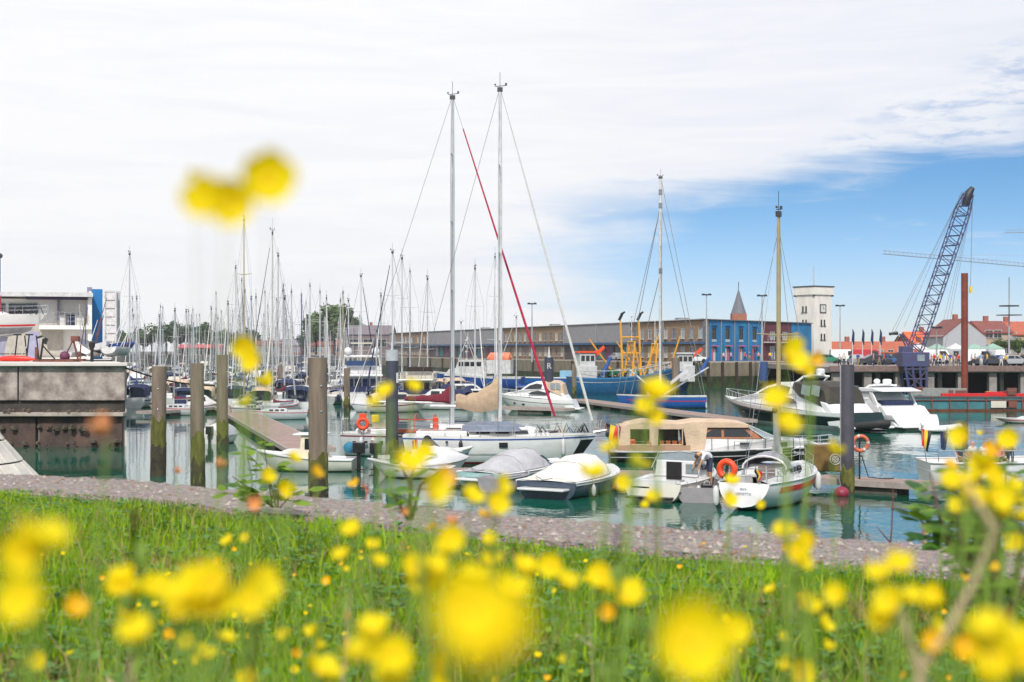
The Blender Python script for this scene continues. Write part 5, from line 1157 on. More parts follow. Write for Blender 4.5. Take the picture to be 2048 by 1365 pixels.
pl = pontoon((X(628, 75), 74.0), (X(452, 131), 131), 2.5, 'wide wooden pontoon running away from the pilothouse boat to the left', bw=.42)
pontoon((X(300, 119), 118), (X(452, 131), 131), 2.0, 'cross pontoon beside the left quay and timber piles')
pontoon((6.6, 148), (16.9, 104), 2.2, 'pontoon between the ketch and the blue hulled boats')
pontoon((X(1000, 128), 128), (X(1140, 124), 124), 1.6, 'short pontoon below the white sport cruiser')
pontoon((X(1560, 96), 94.5), (X(1800, 93.5), 94.5), 1.4, 'low pontoon in front of the dark green sport yacht', fl=False) if False else None
# lifebuoy post on the near pontoon
lb = thing('lifebuoy_stand', 'thin dark post carrying a faded orange lifebuoy on the near pontoon', 'lifebuoy', (X(1719, 56), 56, .5))
MB().bar((0, 0, 0), (0, 0, 1.75), .035, n=6).build('post', blackp, lb); MB().torus((.02, -.08, 1.42), .29, .075, 'y', 22, 8, mfun=lambda i: 1 if i % 6 == 0 else 0).build('ring', [mat('faded orange buoy', (.60, .13, .07), .5), offw], lb)
MB().tube([(.05, -.12, .95), (.3, -.2, .1), (.8, -.3, .06), (1.3, -.2, .05)], .02, n=4).build('rope', blackp, lb)
# brown canvas locker with white emblem
bk = thing('canvas_locker', 'brown canvas covered locker with a round white emblem on the near pontoon', 'locker', (X(1652, 60.5), 60.5, .45), R(-3))
MB().box((0, 0, .55), (1.75, .8, 1.1)).build('cover', mat('brown ochre canvas', (.16, .095, .025), .85, var=.3), bk, bevel=.05)
e = MB(); e.torus((.32, -.42, .52), .22, .02, 'y', 20, 4); e.torus((.32, -.42, .52), .13, .015, 'y', 14, 4)
for i in range(4): e.bar((.32+.13*math.cos(i*PI/2+.4), -.42, .52+.13*math.sin(i*PI/2+.4)), (.32-.1*math.cos(i*PI/2+1.2), -.42, .52-.1*math.sin(i*PI/2+1.2)), .014, n=4)
e.build('emblem', offw, bk)
for i, (x_, y_, c_) in enumerate(((1120, 58.6, bluec), (1040, 59.6, offw), (1402, 58.4, greyp))):
    cr_ = thing('dock_box', ['blue dock box behind the cream covered speedboat', 'white dock box on the long pontoon', 'grey dock box behind the bending man'][i], 'box', (X(x_, y_), y_, .5), .1); MB().box((0, 0, .22), (.8, .5, .44)).build('body', c_, cr_, bevel=.02); MB().box((0, 0, .47), (.86, .56, .06)).build('lid', offw, cr_, bevel=.02)
rr_ = thing('red_buoy', 'dark red fender buoy tied under the near pontoon by the steel pile', 'buoy', (X(1680, 54.6), 54.4, .12)); MB().ball((0, 0, 0), .3, .3, .26, n=12, m=8).build('ball', mat('dark red vinyl', (.25, .02, .05), .5), rr_); MB().bar((0, 0, .2), (0, .3, .5), .02, n=4).build('rope', wire, rr_)

# ------------------------------------------------------------------ blue hulled boat with the tall rigged mast
bb = thing('blue_workboat', 'blue hulled boat with white gunwale, tall mast and two raised white poles', 'boat'); hb_ = Hull(8.6, 2.9, 1.12, .2, .3, .9, .4, 2.2, .6, 3, .1, .05)
hb_.hull(mat('bright blue hull', (.015, .10, .36), .4, var=.12), bb, 16); hb_.deck(deckm, bb); hb_.band(-.02, .1, offw, bb, 'white_gunwale', 0, 1, .03); MB().box((-4.25, 0, .65), (.12, 2.5, 1.1)).build('white_transom', offw, bb); hb_.band(.45, .52, redp, bb, 'red_line', .0, .9)
mast(bb, .05, 1.1, 22.3, .15, mat('pale mast', (.62, .62, .63), .4), hb_, 2, None, wr_=.03, frac=.86)
mast_extra = MB(); mast_extra.bar((.05, 0, 13), (2.9, 0, 1.3), .035, n=4); mast_extra.bar((.05, 0, 19.5), (3.6, 0, 1.3), .03, n=4); mast_extra.bar((.05, 0, 19.5), (-3.9, 0, 1.3), .025, n=4)
for z_ in (19.5, 20.8, 13.2): mast_extra.box((.05, 0, z_), (.35, .35, .5))
mast_extra.build('stay', wire, bb)
pl_ = MB(); pl_.bar((-.3, -.3, 1.3), (-4.6, -.6, 3.9), .11, .07, n=8); pl_.bar((.4, -.3, 1.5), (3.2, -.6, 3.8), .1, .06, n=8); pl_.build('white_pole', offw, bb)
MB().loft([[(x_, -.5, z_), (x_, 0, z_+.35), (x_, .5, z_)] for x_, z_ in ((-2.6, 3.4), (-2.0, 3.1), (-.9, 2.2))]).build('grey_awning', greyc, bb)
MB().box((.9, 0, 1.5), (.9, 1.1, .7)).build('deckhouse', deckm, bb, bevel=.05); MB().tube([(1.6, -.4, 1.2), (1.6, -.4, 1.7), (1.65, -.4, 2.1)], [.16, .15, .1], n=8).build('black_vent', blackp, bb)
bb.location = (X(1322, 137), 137, 0); bb.rotation_euler.z = R(176)

# ------------------------------------------------------------------ trawlers
yel = mat('yellow gantry paint', (.70, .33, .03), .5, var=.15)
def trawler(label, L, hullm, house_front=True, twin=True):
    t = thing('fishing_trawler', label, 'trawler'); h = Hull(L, 4.6, 1.5, 1.5, .8, .75, .45, 2.3, 1.2, 2.6, .25, .3, .5)
    h.hull(hullm, t, 20); h.deck(mat('rusty deck', (.16, .10, .07), .85), t, .5, .05); h.band(.02, .16, mat('light blue rail band', (.05, .22, .45), .5), t, 'bulwark_band', 0, 1, .03); h.band(.5, .56, offw, t, 'white_line', .0, .98, .03)
    def gantry(x_, w_, ht, name='gantry', mastz=2.5):
        g = MB()
        for sd in (-1, 1):
            g.bar((x_-.5, sd*w_, 1.2), (x_, sd*w_*.8, ht), .15, .12, n=6); g.bar((x_+.9, sd*w_*.9, 1.2), (x_, sd*w_*.8, ht*.92), .1, n=5)
        g.bar((x_, -w_*.8, ht), (x_, w_*.8, ht), .13, n=6); g.bar((x_-.1, -w_*.84, ht*.8), (x_-.1, w_*.84, ht*.8), .1, n=5); g.bar((x_-.3, -w_*.9, ht*.55), (x_-.3, w_*.9, ht*.55), .08, n=5)
        for i in range(5): g.bar((x_-.1, w_*(-.75+i*.35), ht*.8), (x_, w_*(-.55+i*.3), ht), .05, n=4)
        go = g.build(name, yel, t)
        m_ = MB(); m_.bar((x_, 0, ht), (x_, 0, ht+mastz), .09, .04, n=5)
        for q in (.3, .6, .85): m_.bar((x_, -.5*(1-q), ht+mastz*q), (x_, .5*(1-q), ht+mastz*q), .04, n=4)
        m_.ball((x_, 0, ht+mastz), .15, n=8, m=5); m_.build('signal_mast', offw, go); return go
    gantry(L*.08, 1.75, 5.9, mastz=2.9)
    tall = MB()       # the tall A-frame legs with the black block heads
    for dx in (0, 2.4): tall.bar((-L*.02+dx-.2, -1.5, 1.4), (-L*.02+dx-.45, -1.3, 8.2), .17, .12, n=6)
    tall.bar((-L*.02-.35, -1.35, 6.4), (-L*.02+2.05, -1.35, 6.4), .1, n=5); tall.bar((-L*.02-.35, -1.35, 4.6), (-L*.02+2.05, -1.35, 4.6), .1, n=5)
    tg = tall.build('tall_frame', yel, t)
    bk_ = MB()
    for dx in (0, 2.4): bk_.box((-L*.02+dx-.42, -1.3, 8.7), (.3, .3, .9), ry=.5); bk_.box((-L*.02+dx-.15, -1.3, 9.1), (.6, .2, .2), ry=-.5)
    bk_.build('block_head', blackp, tg)
    dr = MB(); dr.bar((-L*.02+2.4, -1.4, 1.6), (L*.30, -1.9, 6.9), .13, .09, n=6); dr.bar((-L*.02, 1.4, 1.6), (-L*.28, 1.9, 6.2), .13, .09, n=6); dr.build('derrick', yel, t)
    hx_ = -L*.36 if house_front else L*.36
    wh = MB(); wh.box((hx_, 0, 2.2), (2.6, 2.6, 2.0)); wh.box((hx_+.1, 0, 3.9), (2.0, 2.2, 1.5)); w2 = wh.build('wheelhouse', offw, t, bevel=.05)
    for i in range(3): MB().box((hx_-.5+i*.62, -1.12, 4.05), (.45, .05, .6)).build('window', glassd, w2)
    MB().box((hx_+.1, 0, 4.75), (2.4, 2.6, .2)).build('roof', orange if house_front else offw, w2)
    rr2 = MB(); rr2.box((hx_+1.8, -.4, 4.8), (1.7, .2, .35), ry=-.7); rr2.box((hx_+1.5, .2, 4.4), (.2, .2, 1.2), ry=.5); rr2.build('orange_arm', orange, t)
    nr = MB(); nr.bar((hx_+1.9, -1.6, 2.2), (hx_+3.0, -1.5, 4.2), .34, .18, n=6); nr.build('blue_net_bundle', mat('blue net', (.03, .09, .3), .9), t)
    cl_ = MB(); rn = random.Random(8)
    for i in range(26): x_ = rn.uniform(-L*.2, L*.42); y_ = rn.uniform(-1.6, 1.6); cl_.box((x_, y_, rn.uniform(1.5, 2.6)), (rn.uniform(.2, .8), rn.uniform(.2, .8), rn.uniform(.2, .9)), rn.uniform(0, 3), mi=rn.randint(0, 3))
    cl_.build('deck_gear', [greyp, blackp, mat('green net', (.02, .15, .08), .9), offw], t)
    rl = MB()
    for sd in (-1, 1):
        pts = [Vector(h.pt(.06+.88*i/12, 0, sd, -.1))+Vector((0, 0, .75)) for i in range(13)]; rl.tube(pts, .04, n=4)
        for p in pts: rl.bar(p, p-Vector((0, 0, .75)), .03, n=4)
    rl.build('rail', offw, t)
    return t
tr1 = trawler('blue fishing trawler with yellow gantry frames and a red topped wheelhouse on its left', 14, mat('sea blue hull', (.012, .10, .24), .5, var=.25)); tr1.location = (X(1232, 180), 180, 0); tr1.rotation_euler.z = R(12); tr1.scale = (1.0, 1.0, 1.12); tr1.location.x += .9
tr2 = trawler('second dark blue trawler with a shorter yellow gantry, moored behind the first', 12.5, mat('dark blue trawler hull', (.012, .03, .12), .5, var=.2), False); tr2.location = (X(1297, 190), 192, 0); tr2.rotation_euler.z = R(8); tr2.scale = (1.08,)*3
for o in list(kids(tr2)):
    if o.name.startswith('tall_frame'): 
        for q in kids(o): bpy.data.objects.remove(q)
        bpy.data.objects.remove(o); break
KIDS[tr2.name] = []

# ------------------------------------------------------------------ mid-distance motor boats
y3, _ = sport_yacht('white sport cruiser with row of portholes and a tan canopy behind the crimson sail', 12., white, tan)
y3.location = (X(1068, 131), 131, 0); y3.rotation_euler.z = R(180-12); y3.scale = (.62, .66, .82)
def flybridge(label):
    t = thing('flybridge_yacht', label, 'motorboat'); h = Hull(12, 4.4, 1.3, .6, .5, .92, .4, 2.2, 1.6, 2.6, .25, .1); h.hull(white, t, 16); h.deck(white, t); h.band(.2, .5, navy, t, 'blue_band', .1, .95, .02); h.rail_strip(offw, t, .05)
    wf_ = lambda x_, z_: 1.85-.15*(z_-1.2)-.9*max(0., (x_-1)/4.)**2
    c = MB().prof([(-4.2, 1.1), (4.2, 1.6), (2.2, 2.6), (1.4, 3.0), (-4.2, 3.0)], wf_).build('saloon', white, t, bevel=.05)
    for a, b in ((-3.8, -2.1), (-1.9, -.3), (-.1, 1.4)):
        for sd in (-1, 1): MB().pane([(a, 1.85), (b, 1.9), (b-.1, 2.7), (a, 2.7)], wf_, sd, .03).build('window', glassb, c)
    for y_ in (-1.15, -.38, .38, 1.15): MB().box((-4.22, y_, 2.1), (.06, .62, 1.3)).build('saloon_door', glassb, c)
    MB().box((-3.0, 0, 3.1), (5.6, 4.0, .18)).build('flybridge_deck', white, t, bevel=.05)
    fb = MB()
    for sd in (-1, 1): fb.box((-2.0, sd*1.85, 3.5), (4.4, .12, .7))
    fb.box((.3, 0, 3.55), (.3, 3.6, .8)); fb.build('flybridge_coaming', white, t)
    MB().box((-5.3, 0, 1.75), (.1, 3.8, .5)).build('stern_canvas', navyc, t); MB().box((-.2, 0, 4.2), (.1, 3.0, .6)).build('fly_windscreen', glassb, t)
    ar = MB(); ar.tube([(-3.4, -1.9, 3.2), (-3.7, -1.7, 5.0), (-3.7, 1.7, 5.0), (-3.4, 1.9, 3.2)], .1, n=6); ar.tube([(-1.9, -1.9, 3.2), (-1.9, -1.7, 4.9), (-1.9, 1.7, 4.9), (-1.9, 1.9, 3.2)], .06, n=6); a_ = ar.build('arch', white, t)
    for y_ in (-1.35, 1.35): MB().ball((-3.7, y_, 5.45), .4, n=12, m=8).build('satellite_dome', white, a_)
    mb = MB(); mb.bar((-3.7, 0, 5.0), (-3.7, 0, 6.2), .06, n=5); mb.box((-3.7, 0, 6.25), (.25, 2.2, .12)); mb.build('radar_bar', cream, a_)
    rl = MB()
    for z_ in (3.6, 4.0): rl.tube([(-5.7, -1.9, z_), (-5.7, 1.9, z_)], .03, n=4)
    for i in range(6): rl.bar((-5.7, -1.9+i*.76, 3.2), (-5.7, -1.9+i*.76, 4.0), .025, n=4)
    rl.build('fly_rail', steel, t); lifelines(h, t, .3, .95, .8, 7, r=.02); MB().box((-6.2, 0, .35), (1.1, 3.6, .14)).build('swim_platform', white, t)
    for s_ in (-1, 1): fender(h, t, .15, s_, navyc, .6, .16)
    return t
fb1 = flybridge('white flybridge motor yacht with blue windows and two satellite domes beside the thick pile'); fb1.location = (X(716, 141), 144, 0); fb1.rotation_euler.z = R(97)
fb2 = copy_tree(fb1, (X(838, 141), 143, 0), R(88), 'cream motor yacht with a dark cockpit opening behind the steel pile with the grey cap', .86, {'white gelcoat': cream, 'blue tinted glass': mat('dark brown glass', (.03, .02, .015), .2)}, skip=('arch',))  # panes recoloured a very dark brown
rescue = thing('pilot_vessel', 'white and blue pilot vessel with an orange inflatable on its roof, moored below the warehouse', 'motorboat'); hr = Hull(13, 4.2, 1.7, .9, .5, .9, .4, 2.2, 1.4, 2.6, .2, .1); hr.hull(mat('royal blue hull', (.015, .06, .28), .4), rescue, 14); hr.deck(deckm, rescue); hr.band(-.05, .25, offw, rescue, 'white_gunwale', 0, 1, .03)
wfr = lambda x_, z_: 1.5; c = MB().prof([(-1.5, 1.6), (4.6, 1.9), (3.8, 2.9), (2.9, 3.0), (2.4, 4.2), (-.9, 4.2), (-1.5, 3)], wfr).build('wheelhouse', offw, rescue, bevel=.05)
for i in range(4): MB().pane([(-.8+i*.85, 3.3), (-.1+i*.85, 3.3), (-.15+i*.85, 3.9), (-.8+i*.85, 3.9)], wfr, -1, .04).build('window', glassd, c)
for i in range(4): MB().pane([(-.8+i*.85, 3.3), (-.1+i*.85, 3.3), (-.15+i*.85, 3.9), (-.8+i*.85, 3.9)], wfr, 1, .04).build('window', glassd, c)
mb = MB(); mb.tube([(1.6, 0, 4.2), (1.4, 0, 8.0)], [.12, .05], n=5); mb.tube([(.2, -.8, 4.2), (1.35, 0, 7.4)], .05, n=4); mb.tube([(2.6, .8, 4.2), (1.45, 0, 7.4)], .05, n=4)
for q in (5.3, 6.1, 6.9): mb.bar((1.5, -.8, q), (1.5, .8, q), .05, n=4); mb.ball((1.5, .8, q), .18, n=6, m=4)
mb.build('lattice_mast', offw, rescue); MB().tube([(-4.8, 0, 4.3), (-4.6, 0, 4.5), (-1.9, 0, 4.5), (-1.5, 0, 4.3)], [.3, .75, .75, .3], n=10).build('orange_inflatable', mat('salmon orange rubber', (.75, .22, .12), .6), rescue); MB().box((-3.2, 0, 3.2), (3.4, 2.2, 1.9)).build('boat_cradle', offw, rescue)
rescue.location = (X(955, 200), 201, 0); rescue.rotation_euler.z = R(170)
bb2 = thing('blue_barge', 'long low blue barge moored at the foot of the quay wall', 'barge'); h_ = Hull(17, 4, 1.35, .3, .5, .95, .3, 3, .8, 3, .1, .1); h_.hull(MATS['bright blue hull'], bb2, 12); h_.deck(deckm, bb2); h_.rail_strip(offw, bb2, .07); MB().box((-5, 0, 1.9), (3, 2.2, 1.2)).build('deckhouse', mat('pale blue deckhouse', (.2, .4, .55), .5), bb2, bevel=.05)
bb2.location = (X(1075, 215), 212, 0); bb2.rotation_euler.z = R(168)

# ------------------------------------------------------------------ marina: rows of moored yachts
protos = []
spec = [('P', 9, 2.9, 12.2, white, bluec, bluec, whitec, alu, navyc), ('Q', 10.5, 3.2, 14.2, offw, navyc, whitec, navyc, alu, bluec), ('S', 8, 2.6, 10.6, white, redp, maroon, whitec, mat('grey spar', (.45, .46, .48), .4), None), ('T', 11, 3.4, 15., navy, offw, bluec, whitec, alu, greyc)]
words = ['white yacht with a blue boom cover', 'white yacht with a dark blue furled jib', 'small white yacht with red stripe and maroon cover', 'navy hulled yacht with blue boom cover']
for k_, L_, B_, mh, hm, stp_, cov, jb, mm_, hd_ in spec:
    t, h = sloop('proto', L_, B_, mh, hm, stp_, cov, jb, mm_, 'yachts packed in the marina berths', hd_, 0, 2, Fb=.95); protos.append(t)
mbp = thing('motor_cruiser', 'proto', 'motorboat', group='motorboats in the marina berths'); hm_ = Hull(8, 2.9, 1.0, .5, .4, .92, .4, 2.2, 1.2, 2.6, .2, .1); hm_.hull(white, mbp, 12); hm_.deck(white, mbp); hm_.band(.2, .32, bluec, mbp, 'blue_stripe')
wf_ = lambda x_, z_: 1.2-.12*(z_-1); c = MB().prof([(-2.2, .9), (2.6, 1.3), (1.6, 1.9), (.8, 2.5), (-2.0, 2.5)], wf_).build('cabin', white, mbp, bevel=.04)
for a, b in ((-1.8, -.5), (-.3, .9)):
    for sd in (-1, 1): MB().pane([(a, 1.65), (b, 1.65), (b-.1, 2.3), (a, 2.3)], wf_, sd, .03).build('window', glassd, c)
MB().box((-2.22, 0, 1.7), (.05, 1.7, 1.2)).build('cabin_door', glassb, c); canopy([(-3.7, 2.2), (-3.0, 2.5), (-1.9, 2.55)], lambda x_: 1.3, 1.2, navyc, mbp); protos.append(mbp)
mb2 = copy_tree(mbp, recolor={'navy canvas': tan, 'white gelcoat': cream, 'blue canvas': maroon}); protos.append(mb2)
words += ['white motor cruiser with a navy cockpit hood', 'cream motor cruiser with a tan cockpit hood']
used = set()
def place(k, px, D, rz, label, sc=1., group=None, recolor=None):
    if k not in used and not recolor:
        used.add(k); o = protos[k]; o.location = (X(px, D), D, 0); o.rotation_euler.z = rz; o['label'] = label; o.scale = (sc,)*3
        if group: o['group'] = group
        return o
    return copy_tree(protos[k], (X(px, D), D, 0), rz, label, sc, recolor, group=group)
rn = random.Random(21)
# boats whose masts stand out, at the image column and height of their mast tips
lead = [(488, 437, 118, golda, 0, 'yacht with the tall gold mast that ends just below the blurred flowers', None), (545, 463, 114, blue_spar, 2, 'grey yacht with a dark blue mast moored by the wide wooden pontoon', navy), (785, 503, 142, alu, 1, 'yacht with a tall mast and dark blue furled jib slanting down to the left', None), (804, 515, 150, alu, 0, 'yacht with tall mast directly right of the slanting blue jib', None), (820, 541, 158, alu, 1, 'yacht with slim mast behind the steel pile with the grey cap', None), (722, 551, 152, alu, 1, 'yacht whose mast rises above the mauve hall', None), (855, 556, 150, alu, 2, 'yacht with bright mast standing before the grey warehouse cladding', None), (950, 535, 142, alu, 0, 'yacht whose mast stands between the two tallest white masts', None), (620, 570, 140, alu, 3, 'navy yacht whose mast rises left of the round tree', None), (583, 582, 150, alu, 0, 'yacht with slender mast beside the slanting blue sails', None), (603, 590, 160, blue_spar, 1, 'yacht with blue furled sail leaning left of the trees', None), (640, 582, 155, alu, 0, 'yacht with a pale mast in front of the round tree', None), (653, 595, 165, alu, 2, 'small yacht with a mast at the top of the round tree', None), (686, 585, 150, golda, 1, 'yacht with brownish mast right of the round tree', None), (697, 600, 158, alu, 0, 'yacht with a white mast rising from the mauve roof', None), (762, 590, 165, alu, 2, 'yacht with low mast behind the flybridge yacht', None), (566, 580, 150, alu, 0, 'yacht with thin mast right of the dark blue mast', None), (530, 583, 158, alu, 1, 'yacht with thin mast left of the dark blue mast', None), (512, 592, 150, golda, 2, 'yacht with thin gold mast right of the tall gold mast', None), (432, 630, 190, alu, 1, 'yacht with short mast left of the tall gold mast', None), (990, 512, 160, alu, 0, 'yacht with grey mast just left of the tallest white mast', None)]
mh0 = [12.2, 14.2, 10.6, 15.]
for i, (px, ty, D, mm_, k, lb, hm) in enumerate(lead):
    ht = Z(ty, D); rc = {'anodised aluminium': mm_} if mm_ != alu else {}
    if mm_ == blue_spar: rc['white gelcoat'] = greyp; rc['white sailcloth'] = navyc
    rz = R(90+rn.choice((-1, 1))*rn.uniform(4, 22)+(180 if rn.random() < .5 else 0))
    if ty == 503: rz = R(180+62)
    if ty == 463: rz = R(200)
    sc = ht/mh0[k]; o = place(k, px, D, rz, lb, sc, 'yachts whose masts stand out above the marina', rc or {'anodised aluminium': alu})
    hs__ = {463: .62, 437: .72}.get(ty, min(1.05, sc))
    if sc > hs__+.01:      # tall rig on a normal hull: widen less than the mast grows
        o.scale = (hs__, hs__, sc); 
        for ch in kids(o):
            nm = ch.name.split('.')[0]
            if nm not in ('mast', 'rigging', 'furled_jib'): ch.scale = (1, 1, hs__/sc)
    mx_ = {0: 9*.06, 1: 10.5*.06, 2: 8*.06, 3: 11*.06}[k]*o.scale[0]; o.location.x -= mx_*math.cos(rz); o.location.y -= mx_*math.sin(rz)
desc = ['in the nearest marina row', 'in the second marina row', 'in the third marina row', 'in the fourth row of the marina', 'in the fifth row of the marina', 'in the sixth row before the pavilion', 'in the last row by the shore']
rows = [(168, 5.2), (196, 4.6), (226, 4.4), (262, 4.4), (305, 4.4), (355, 4.8), (415, 5.2), (152, 5.0), (182, 4.6), (211, 4.5), (244, 4.5), (283, 4.6), (330, 4.8), (385, 5.2)]
desc += ['in the front row of the marina', 'just behind the nearest row', 'just behind the second row', 'just behind the third row', 'just behind the fourth row', 'just behind the fifth row', 'just behind the sixth row']
for ri, (D, spc) in enumerate(rows):
    x_ = X(262, D)+rn.uniform(0, 2); xe = X(690 if (ri < 3 or 7 < ri < 11) else (600 if ri == 7 else 720), D)
    while x_ < xe:
        px = 1024+x_*F/D
        if ri == 0 and px < 330: x_ += spc; continue
        k = rn.choice((0, 0, 1, 2, 2, 3, 4, 5)); sc = rn.uniform(.8, 1.08)
        rz = R(90+rn.uniform(-7, 7)+(180 if rn.random() < .35 else 0))
        place(k, px, D+rn.uniform(-2, 2), rz, words[k]+' '+desc[ri], sc, 'yachts packed in the marina berths' if k < 4 else 'motorboats in the marina berths'); x_ += spc*rn.uniform(.85, 1.25)
    if ri < 7: pontoon((X(250, D+7), D+8), (X(720, D+7), D+8), 2, 'long marina pontoon '+desc[ri], bw=1.2, every=20)
# more small boats around the middle of the picture
extra = [(0, 272, 146, R(96), 'white yacht with blue boom cover at the corner of the left quay', .9, None), (4, 292, 140, R(84), 'white motor cruiser with navy hood beside the left quay corner', .9, None), (2, 348, 140, R(92), 'small white yacht just right of the leftmost timber pile', .9, None), (4, 372, 136, R(98), 'white motor cruiser between the two left timber piles', .8, None), (5, 418, 138, R(88), 'cream cruiser between the second and third timber piles', .85, None), (4, 474, 139, R(95), 'white cruiser with navy hood above the wooden pontoon', .85, None), (0, 500, 130, R(86), 'white yacht with blue cover berthed right of the wooden pontoon', .85, None), (5, 530, 133, R(92), 'cream cruiser berthed beside the wooden pontoon', .85, None), (2, 566, 121, R(82), 'grey hulled small yacht left of the thick timber pile', .95, {'white gelcoat': greyp}), (4, 600, 128, R(92), 'white motor cruiser directly left of the thick timber pile', .95, None), (0, 680, 152, R(92), 'white yacht with blue cover right of the thick pile', .9, None), (4, 765, 136, R(88), 'white cruiser beside the capped steel pile', .85, None), (5, 796, 128, R(20), 'low cream cruiser right of the capped steel pile', .7, None), (4, 880, 134, R(165), 'white cruiser lying behind the maroon sail cover', .75, None), (4, 965, 140, R(20), 'white cruiser between the two tall white masts', .7, None), (0, 1040, 152, R(170), 'white yacht behind the sport cruiser', .75, None), (2, 355, 122, R(175), 'grey open topped yacht lying left of the second timber pile', .62, {'white gelcoat': greyp}), (4, 400, 128, R(10), 'low white motorboat with blue hood behind the second timber pile', .6, None), (5, 905, 165, R(100), 'cream cruiser with a green tinted screen between the two tall masts', .95, None), (4, 935, 150, R(15), 'white motorboat with orange bag behind the beige sail cover', .8, None), (4, 785, 150, R(80), 'white cruiser with navy hood left of the cream motor yacht', .9, None), (5, 880, 172, R(85), 'small cream cruiser right of the cream motor yacht', .85, None), (4, 620, 135, R(95), 'white cruiser with dark blue hood left of the thick pile', .85, None), (4, 585, 150, R(84), 'white motorboat with navy side in the gap beside the thick pile', 1., None), (0, 915, 150, R(12), 'white yacht lying side on behind the beige sail cover', .7, None), (0, 760, 128, R(186), 'white yacht side on behind the lifebuoy', .6, None)]
for k, px, D, rz, lb, sc, rc in extra: copy_tree(protos[k], (X(px, D), D, 0), rz, lb, sc, rc, group='small boats behind the large yachts')

# ------------------------------------------------------------------ right hand jetty
JZ = 3.45; jt = thing('concrete_jetty', 'concrete jetty on square columns with dark water underneath, below the crane', 'jetty', (0, 0, 0))
jc = mat('jetty concrete', (.28, .25, .24), .9, var=.25, scale=.8, bump=.3); jx0, jx1 = X(1655, 178), 125
MB().box(((jx0+jx1)/2, 215, JZ-.35), (jx1-jx0, 76, .7)).build('deck_slab', jc, jt); MB().box(((jx0+jx1)/2, 176.8, JZ-.2), (jx1-jx0, .5, .7)).build('edge_beam', mat('rusty edge beam', (.20, .13, .12), .8, var=.3), jt)
i = 0; x_ = jx0+1
while x_ < 100:
    MB().box((x_, 177.8, 1.0), (.95, .9, 3.9)).build('column', jc, jt)
    if i % 2: MB().box((x_+1.9, 180, 1.0), (.5, .6, 3.9)).build('column', jc, jt)
    x_ += 3.9; i += 1
MB().box(((jx0+jx1)/2, 186, .5), (jx1-jx0, .5, 5.4)).build('shade_sheet', mat('painted jetty shade', (.012, .012, .014), .95), jt)  # near-black sheet standing in for the shade under the deck
# teal walled barge/pontoon with posts in front of it
tb = thing('steel_barge', 'long teal steel barge side with rusty frame posts and red deck gear', 'barge', (0, 0, 0)); bx0, bx1 = X(1808, 132), 78; BD = 130
MB().box(((bx0+bx1)/2, BD+4, .55), (bx1-bx0, 8, 1.4)).build('hull', mat('teal steel', (.04, .16, .19), .6, var=.35, scale=.7), tb)
MB().box(((bx0+bx1)/2, BD-.03, .0), (bx1-bx0+.1, .1, .35)).build('waterline_rust', mat('rust line', (.12, .04, .02), .85, var=.4), tb)
mb = MB(); rst = mat('rusty frame', (.17, .06, .045), .8, var=.3); n_ = int((bx1-bx0)/1.65)
for i in range(n_): mb.box((bx0+.3+i*1.65, BD-.1, .7), (.1, .12, 1.3))
for z_ in (1.0, 1.32): mb.box(((bx0+bx1)/2, BD-.1, z_), (bx1-bx0, .1, .08))
mb.build('frame', rst, tb)
MB().box((X(1998, BD), BD-.16, .62), (1.6, .06, .62)).build('cream_panel', cream, tb); MB().box((X(2022, BD), BD-.16, .62), (1.0, .06, .6)).build('rust_panel', rst, tb)
rn = random.Random(31); dg = MB(); dg.box((X(1990, BD), BD+3, 1.4), (8, .5, .25), mi=0); dg.box((X(1900, BD), BD+5, 1.6), (2.4, 1.2, .7), mi=1)
for i in range(22): dg.box((rn.uniform(bx0+1, bx1), BD+rn.uniform(2, 7), 1.25+rn.uniform(.1, .5)), (rn.uniform(.3, 2), rn.uniform(.3, 1), rn.uniform(.2, .8)), mi=rn.randint(0, 3))
dg.build('deck_gear', [redp, mat('grey machine paint', (.25, .25, .24), .6), rst, ybelt], tb)
# rusty pipe pile
pp = thing('pipe_pile', 'tall rusty red steel pipe pile standing in front of the jetty', 'pile', (X(1929, 150), 150, 0)); MB().tube([(0, 0, -1), (0, 0, Z(547, 150))], .35, n=20).build('pipe', mat('rust red steel', (.20, .038, .022), .65, var=.3, scale=1.5), pp)
# lattice crane
crb = mat('crane blue', (.03, .06, .19), .55, var=.2, scale=1.5, var2=(.07, .04, .06)); CD = 176
cr = thing('crawler_crane', 'dark blue lattice boom crane leaning to the right over the jetty', 'crane', (X(1826, CD), CD, 0)); a = Vector((X(1822, CD)-X(1826, CD), 0, Z(724, CD))); b = Vector((X(1937, CD)-X(1826, CD), 0, Z(388, CD)))
ax = (b-a).normalized(); nn = Vector((-ax.z, 0, ax.x)).normalized(); yy = Vector((0, 1, 0)); bo = MB(); K = 34; Lb = (b-a).length
def wdt(t): return .82 if .08 < t < .9 else (.4+.42*t/.08 if t <= .08 else .82-.3*(t-.9)/.1)
def cor(t, i, j): return a+ax*Lb*t+nn*wdt(t)*i+yy*wdt(t)*.8*j
for i in (-1, 1):
    for j in (-1, 1): bo.tube([cor(k/K, i, j) for k in range(K+1)], .075, n=5)
for k in range(K):
    t0, t1 = k/K, (k+1)/K; s_ = 1 if k % 2 else -1
    for j in (-1, 1): bo.bar(cor(t0, s_, j), cor(t1, -s_, j), .045, n=4); bo.bar(cor(t1, -1, j), cor(t1, 1, j), .04, n=4) if k % 6 == 5 else None
    for i in (-1, 1): bo.bar(cor(t0, i, s_), cor(t1, i, -s_), .04, n=4)
bo.build('lattice_boom', crb, cr)
hd = MB(); hd.tube([b-ax*1.6, b-ax*.6, b, b+ax*.8+Vector((.25, 0, 0))], [.4, .58, .55, .3], n=8); hd.build('boom_head', mat('dark crane steel', (.02, .022, .035), .5), cr)
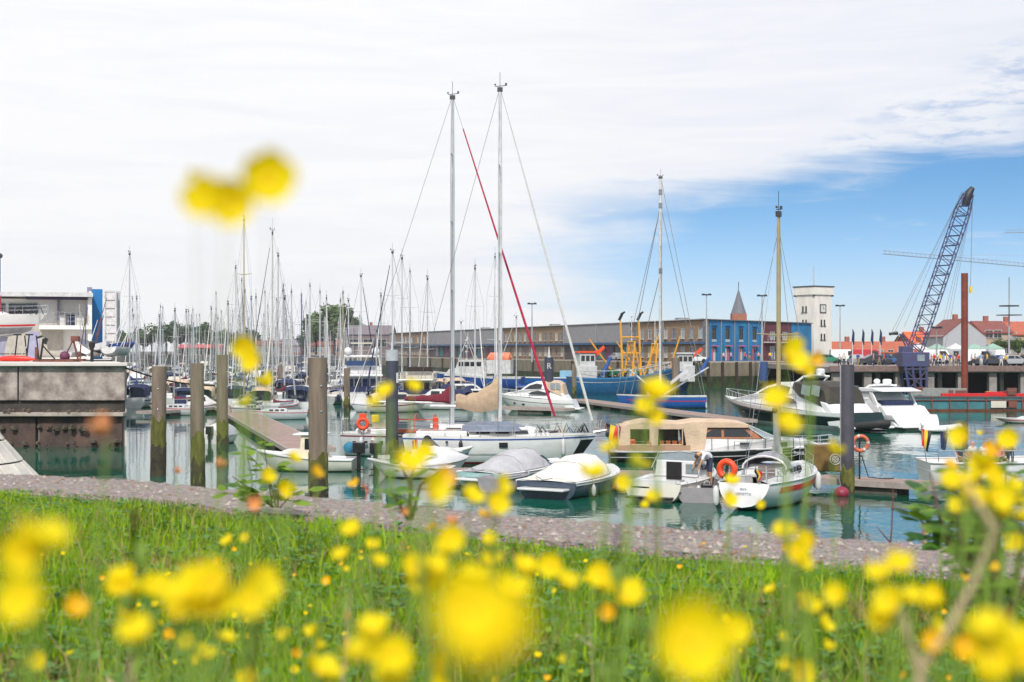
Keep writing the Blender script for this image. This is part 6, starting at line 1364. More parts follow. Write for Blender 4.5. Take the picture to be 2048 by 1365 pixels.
wr3 = MB(); bl_ = Vector((X(1787, CD)-X(1826, CD), 0, Z(668, CD))); mid = a+ax*Lb*.72-nn*(-1.1)
for o_ in (-.18, .18): wr3.bar(b+nn*.8, bl_+Vector((o_, 0, .3)), .022, n=4); 
wr3.bar(b+nn*.9, Vector((X(1808, CD)-X(1826, CD), 0, Z(655, CD))), .02, n=4)
wr3.bar(b+Vector((.5, 0, 0)), Vector((X(1941, CD)-X(1826, CD), 0, Z(575, CD))), .03, n=4)
for q in (1872, 1880, 1888): wr3.bar(b-nn*.6, Vector((X(q, CD)-X(1826, CD), 0, Z(705, CD))), .02, n=4)
wr3.build('cable', wire, cr); sb_ = MB(); sb_.box(bl_, (1.1, .3, .3)); sb_.tube([bl_+Vector((-.5, 0, -.1)), bl_+Vector((0, 0, .1)), bl_+Vector((.5, 0, .1))], [.16, .2, .24], n=6); sb_.build('spreader_block', blackp, cr)
hk = Vector((X(1941, CD)-X(1826, CD), 0, Z(580, CD))); MB().box(hk, (.3, .25, .8)).build('hook_block', ybelt, cr)
bd_ = MB(); bd_.box((0, 0, 4.4), (3.4, 2.6, 1.8)); bd_.box((-.9, 0, 5.6), (1.4, 1.6, .9)); bd_.build('machine_house', crb, cr, bevel=.08)
MB().box((.6, -1.34, 4.6), (.9, .08, .8)).build('cab_window', glassl, cr); lg = MB()
for sx in (-1.3, -.4, .5, 1.3):
    for sy in (-1.2, 1.2): lg.bar((sx, sy, 3.5), (sx*.8+.3, sy, 0), .16, n=6)
for z_ in (.6, 2.0, 3.2): lg.bar((-1.5, -1.2, z_), (1.6, -1.2, z_), .1, n=5)
lg.bar((-1.3, -1.2, .3), (1.5, -1.2, 3.2), .08, n=5); lg.bar((1.5, -1.2, .3), (-1.3, -1.2, 3.2), .08, n=5); lg.build('undercarriage', crb, cr)
ar_ = MB()
for s_ in (-1, 1): ar_.bar((-.2, s_*.6, 5), (-1.5, s_*.6, 7.6), .09, n=5); ar_.bar((1.4, s_*.6, 5), (-1.5, s_*.6, 7.6), .06, n=5)
ar_.build('back_mast', crb, cr)
# distant tower cranes
def tcrane(label, D, px_tip, py_tip, px_end, py_end, mastpx):
    t = thing('tower_crane', label, 'crane', (X(mastpx, D), D, FZ)); o_ = Vector((X(mastpx, D), 0, FZ)); mb = MB()
    A_ = Vector((X(px_tip, D), 0, Z(py_tip, D)))-o_; B_ = Vector((X(px_end, D), 0, Z(py_end, D)))-o_; n = 40; s_ = .9
    for dy, dz in ((-.7, 0), (.7, 0), (0, 1.5)): mb.bar(A_+Vector((0, dy, dz)), B_+Vector((0, dy, dz)), .12, n=4)
    for k in range(n):
        p, q = A_.lerp(B_, k/n), A_.lerp(B_, (k+1)/n); mb.bar(p+Vector((0, -.7, 0)), p.lerp(q, .5)+Vector((0, 0, 1.5)), .07, n=3); mb.bar(p.lerp(q, .5)+Vector((0, 0, 1.5)), q+Vector((0, .7, 0)), .07, n=3)
    mb.build('jib', mat('pale crane steel', (.30, .34, .40), .6), t)
    m_ = MB(); ht = (A_.lerp(B_, .85)).z
    for sx in (-.8, .8):
        for sy in (-.8, .8): m_.bar((sx, sy, 0), (sx, sy, ht+5), .13, n=4)
    for k in range(int(ht/2)): m_.bar((-.8, -.8, k*2), (.8, -.8, k*2+2), .07, n=3)
    m_.build('tower', MATS['pale crane steel'], t); MB().bar((0, 0, ht+5), A_.lerp(B_, .3)+Vector((0, 0, 1.5)), .05, n=3).build('tie_bar', MATS['pale crane steel'], t)
    MB().box((1.6, 0, ht-1), (1.6, 1.6, 2)).build('cab', MATS['dark crane steel'], t)
tcrane('far tower crane whose long thin jib crosses behind the lattice boom', 620, 1765, 508, 2120, 540, 2075)
tcrane('highest far tower crane with its jib entering from the right edge', 760, 2008, 466, 2300, 462, 2200)
# lamp posts, flagpoles
lpm = mat('galvanised lamp post', (.38, .39, .41), .5, metal=.2)
def lamp(px, py, D, base, label, kind=0):
    t = thing('lamp_post', label, 'lamp post', (X(px, D), D, base)); h_ = Z(py, D)-base; MB().tube([(0, 0, 0), (0, 0, h_)], [.16, .07], n=8).build('pole', lpm, t)
    mb = MB()
    if kind: mb.tube([(0, 0, h_-.9), (0, 0, h_-.75)], [1.3, 1.3], n=12); mb.tube([(0, 0, h_-2.1), (0, 0, h_-2.0)], [1.7, 1.7], n=12); mb.bar((0, 0, h_), (0, 0, h_+3), .05, n=4)
    else: mb.box((0, 0, h_), (1.5, .5, .2)); mb.box((.5, 0, h_+.12), (.4, .4, .12)); mb.box((-.5, 0, h_+.12), (.4, .4, .12))
    mb.build('lamp_head', MATS['dark crane steel'], t); return t
lamp(1680, 612, 235, FZ, 'tall lamp post with a flat double head just right of the white tower'); lamp(2018, 600, 190, JZ, 'high mast light with two round lamp rings in front of the orange roof', 1); lamp(1873, 656, 190, JZ, 'short lamp post beside the lattice boom in front of the orange roof')
lamp(1064, 608, 232, FZ, 'thin white mast with a small coloured pennant before the brick range'); lamp(1524, 592, 215, FZ, 'grey flag mast rising in front of the maroon shop wall'); lamp(1413, 590, 226, FZ, 'thin pole at the corner of the blue building')
for i, px in enumerate((1705, 1725, 1743, 1760)):
    t = thing('flagpole', ['leftmost white flagpole right of the white tower', 'second white flagpole right of the white tower', 'third white flagpole, nearly below the hanging block', 'rightmost of the four white flagpoles'][i]+' with a furled dark flag', 'flagpole', (X(px, 200), 200, JZ)); h_ = Z(668, 200)-JZ
    MB().tube([(0, 0, 0), (0, 0, h_)], [.09, .05], n=6).build('pole', offw, t); MB().tube([(0, -.05, h_+.7), (.12, -.05, h_+.1), (.05, -.05, h_-.9), (.2, 0, h_-1.6)], [.02, .16, .2, .05], n=6).build('flag', navyc, t)

# ------------------------------------------------------------------ cars
def car(paint, van=False):
    t = thing('parked_van' if van else 'parked_car', 'proto', 'van' if van else 'car')
    if van: pts = [(-2.4, .35), (2.3, .35), (2.4, .9), (2.1, 1.15), (1.5, 2.0), (1.1, 2.2), (-2.35, 2.2), (-2.42, 1.2)]; win = [[(.3, 1.25), (1.65, 1.25), (1.25, 1.95), (.3, 1.95)]]
    else: pts = [(-2.1, .3), (2.1, .3), (2.15, .65), (2.0, .85), (1.05, .95), (.35, 1.42), (-.9, 1.46), (-1.75, 1.05), (-2.1, .95)]; win = [[(-.95, .98), (-.1, .98), (-.1, 1.36), (-.8, 1.36)], [(0, .98), (.85, .98), (.3, 1.34), (0, 1.36)]]
    wf_ = lambda x_, z_: .86-.16*max(0, z_-.9); b = MB().prof(pts, wf_).build('body', paint, t, bevel=.05)
    for w_ in win:
        for sd in (-1, 1): MB().pane(w_, wf_, sd, .015).build('window', glassd, b)
    ws = MB(); ws.add([(1.0, -.68, 1.0), (1.0, .68, 1.0), (.42, .62, 1.4), (.42, -.62, 1.4)] if not van else [(2.08, -.7, 1.22), (2.08, .7, 1.22), (1.55, .65, 1.98), (1.55, -.65, 1.98)], [(0, 1, 2, 3)]); ws.build('windscreen', glassd, b)
    for x_ in (-1.3, 1.35):
        for sd in (-1, 1): MB().bar((x_, sd*.72, .33), (x_, sd*.9, .33), .33, n=14).build('wheel', rubber, t)
    return t
pw = mat('white car paint', (.75, .76, .77), .25, coat=.6, var=.03)
cars = [car(pw), car(pw, True)]; paints = [(pw, 'white'), (mat('silver car paint', (.42, .44, .46), .3, metal=.4, var=.03), 'silver'), (mat('dark car paint', (.03, .035, .045), .25, coat=.5), 'dark'), (mat('blue car paint', (.03, .10, .30), .25, coat=.5), 'blue'), (mat('red car paint', (.42, .02, .03), .25, coat=.5), 'red'), (mat('green car paint', (.03, .22, .13), .3), 'green')]
cl_ = [(0, 1655, 225, 5, 'van parked at the foot of the white tower', 0), (1, 1690, 226, 0, 'van parked under the lamp post right of the tower', 0), (0, 1712, 205, 1, 'car between the two left flagpoles', 90), (1, 1735, 215, 4, 'long van parked behind the flagpoles', 0), (0, 1752, 200, 2, 'car parked by the third flagpole', 10), (0, 1772, 204, 3, 'car left of the crane body', 5), (0, 1795, 206, 2, 'car right behind the crane body', 0), (1, 1872, 215, 0, 'van behind the crowd right of the crane', 0), (1, 1900, 218, 1, 'van behind the crowd left of the pipe pile', 0), (1, 1955, 196, 0, 'van just right of the pipe pile', 0), (0, 1978, 190, 2, 'car parked right of the pipe pile', 0), (0, 2002, 192, 3, 'car before the beige house', 0), (0, 2026, 190, 1, 'car near the right edge of the jetty', 0), (0, 2052, 192, 2, 'car at the right edge of the jetty', 0), (1, 1990, 215, 0, 'van in front of the beige house door', 90), (0, 1386, 214, 0, 'car on the quay before the brown brick corner', 20), (0, 1235, 262, 1, 'car behind the first trawler', 110), (0, 1120, 300, 0, 'car parked before the warehouse doors', 110)]
usedc = set()
for k, px, D, c, lb, rz in cl_:
    base = JZ if (px > 1650 and D < 252) else FZ; lb = paints[c][1]+' '+lb
    o = copy_tree(cars[k], (X(px, D), D, base), R(rz), lb, None, {'white car paint': paints[c][0]} if c else None, group='vehicles parked on the quay')
for o in cars:
    for ch in kids(o):
        for g in kids(ch): bpy.data.objects.remove(g)
        bpy.data.objects.remove(ch)
    bpy.data.objects.remove(o)
rc_ = thing('market_tent', 'row of pale market tent roofs behind the crowd on the jetty', 'tent', (X(1905, 228), 228, JZ))
for i in range(5):
    MB().add([(-7+i*3, -1.4, 2.3), (-4.1+i*3, -1.4, 2.3), (-4.1+i*3, 1.4, 2.3), (-7+i*3, 1.4, 2.3), (-5.55+i*3, 0, 3.2)], [(0, 1, 4), (1, 2, 4), (2, 3, 4), (3, 0, 4), (3, 2, 1, 0)]).build('tent_roof', rn.choice((whitec, mat('pale green tent', (.25, .4, .33), .7))), rc_)
    lg = MB()
    for sx in (-7, -4.1):
        for sy in (-1.4, 1.4): lg.bar((sx+i*3, sy, 0), (sx+i*3, sy, 2.3), .04, n=4)
    lg.build('tent_legs', steel, rc_)

# ------------------------------------------------------------------ people
def person_mesh(j, shirt, trous, skinm=skin, hair=hairm, sleeve=.5, shorts=.0):
    """one continuous body: joints j (name -> point) skinned, materials assigned by the nearest limb"""
    names = ['pel', 'wai', 'che', 'nec', 'hea', 'top', 'shL', 'elL', 'wrL', 'haL', 'shR', 'elR', 'wrR', 'haR', 'hiL', 'knL', 'anL', 'toL', 'hiR', 'knR', 'anR', 'toR']
    rad = dict(pel=(.15, .11), wai=(.13, .095), che=(.165, .11), nec=(.055, .055), hea=(.085, .1), top=(.07, .08), shL=(.06, .06), elL=(.043, .043), wrL=(.03, .03), haL=(.035, .022), hiL=(.095, .1), knL=(.06, .062), anL=(.042, .045), toL=(.045, .032))
    for k in list(rad):
        if k.endswith('L'): rad[k[:-1]+'R'] = rad[k]
    E = [('pel', 'wai'), ('wai', 'che'), ('che', 'nec'), ('nec', 'hea'), ('hea', 'top'), ('che', 'shL'), ('shL', 'elL'), ('elL', 'wrL'), ('wrL', 'haL'), ('che', 'shR'), ('shR', 'elR'), ('elR', 'wrR'), ('wrR', 'haR'), ('pel', 'hiL'), ('hiL', 'knL'), ('knL', 'anL'), ('anL', 'toL'), ('pel', 'hiR'), ('hiR', 'knR'), ('knR', 'anR'), ('anR', 'toR')]
    me = bpy.data.meshes.new('person'); me.from_pydata([j[n] for n in names], [(names.index(a), names.index(b)) for a, b in E], [])
    o = bpy.data.objects.new('person', me); C.objects.link(o); o.modifiers.new('s', 'SKIN'); sv_ = me.skin_vertices[0].data
    for i, n in enumerate(names): sv_[i].radius = rad[n]
    sv_[0].use_root = True; m = o.modifiers.new('u', 'SUBSURF'); m.levels = m.render_levels = 1
    dg = bpy.context.evaluated_depsgraph_get(); nm = bpy.data.meshes.new_from_object(o.evaluated_get(dg)); bpy.data.objects.remove(o)
    for mm in (skinm, shirt, trous, hair, blackp): nm.materials.append(mm)
    V = {n: Vector(j[n]) for n in names}
    def seg(p, a, b): a = V[a]; b = V[b]; d = b-a; t = max(0, min(1, (p-a).dot(d)/d.length_squared)); return (p-(a+d*t)).length, t
    for f in nm.polygons:
        p = f.center; best = min(((seg(p, a, b)[0], seg(p, a, b)[1], a, b) for a, b in E), key=lambda q: q[0]); _, t, a, b = best; f.use_smooth = True
        up = (V['top']-V['hea']).normalized()
        if a in ('hea', 'nec') and b in ('hea', 'top'): mi = 3 if (p-V['hea']).dot(up) > .02 or (p-V['hea']).dot(V.get('face', Vector((0, -1, 0)))) < -.03 and (p-V['hea']).dot(up) > -.03 else 0
        elif a == 'che' and b == 'nec': mi = 1 if t < .5 else 0
        elif b in ('shL', 'shR', 'wai', 'che'): mi = 1 if not (b == 'wai' and t < .35) else 2
        elif a[:2] == 'sh': mi = 1 if t < sleeve*1.2 else 0
        elif a[:2] in ('el', 'wr'): mi = 1 if sleeve > .9 and a[:2] == 'el' else 0
        elif a[:2] == 'hi' or b[:2] == 'hi': mi = 2
        elif a[:2] == 'kn': mi = 0 if shorts else 2
        else: mi = 4
        f.material_index = mi
    return nm
def stand(walk=.12, arm=.1): return dict(pel=(0, 0, .95), wai=(0, .01, 1.1), che=(0, 0, 1.33), nec=(0, .01, 1.48), hea=(0, -.01, 1.6), top=(0, 0, 1.69), shL=(.18, 0, 1.4), elL=(.23, arm*.3, 1.12), wrL=(.22, -arm, .9), haL=(.22, -arm-.03, .82), shR=(-.18, 0, 1.4), elR=(-.23, -arm*.2, 1.12), wrR=(-.22, arm*.6, .9), haR=(-.22, arm*.6, .82), hiL=(.09, 0, .9), knL=(.1, -walk, .5), anL=(.1, -walk*.6, .08), toL=(.11, -walk*.6-.15, .04), hiR=(-.09, 0, .9), knR=(-.1, walk*.3, .5), anR=(-.1, walk*1.3, .1), toR=(-.11, walk*1.3-.14, .04))
def sit(): 
    j = stand(0, .1); 
    for k in ('pel', 'wai', 'che', 'nec', 'hea', 'top', 'shL', 'elL', 'shR', 'elR'): p = j[k]; j[k] = (p[0], p[1], p[2]-.45)
    j.update(wrL=(.16, -.25, .62), haL=(.13, -.32, .6), wrR=(-.16, -.25, .62), haR=(-.13, -.32, .6), hiL=(.1, -.02, .48), knL=(.13, -.42, .5), anL=(.13, -.42, .1), toL=(.13, -.56, .05), hiR=(-.1, -.02, .48), knR=(-.13, -.42, .5), anR=(-.13, -.42, .1), toR=(-.13, -.56, .05)); return j
def pobj(nm, label, loc, rz, group=None, sc=1.):
    o = bpy.data.objects.new('person', nm); C.objects.link(o); o.location = loc; o.rotation_euler.z = rz; o.scale = (sc,)*3; return tag(o, label, 'person', group)
cloth = {'white': whitec, 'blue': bluec, 'red': redp, 'navy': navyc, 'grey': greyp, 'pink': mat('pink cloth', (.6, .2, .28), .8), 'yellow': ybelt, 'khaki': khaki, 'black': blackp, 'light blue': mat('light blue cloth', (.2, .35, .6), .8)}
fair = mat('fair hair', (.28, .18, .08), .6)
meshes = []
for i, (a, b) in enumerate((('white', 'navy'), ('blue', 'khaki'), ('red', 'navy'), ('light blue', 'white'), ('pink', 'navy'), ('grey', 'black'), ('yellow', 'navy'), ('navy', 'khaki'))):
    meshes.append((person_mesh(stand(.05+.05*(i % 4), .05+.04*(i % 3)), cloth[a], cloth[b], hair=fair if i % 3 == 1 else hairm), a, b))
rn = random.Random(77)
spots = [(1845, 179), (1853, 178.5), (1862, 179), (1868, 178.2), (1874, 179.5), (1880, 178.4), (1887, 179.8), (1893, 178.6), (1900, 178.4), (1906, 179.6), (1912, 178.5), (1917, 180), (1943, 178.6), (1950, 179.4), (1962, 178.5), (1974, 179), (1716, 178.6), (1747, 178.8), (1759, 179.5), (1768, 178.6), (1679, 179), (1688, 178.5), (2002, 178.6), (2012, 179)]
refs = [(1700, 'by the flagpoles on the jetty'), (1800, 'near the crane foot on the jetty'), (1870, 'in the crowd just right of the crane'), (1900, 'in the crowd before the market tents'), (1927, 'in the crowd left of the pipe pile'), (2100, 'right of the rusty pipe pile')]
for i, (px, D) in enumerate(spots):
    nm, a, b = meshes[(i*3+1) % len(meshes)] if i != 5 else meshes[6]; ref = next(r for lim, r in refs if px < lim)
    pobj(nm, f'person in {a} top and {b} trousers {ref}', (X(px, D), D, JZ), rn.uniform(-2.5, 2.5), 'people standing on the jetty', rn.uniform(.93, 1.06))
sp3 = [(1447, 'white figure outside the first pink shopfront'), (1462, 'person beside the second shopfront'), (1490, 'person near the third shopfront'), (1499, 'person by the third shopfront railing'), (1517, 'person before the orange and blue shopfront'), (1393, 'person at the brick corner of the blue building'), (1540, 'person under the white balcony')]
for i, (px, lb) in enumerate(sp3):
    D = 230-13+max(0, (px-1410))*.1; nm, a, b = meshes[(i*5) % 8]; pobj(nm, f'{lb} wearing a {a} top', (X(px, D), D, FZ), rn.uniform(-1, 1), 'people by the blue shopfronts')
# the man bending over in the skiff
j = dict(pel=(.0, .12, .92), wai=(-.06, .03, 1.04), che=(-.26, -.08, 1.14), nec=(-.42, -.14, 1.1), hea=(-.52, -.17, 1.02), top=(-.6, -.19, .95), shL=(-.30, -.26, 1.08), elL=(-.42, -.30, .82), wrL=(-.52, -.26, .60), haL=(-.56, -.25, .53), shR=(-.32, .10, 1.1), elR=(-.46, .12, .84), wrR=(-.56, .08, .64), haR=(-.6, .06, .56), hiL=(.02, .02, .87), knL=(-.02, -.02, .47), anL=(.04, .02, .08), toL=(-.1, -.03, .04), hiR=(.02, .22, .87), knR=(-.0, .24, .47), anR=(.06, .26, .08), toR=(-.08, .22, .04), )
mn = person_mesh(j, mat('pale blue white shirt', (.68, .70, .76), .85, var=.06), denim, mat('tanned skin', (.45, .25, .13), .5), hairm, .55, shorts=1)
pm = pobj(mn, 'man in a pale shirt and dark shorts bending over in the grey skiff', (X(1418, 54.4), 54.0, .42), R(12), None, 1.16)
bag = thing('tool_bag', 'small black bag at the feet of the bending man', 'bag', (X(1413, 53.0), 52.9, .32)); MB().box((0, 0, .15), (.42, .26, .3)).build('body', blackp, bag, bevel=.05); MB().torus((0, 0, .3), .1, .015, 'y', 12, 5, a1=PI).build('handle', greyp, bag)
# excursion boat at the right with seated passengers
tb2 = thing('excursion_boat', 'white open excursion boat full of passengers behind the leafy bush at the right edge', 'boat'); ht_ = Hull(8.5, 3.0, .95, .45, .35, .85, .4, 2.3, .9, 2.7, .15, .1); ht_.hull(white, tb2, 20); ht_.rail_strip(offw, tb2, .05); ht_.deck(deckm, tb2, .35, 0); ht_.band(.3, .36, greyp, tb2, 'grey_stripe')
mb = MB(); mb.box((0, 0, .75), (5.4, .5, .3)); mb.box((-2.4, 0, 1.1), (.1, 1.8, .7)); mb.build('bench', cream, tb2)
MB().prof([(1.2, .9), (2.9, 1.1), (2.4, 2.0), (1.2, 2.2)], 1.15).build('cabin', white, tb2, bevel=.08); MB().bar((1.0, -1.3, .2), (1.0, -1.3, 2.3), .07, n=6).build('dark_post', blackp, tb2)
mb = MB(); mb.tube([Vector(ht_.pt(.04+.9*i/8, 0, -1, -.06))+Vector((0, 0, .5)) for i in range(9)], .02, n=4)
for i in range(9): p = Vector(ht_.pt(.04+.9*i/8, 0, -1, -.06)); mb.bar(p, p+Vector((0, 0, .5)), .018, n=4)
mb.build('side_rail', steel, tb2)
for q in (.2, .45): fender(ht_, tb2, q, -1, redp if q < .3 else blackp, .6, .1)
fs4 = MB().bar((-4.2, -.5, .9), (-4.45, -.5, 2.6), .02, n=4).build('flag_staff', steel, tb2); flag(fs4, (-4.42, -.5, 2.4), .4, .7, [redp, ybelt, blackp], 0, 1.2)
fs5 = MB().bar((-3.0, -.9, .9), (-3.5, -.9, 2.45), .03, n=4).build('flag_staff', offw, tb2); flag(fs5, (-3.75, -.9, 2.3), .3, .7, [navyc, navyc, navyc], 0, .8)
tb2.location = (X(2005, 58.0)+1.2, 58.5, 0); tb2.rotation_euler.z = R(-3)
sj = sit()
for i, (px, a, b, hairx, lb) in enumerate(((1921, 'navy', 'khaki', hairm, 'passenger in navy nearest the flags on the excursion boat'), (1950, 'white', 'navy', cloth['pink'], 'passenger with a pink cap on the excursion boat'), (1971, 'white', 'navy', hairm, 'passenger in white right of the pink cap'), (1984, 'grey', 'black', hairm, 'dark haired passenger in grey in the middle of the excursion boat'), (1998, 'pink', 'navy', fair, 'fair haired passenger in pink on the excursion boat'), (2008, 'light blue', 'khaki', hairm, 'passenger in light blue next to the tall passenger'))):
    nm = person_mesh(sj, cloth[a], cloth[b], hair=hairx); pobj(nm, lb, (X(px, 58), 58.1+.25*(i % 2), .62), rn.uniform(-.8, .8), 'passengers on the excursion boat')
nm = person_mesh(stand(.03, .1), ybelt, denim); pobj(nm, 'standing person in a yellow jacket at the helm of the excursion boat', (X(2017, 58.2), 58.0, .75), .4, 'passengers on the excursion boat', .92)
wl = thing('speedboat', 'low white speedboat passing in front of the teal barge at the right edge', 'motorboat'); h_ = Hull(4.4, 1.6, .32, .1, .2, .9, .4, 2.2, .9, 2.6, .1, 0, 0); h_.hull(white, wl, 12); h_.deck(white, wl); h_.band(.12, .18, redp, wl, 'red_stripe'); MB().prof([(-1, .3), (.4, .33), (-.1, .5), (-1, .5)], .5).build('console', white, wl); wl.location = (X(2045, 109), 109, 0); wl.rotation_euler.z = R(178)

# ------------------------------------------------------------------ things on the left quay
yb = thing('stored_yacht', 'white racing yacht with a red stripe propped ashore on the left quay', 'sailboat'); hy = Hull(9.6, 3.0, .95, .15, .75, .8, .42, 2.0, .9, 2.0, 0, .1, .02); hy.hull(mat('grey white topsides', (.62, .62, .62), .35, var=.06), yb, 20); hy.deck(white, yb); hy.band(.72, .84, redp, yb, 'red_stripe', 0, .98, .015); hy.band(.92, 1.6, mat('grey antifouling', (.25, .25, .26), .6), yb, 'antifouling', .02, .97, .01)
kl = MB(); kl.loft([[(x_+dx, s_*w_, z_) for dx, s_, w_ in ((-.75, 0, 0), (-.2, 1, .09), (.5, 1, .07), (.75, 0, 0), (.5, -1, .07), (-.2, -1, .09))] for x_, z_ in ((1.4, -.5), (1.25, -1.1), (1.1, -1.9))], closed=True, cap1=True); kl.build('keel', mat('lilac grey keel', (.30, .30, .40), .6), yb)
MB().prof([(-2, .95), (2.2, 1.0), (1.6, 1.25), (-1.9, 1.35)], .8).build('coachroof', white, yb, bevel=.03); lifelines(hy, yb, .05, .95, .55, 7)
bx = MB(); bx.tube([(-3.4, 0, 2.5), (1.6, 0, 2.15)], [.28, .2], n=8); bx.box((1.35, 0, 1.75), (.55, .3, 1.1)); bx.build('red_sail_cover', redp, yb)
rgm = MB()
for i in range(14): x_ = rn.uniform(-1, 4.3); rgm.tube([(x_, -.6, 1.0), (x_+.25, -.5, 1.5+rn.random()*.25), (x_+.5, -.55, 1.05)], .025, n=4)
rgm.build('deck_fittings', blackp, yb)
yb.location = (X(97, 97)-4.9, 97, BZ+2.15)
st = thing('boat_stand', 'dark steel boat stands and cradle under the stored yacht', 'boat stand', (X(60, 97), 97, BZ)); mb = MB()
for x_ in (-2.3, -.6, .2): mb.bar((x_, -1.3, 0), (x_, -.75, 1.75), .05, n=5); mb.bar((x_-.5, -1.5, 0), (x_, -.9, 1.2), .035, n=4); mb.box((x_, -.7, 1.8), (.45, .3, .1)); mb.bar((x_, 1.3, 0), (x_, .7, 1.75), .05, n=5)
mb.bar((-2.3, -1.2, .5), (.2, -1.2, .5), .03, n=4); mb.build('frame', blackp, st)
tr_ = thing('trailer_frame', 'rust red boat trailer frame with black supports on the quay edge', 'trailer', (X(118, 92), 92, BZ)); mb = MB(); mb.box((-.2, 0, .08), (2.6, 1.2, .14)); mb.box((-1.45, 0, .5), (.16, .16, .9)); mb.build('chassis', rst, tr_); mb = MB(); mb.bar((-1.1, -.3, .1), (-.9, -.3, 1.5), .07, n=6); mb.bar((-.1, -.3, .1), (-1.0, -.3, 1.1), .05, n=5); mb.box((-.75, -.3, 1.35), (.2, .2, .4), ry=.4); mb.box((-1.15, -.3, 1.6), (.4, .2, .12), ry=-.3); mb.build('support', blackp, tr_)
wn_ = thing('hoist_winch', 'rusty red hand winch hoist in front of the glazed club front', 'winch', (X(148, 93), 93, BZ)); mb = MB(); mb.bar((.3, 0, 0), (-.1, 0, 1.6), .07, n=5); mb.bar((-.7, 0, .1), (0, 0, 1.5), .05, n=5); mb.bar((.4, 0, 0), (.45, 0, 1.1), .05, n=5); mb.box((.1, 0, 1.5), (.5, .4, .35)); mb.box((.1, 0, .1), (1.2, .6, .14)); mb.build('frame', rst, wn_); MB().ball((-.6, 0, .35), .35, .3, .35, n=8, m=5).build('drum', mat('plum drum', (.14, .03, .08), .6), wn_)
rk = thing('red_kayak', 'red overturned kayak lying on the quay under the stored yacht', 'kayak', (X(30, 90), 90, BZ+.16)); MB().tube([(-1.3, 0, 0), (-.8, 0, .05), (0, 0, .08), (.8, 0, .05), (1.3, 0, 0)], [.03, .16, .2, .16, .03], n=8).build('hull', mat('bright red plastic', (.75, .03, .02), .4), rk)
# stacked dinghies with masts at the quay end
dh = thing('dinghy_rack', 'cluster of laid up white dinghies with leaning blue and white masts beside the blue slab', 'dinghy', (X(192, 100), 100, BZ)); rn = random.Random(6)
for i in range(7):
    h_ = Hull(3.4, 1.3, .35, .1, .15, .85, .4, 2.2, .5, 2.5, .1, 0, 0); o = h_.hull(rn.choice((white, bluec, offw)), dh, 8, 'dinghy_hull'); o.location = (-1.4+i*.55, rn.uniform(-1, 2), .5+.35*(i % 2)); o.rotation_euler = (R(rn.uniform(-20, 40)), R(rn.uniform(-12, 12)), R(90+rn.uniform(-25, 25)))
for i in range(15):
    x_ = -1.6+i*.27; mb = MB(); mb.bar((x_, rn.uniform(-1, 2), .3), (x_+rn.uniform(-.2, 1.1), rn.uniform(-1, 2), rn.uniform(2.4, 4.8)), .04, .025, n=5); mb.build('mast', rn.choice((alu, bluec, offw, offw, rst)), dh)
sgl = thing('standing_figure_post', 'dark bollard post at the end of the left quay', 'bollard', (X(184, 93), 93, BZ)); MB().tube([(0, 0, 0), (0, 0, .8), (0, 0, 1.0), (0, 0, 1.25), (0, 0, 1.35)], [.12, .1, .2, .22, .1], n=8).build('post', blackp, sgl)
# gulls are left out; mooring cables from the left quay to the piles
cb_ = thing('mooring_cable', 'dark mooring cable slung from the left quay past the timber piles', 'cable', (0, 0, 0)); pts = [Vector((X(250, 82), 82, Z(736, 82))).lerp(Vector((X(430, 84), 84, Z(772, 84))), i/12)-Vector((0, 0, .25*math.sin(PI*i/12))) for i in range(13)]; MB().tube(pts, .05, n=5).build('cable', blackp, cb_)
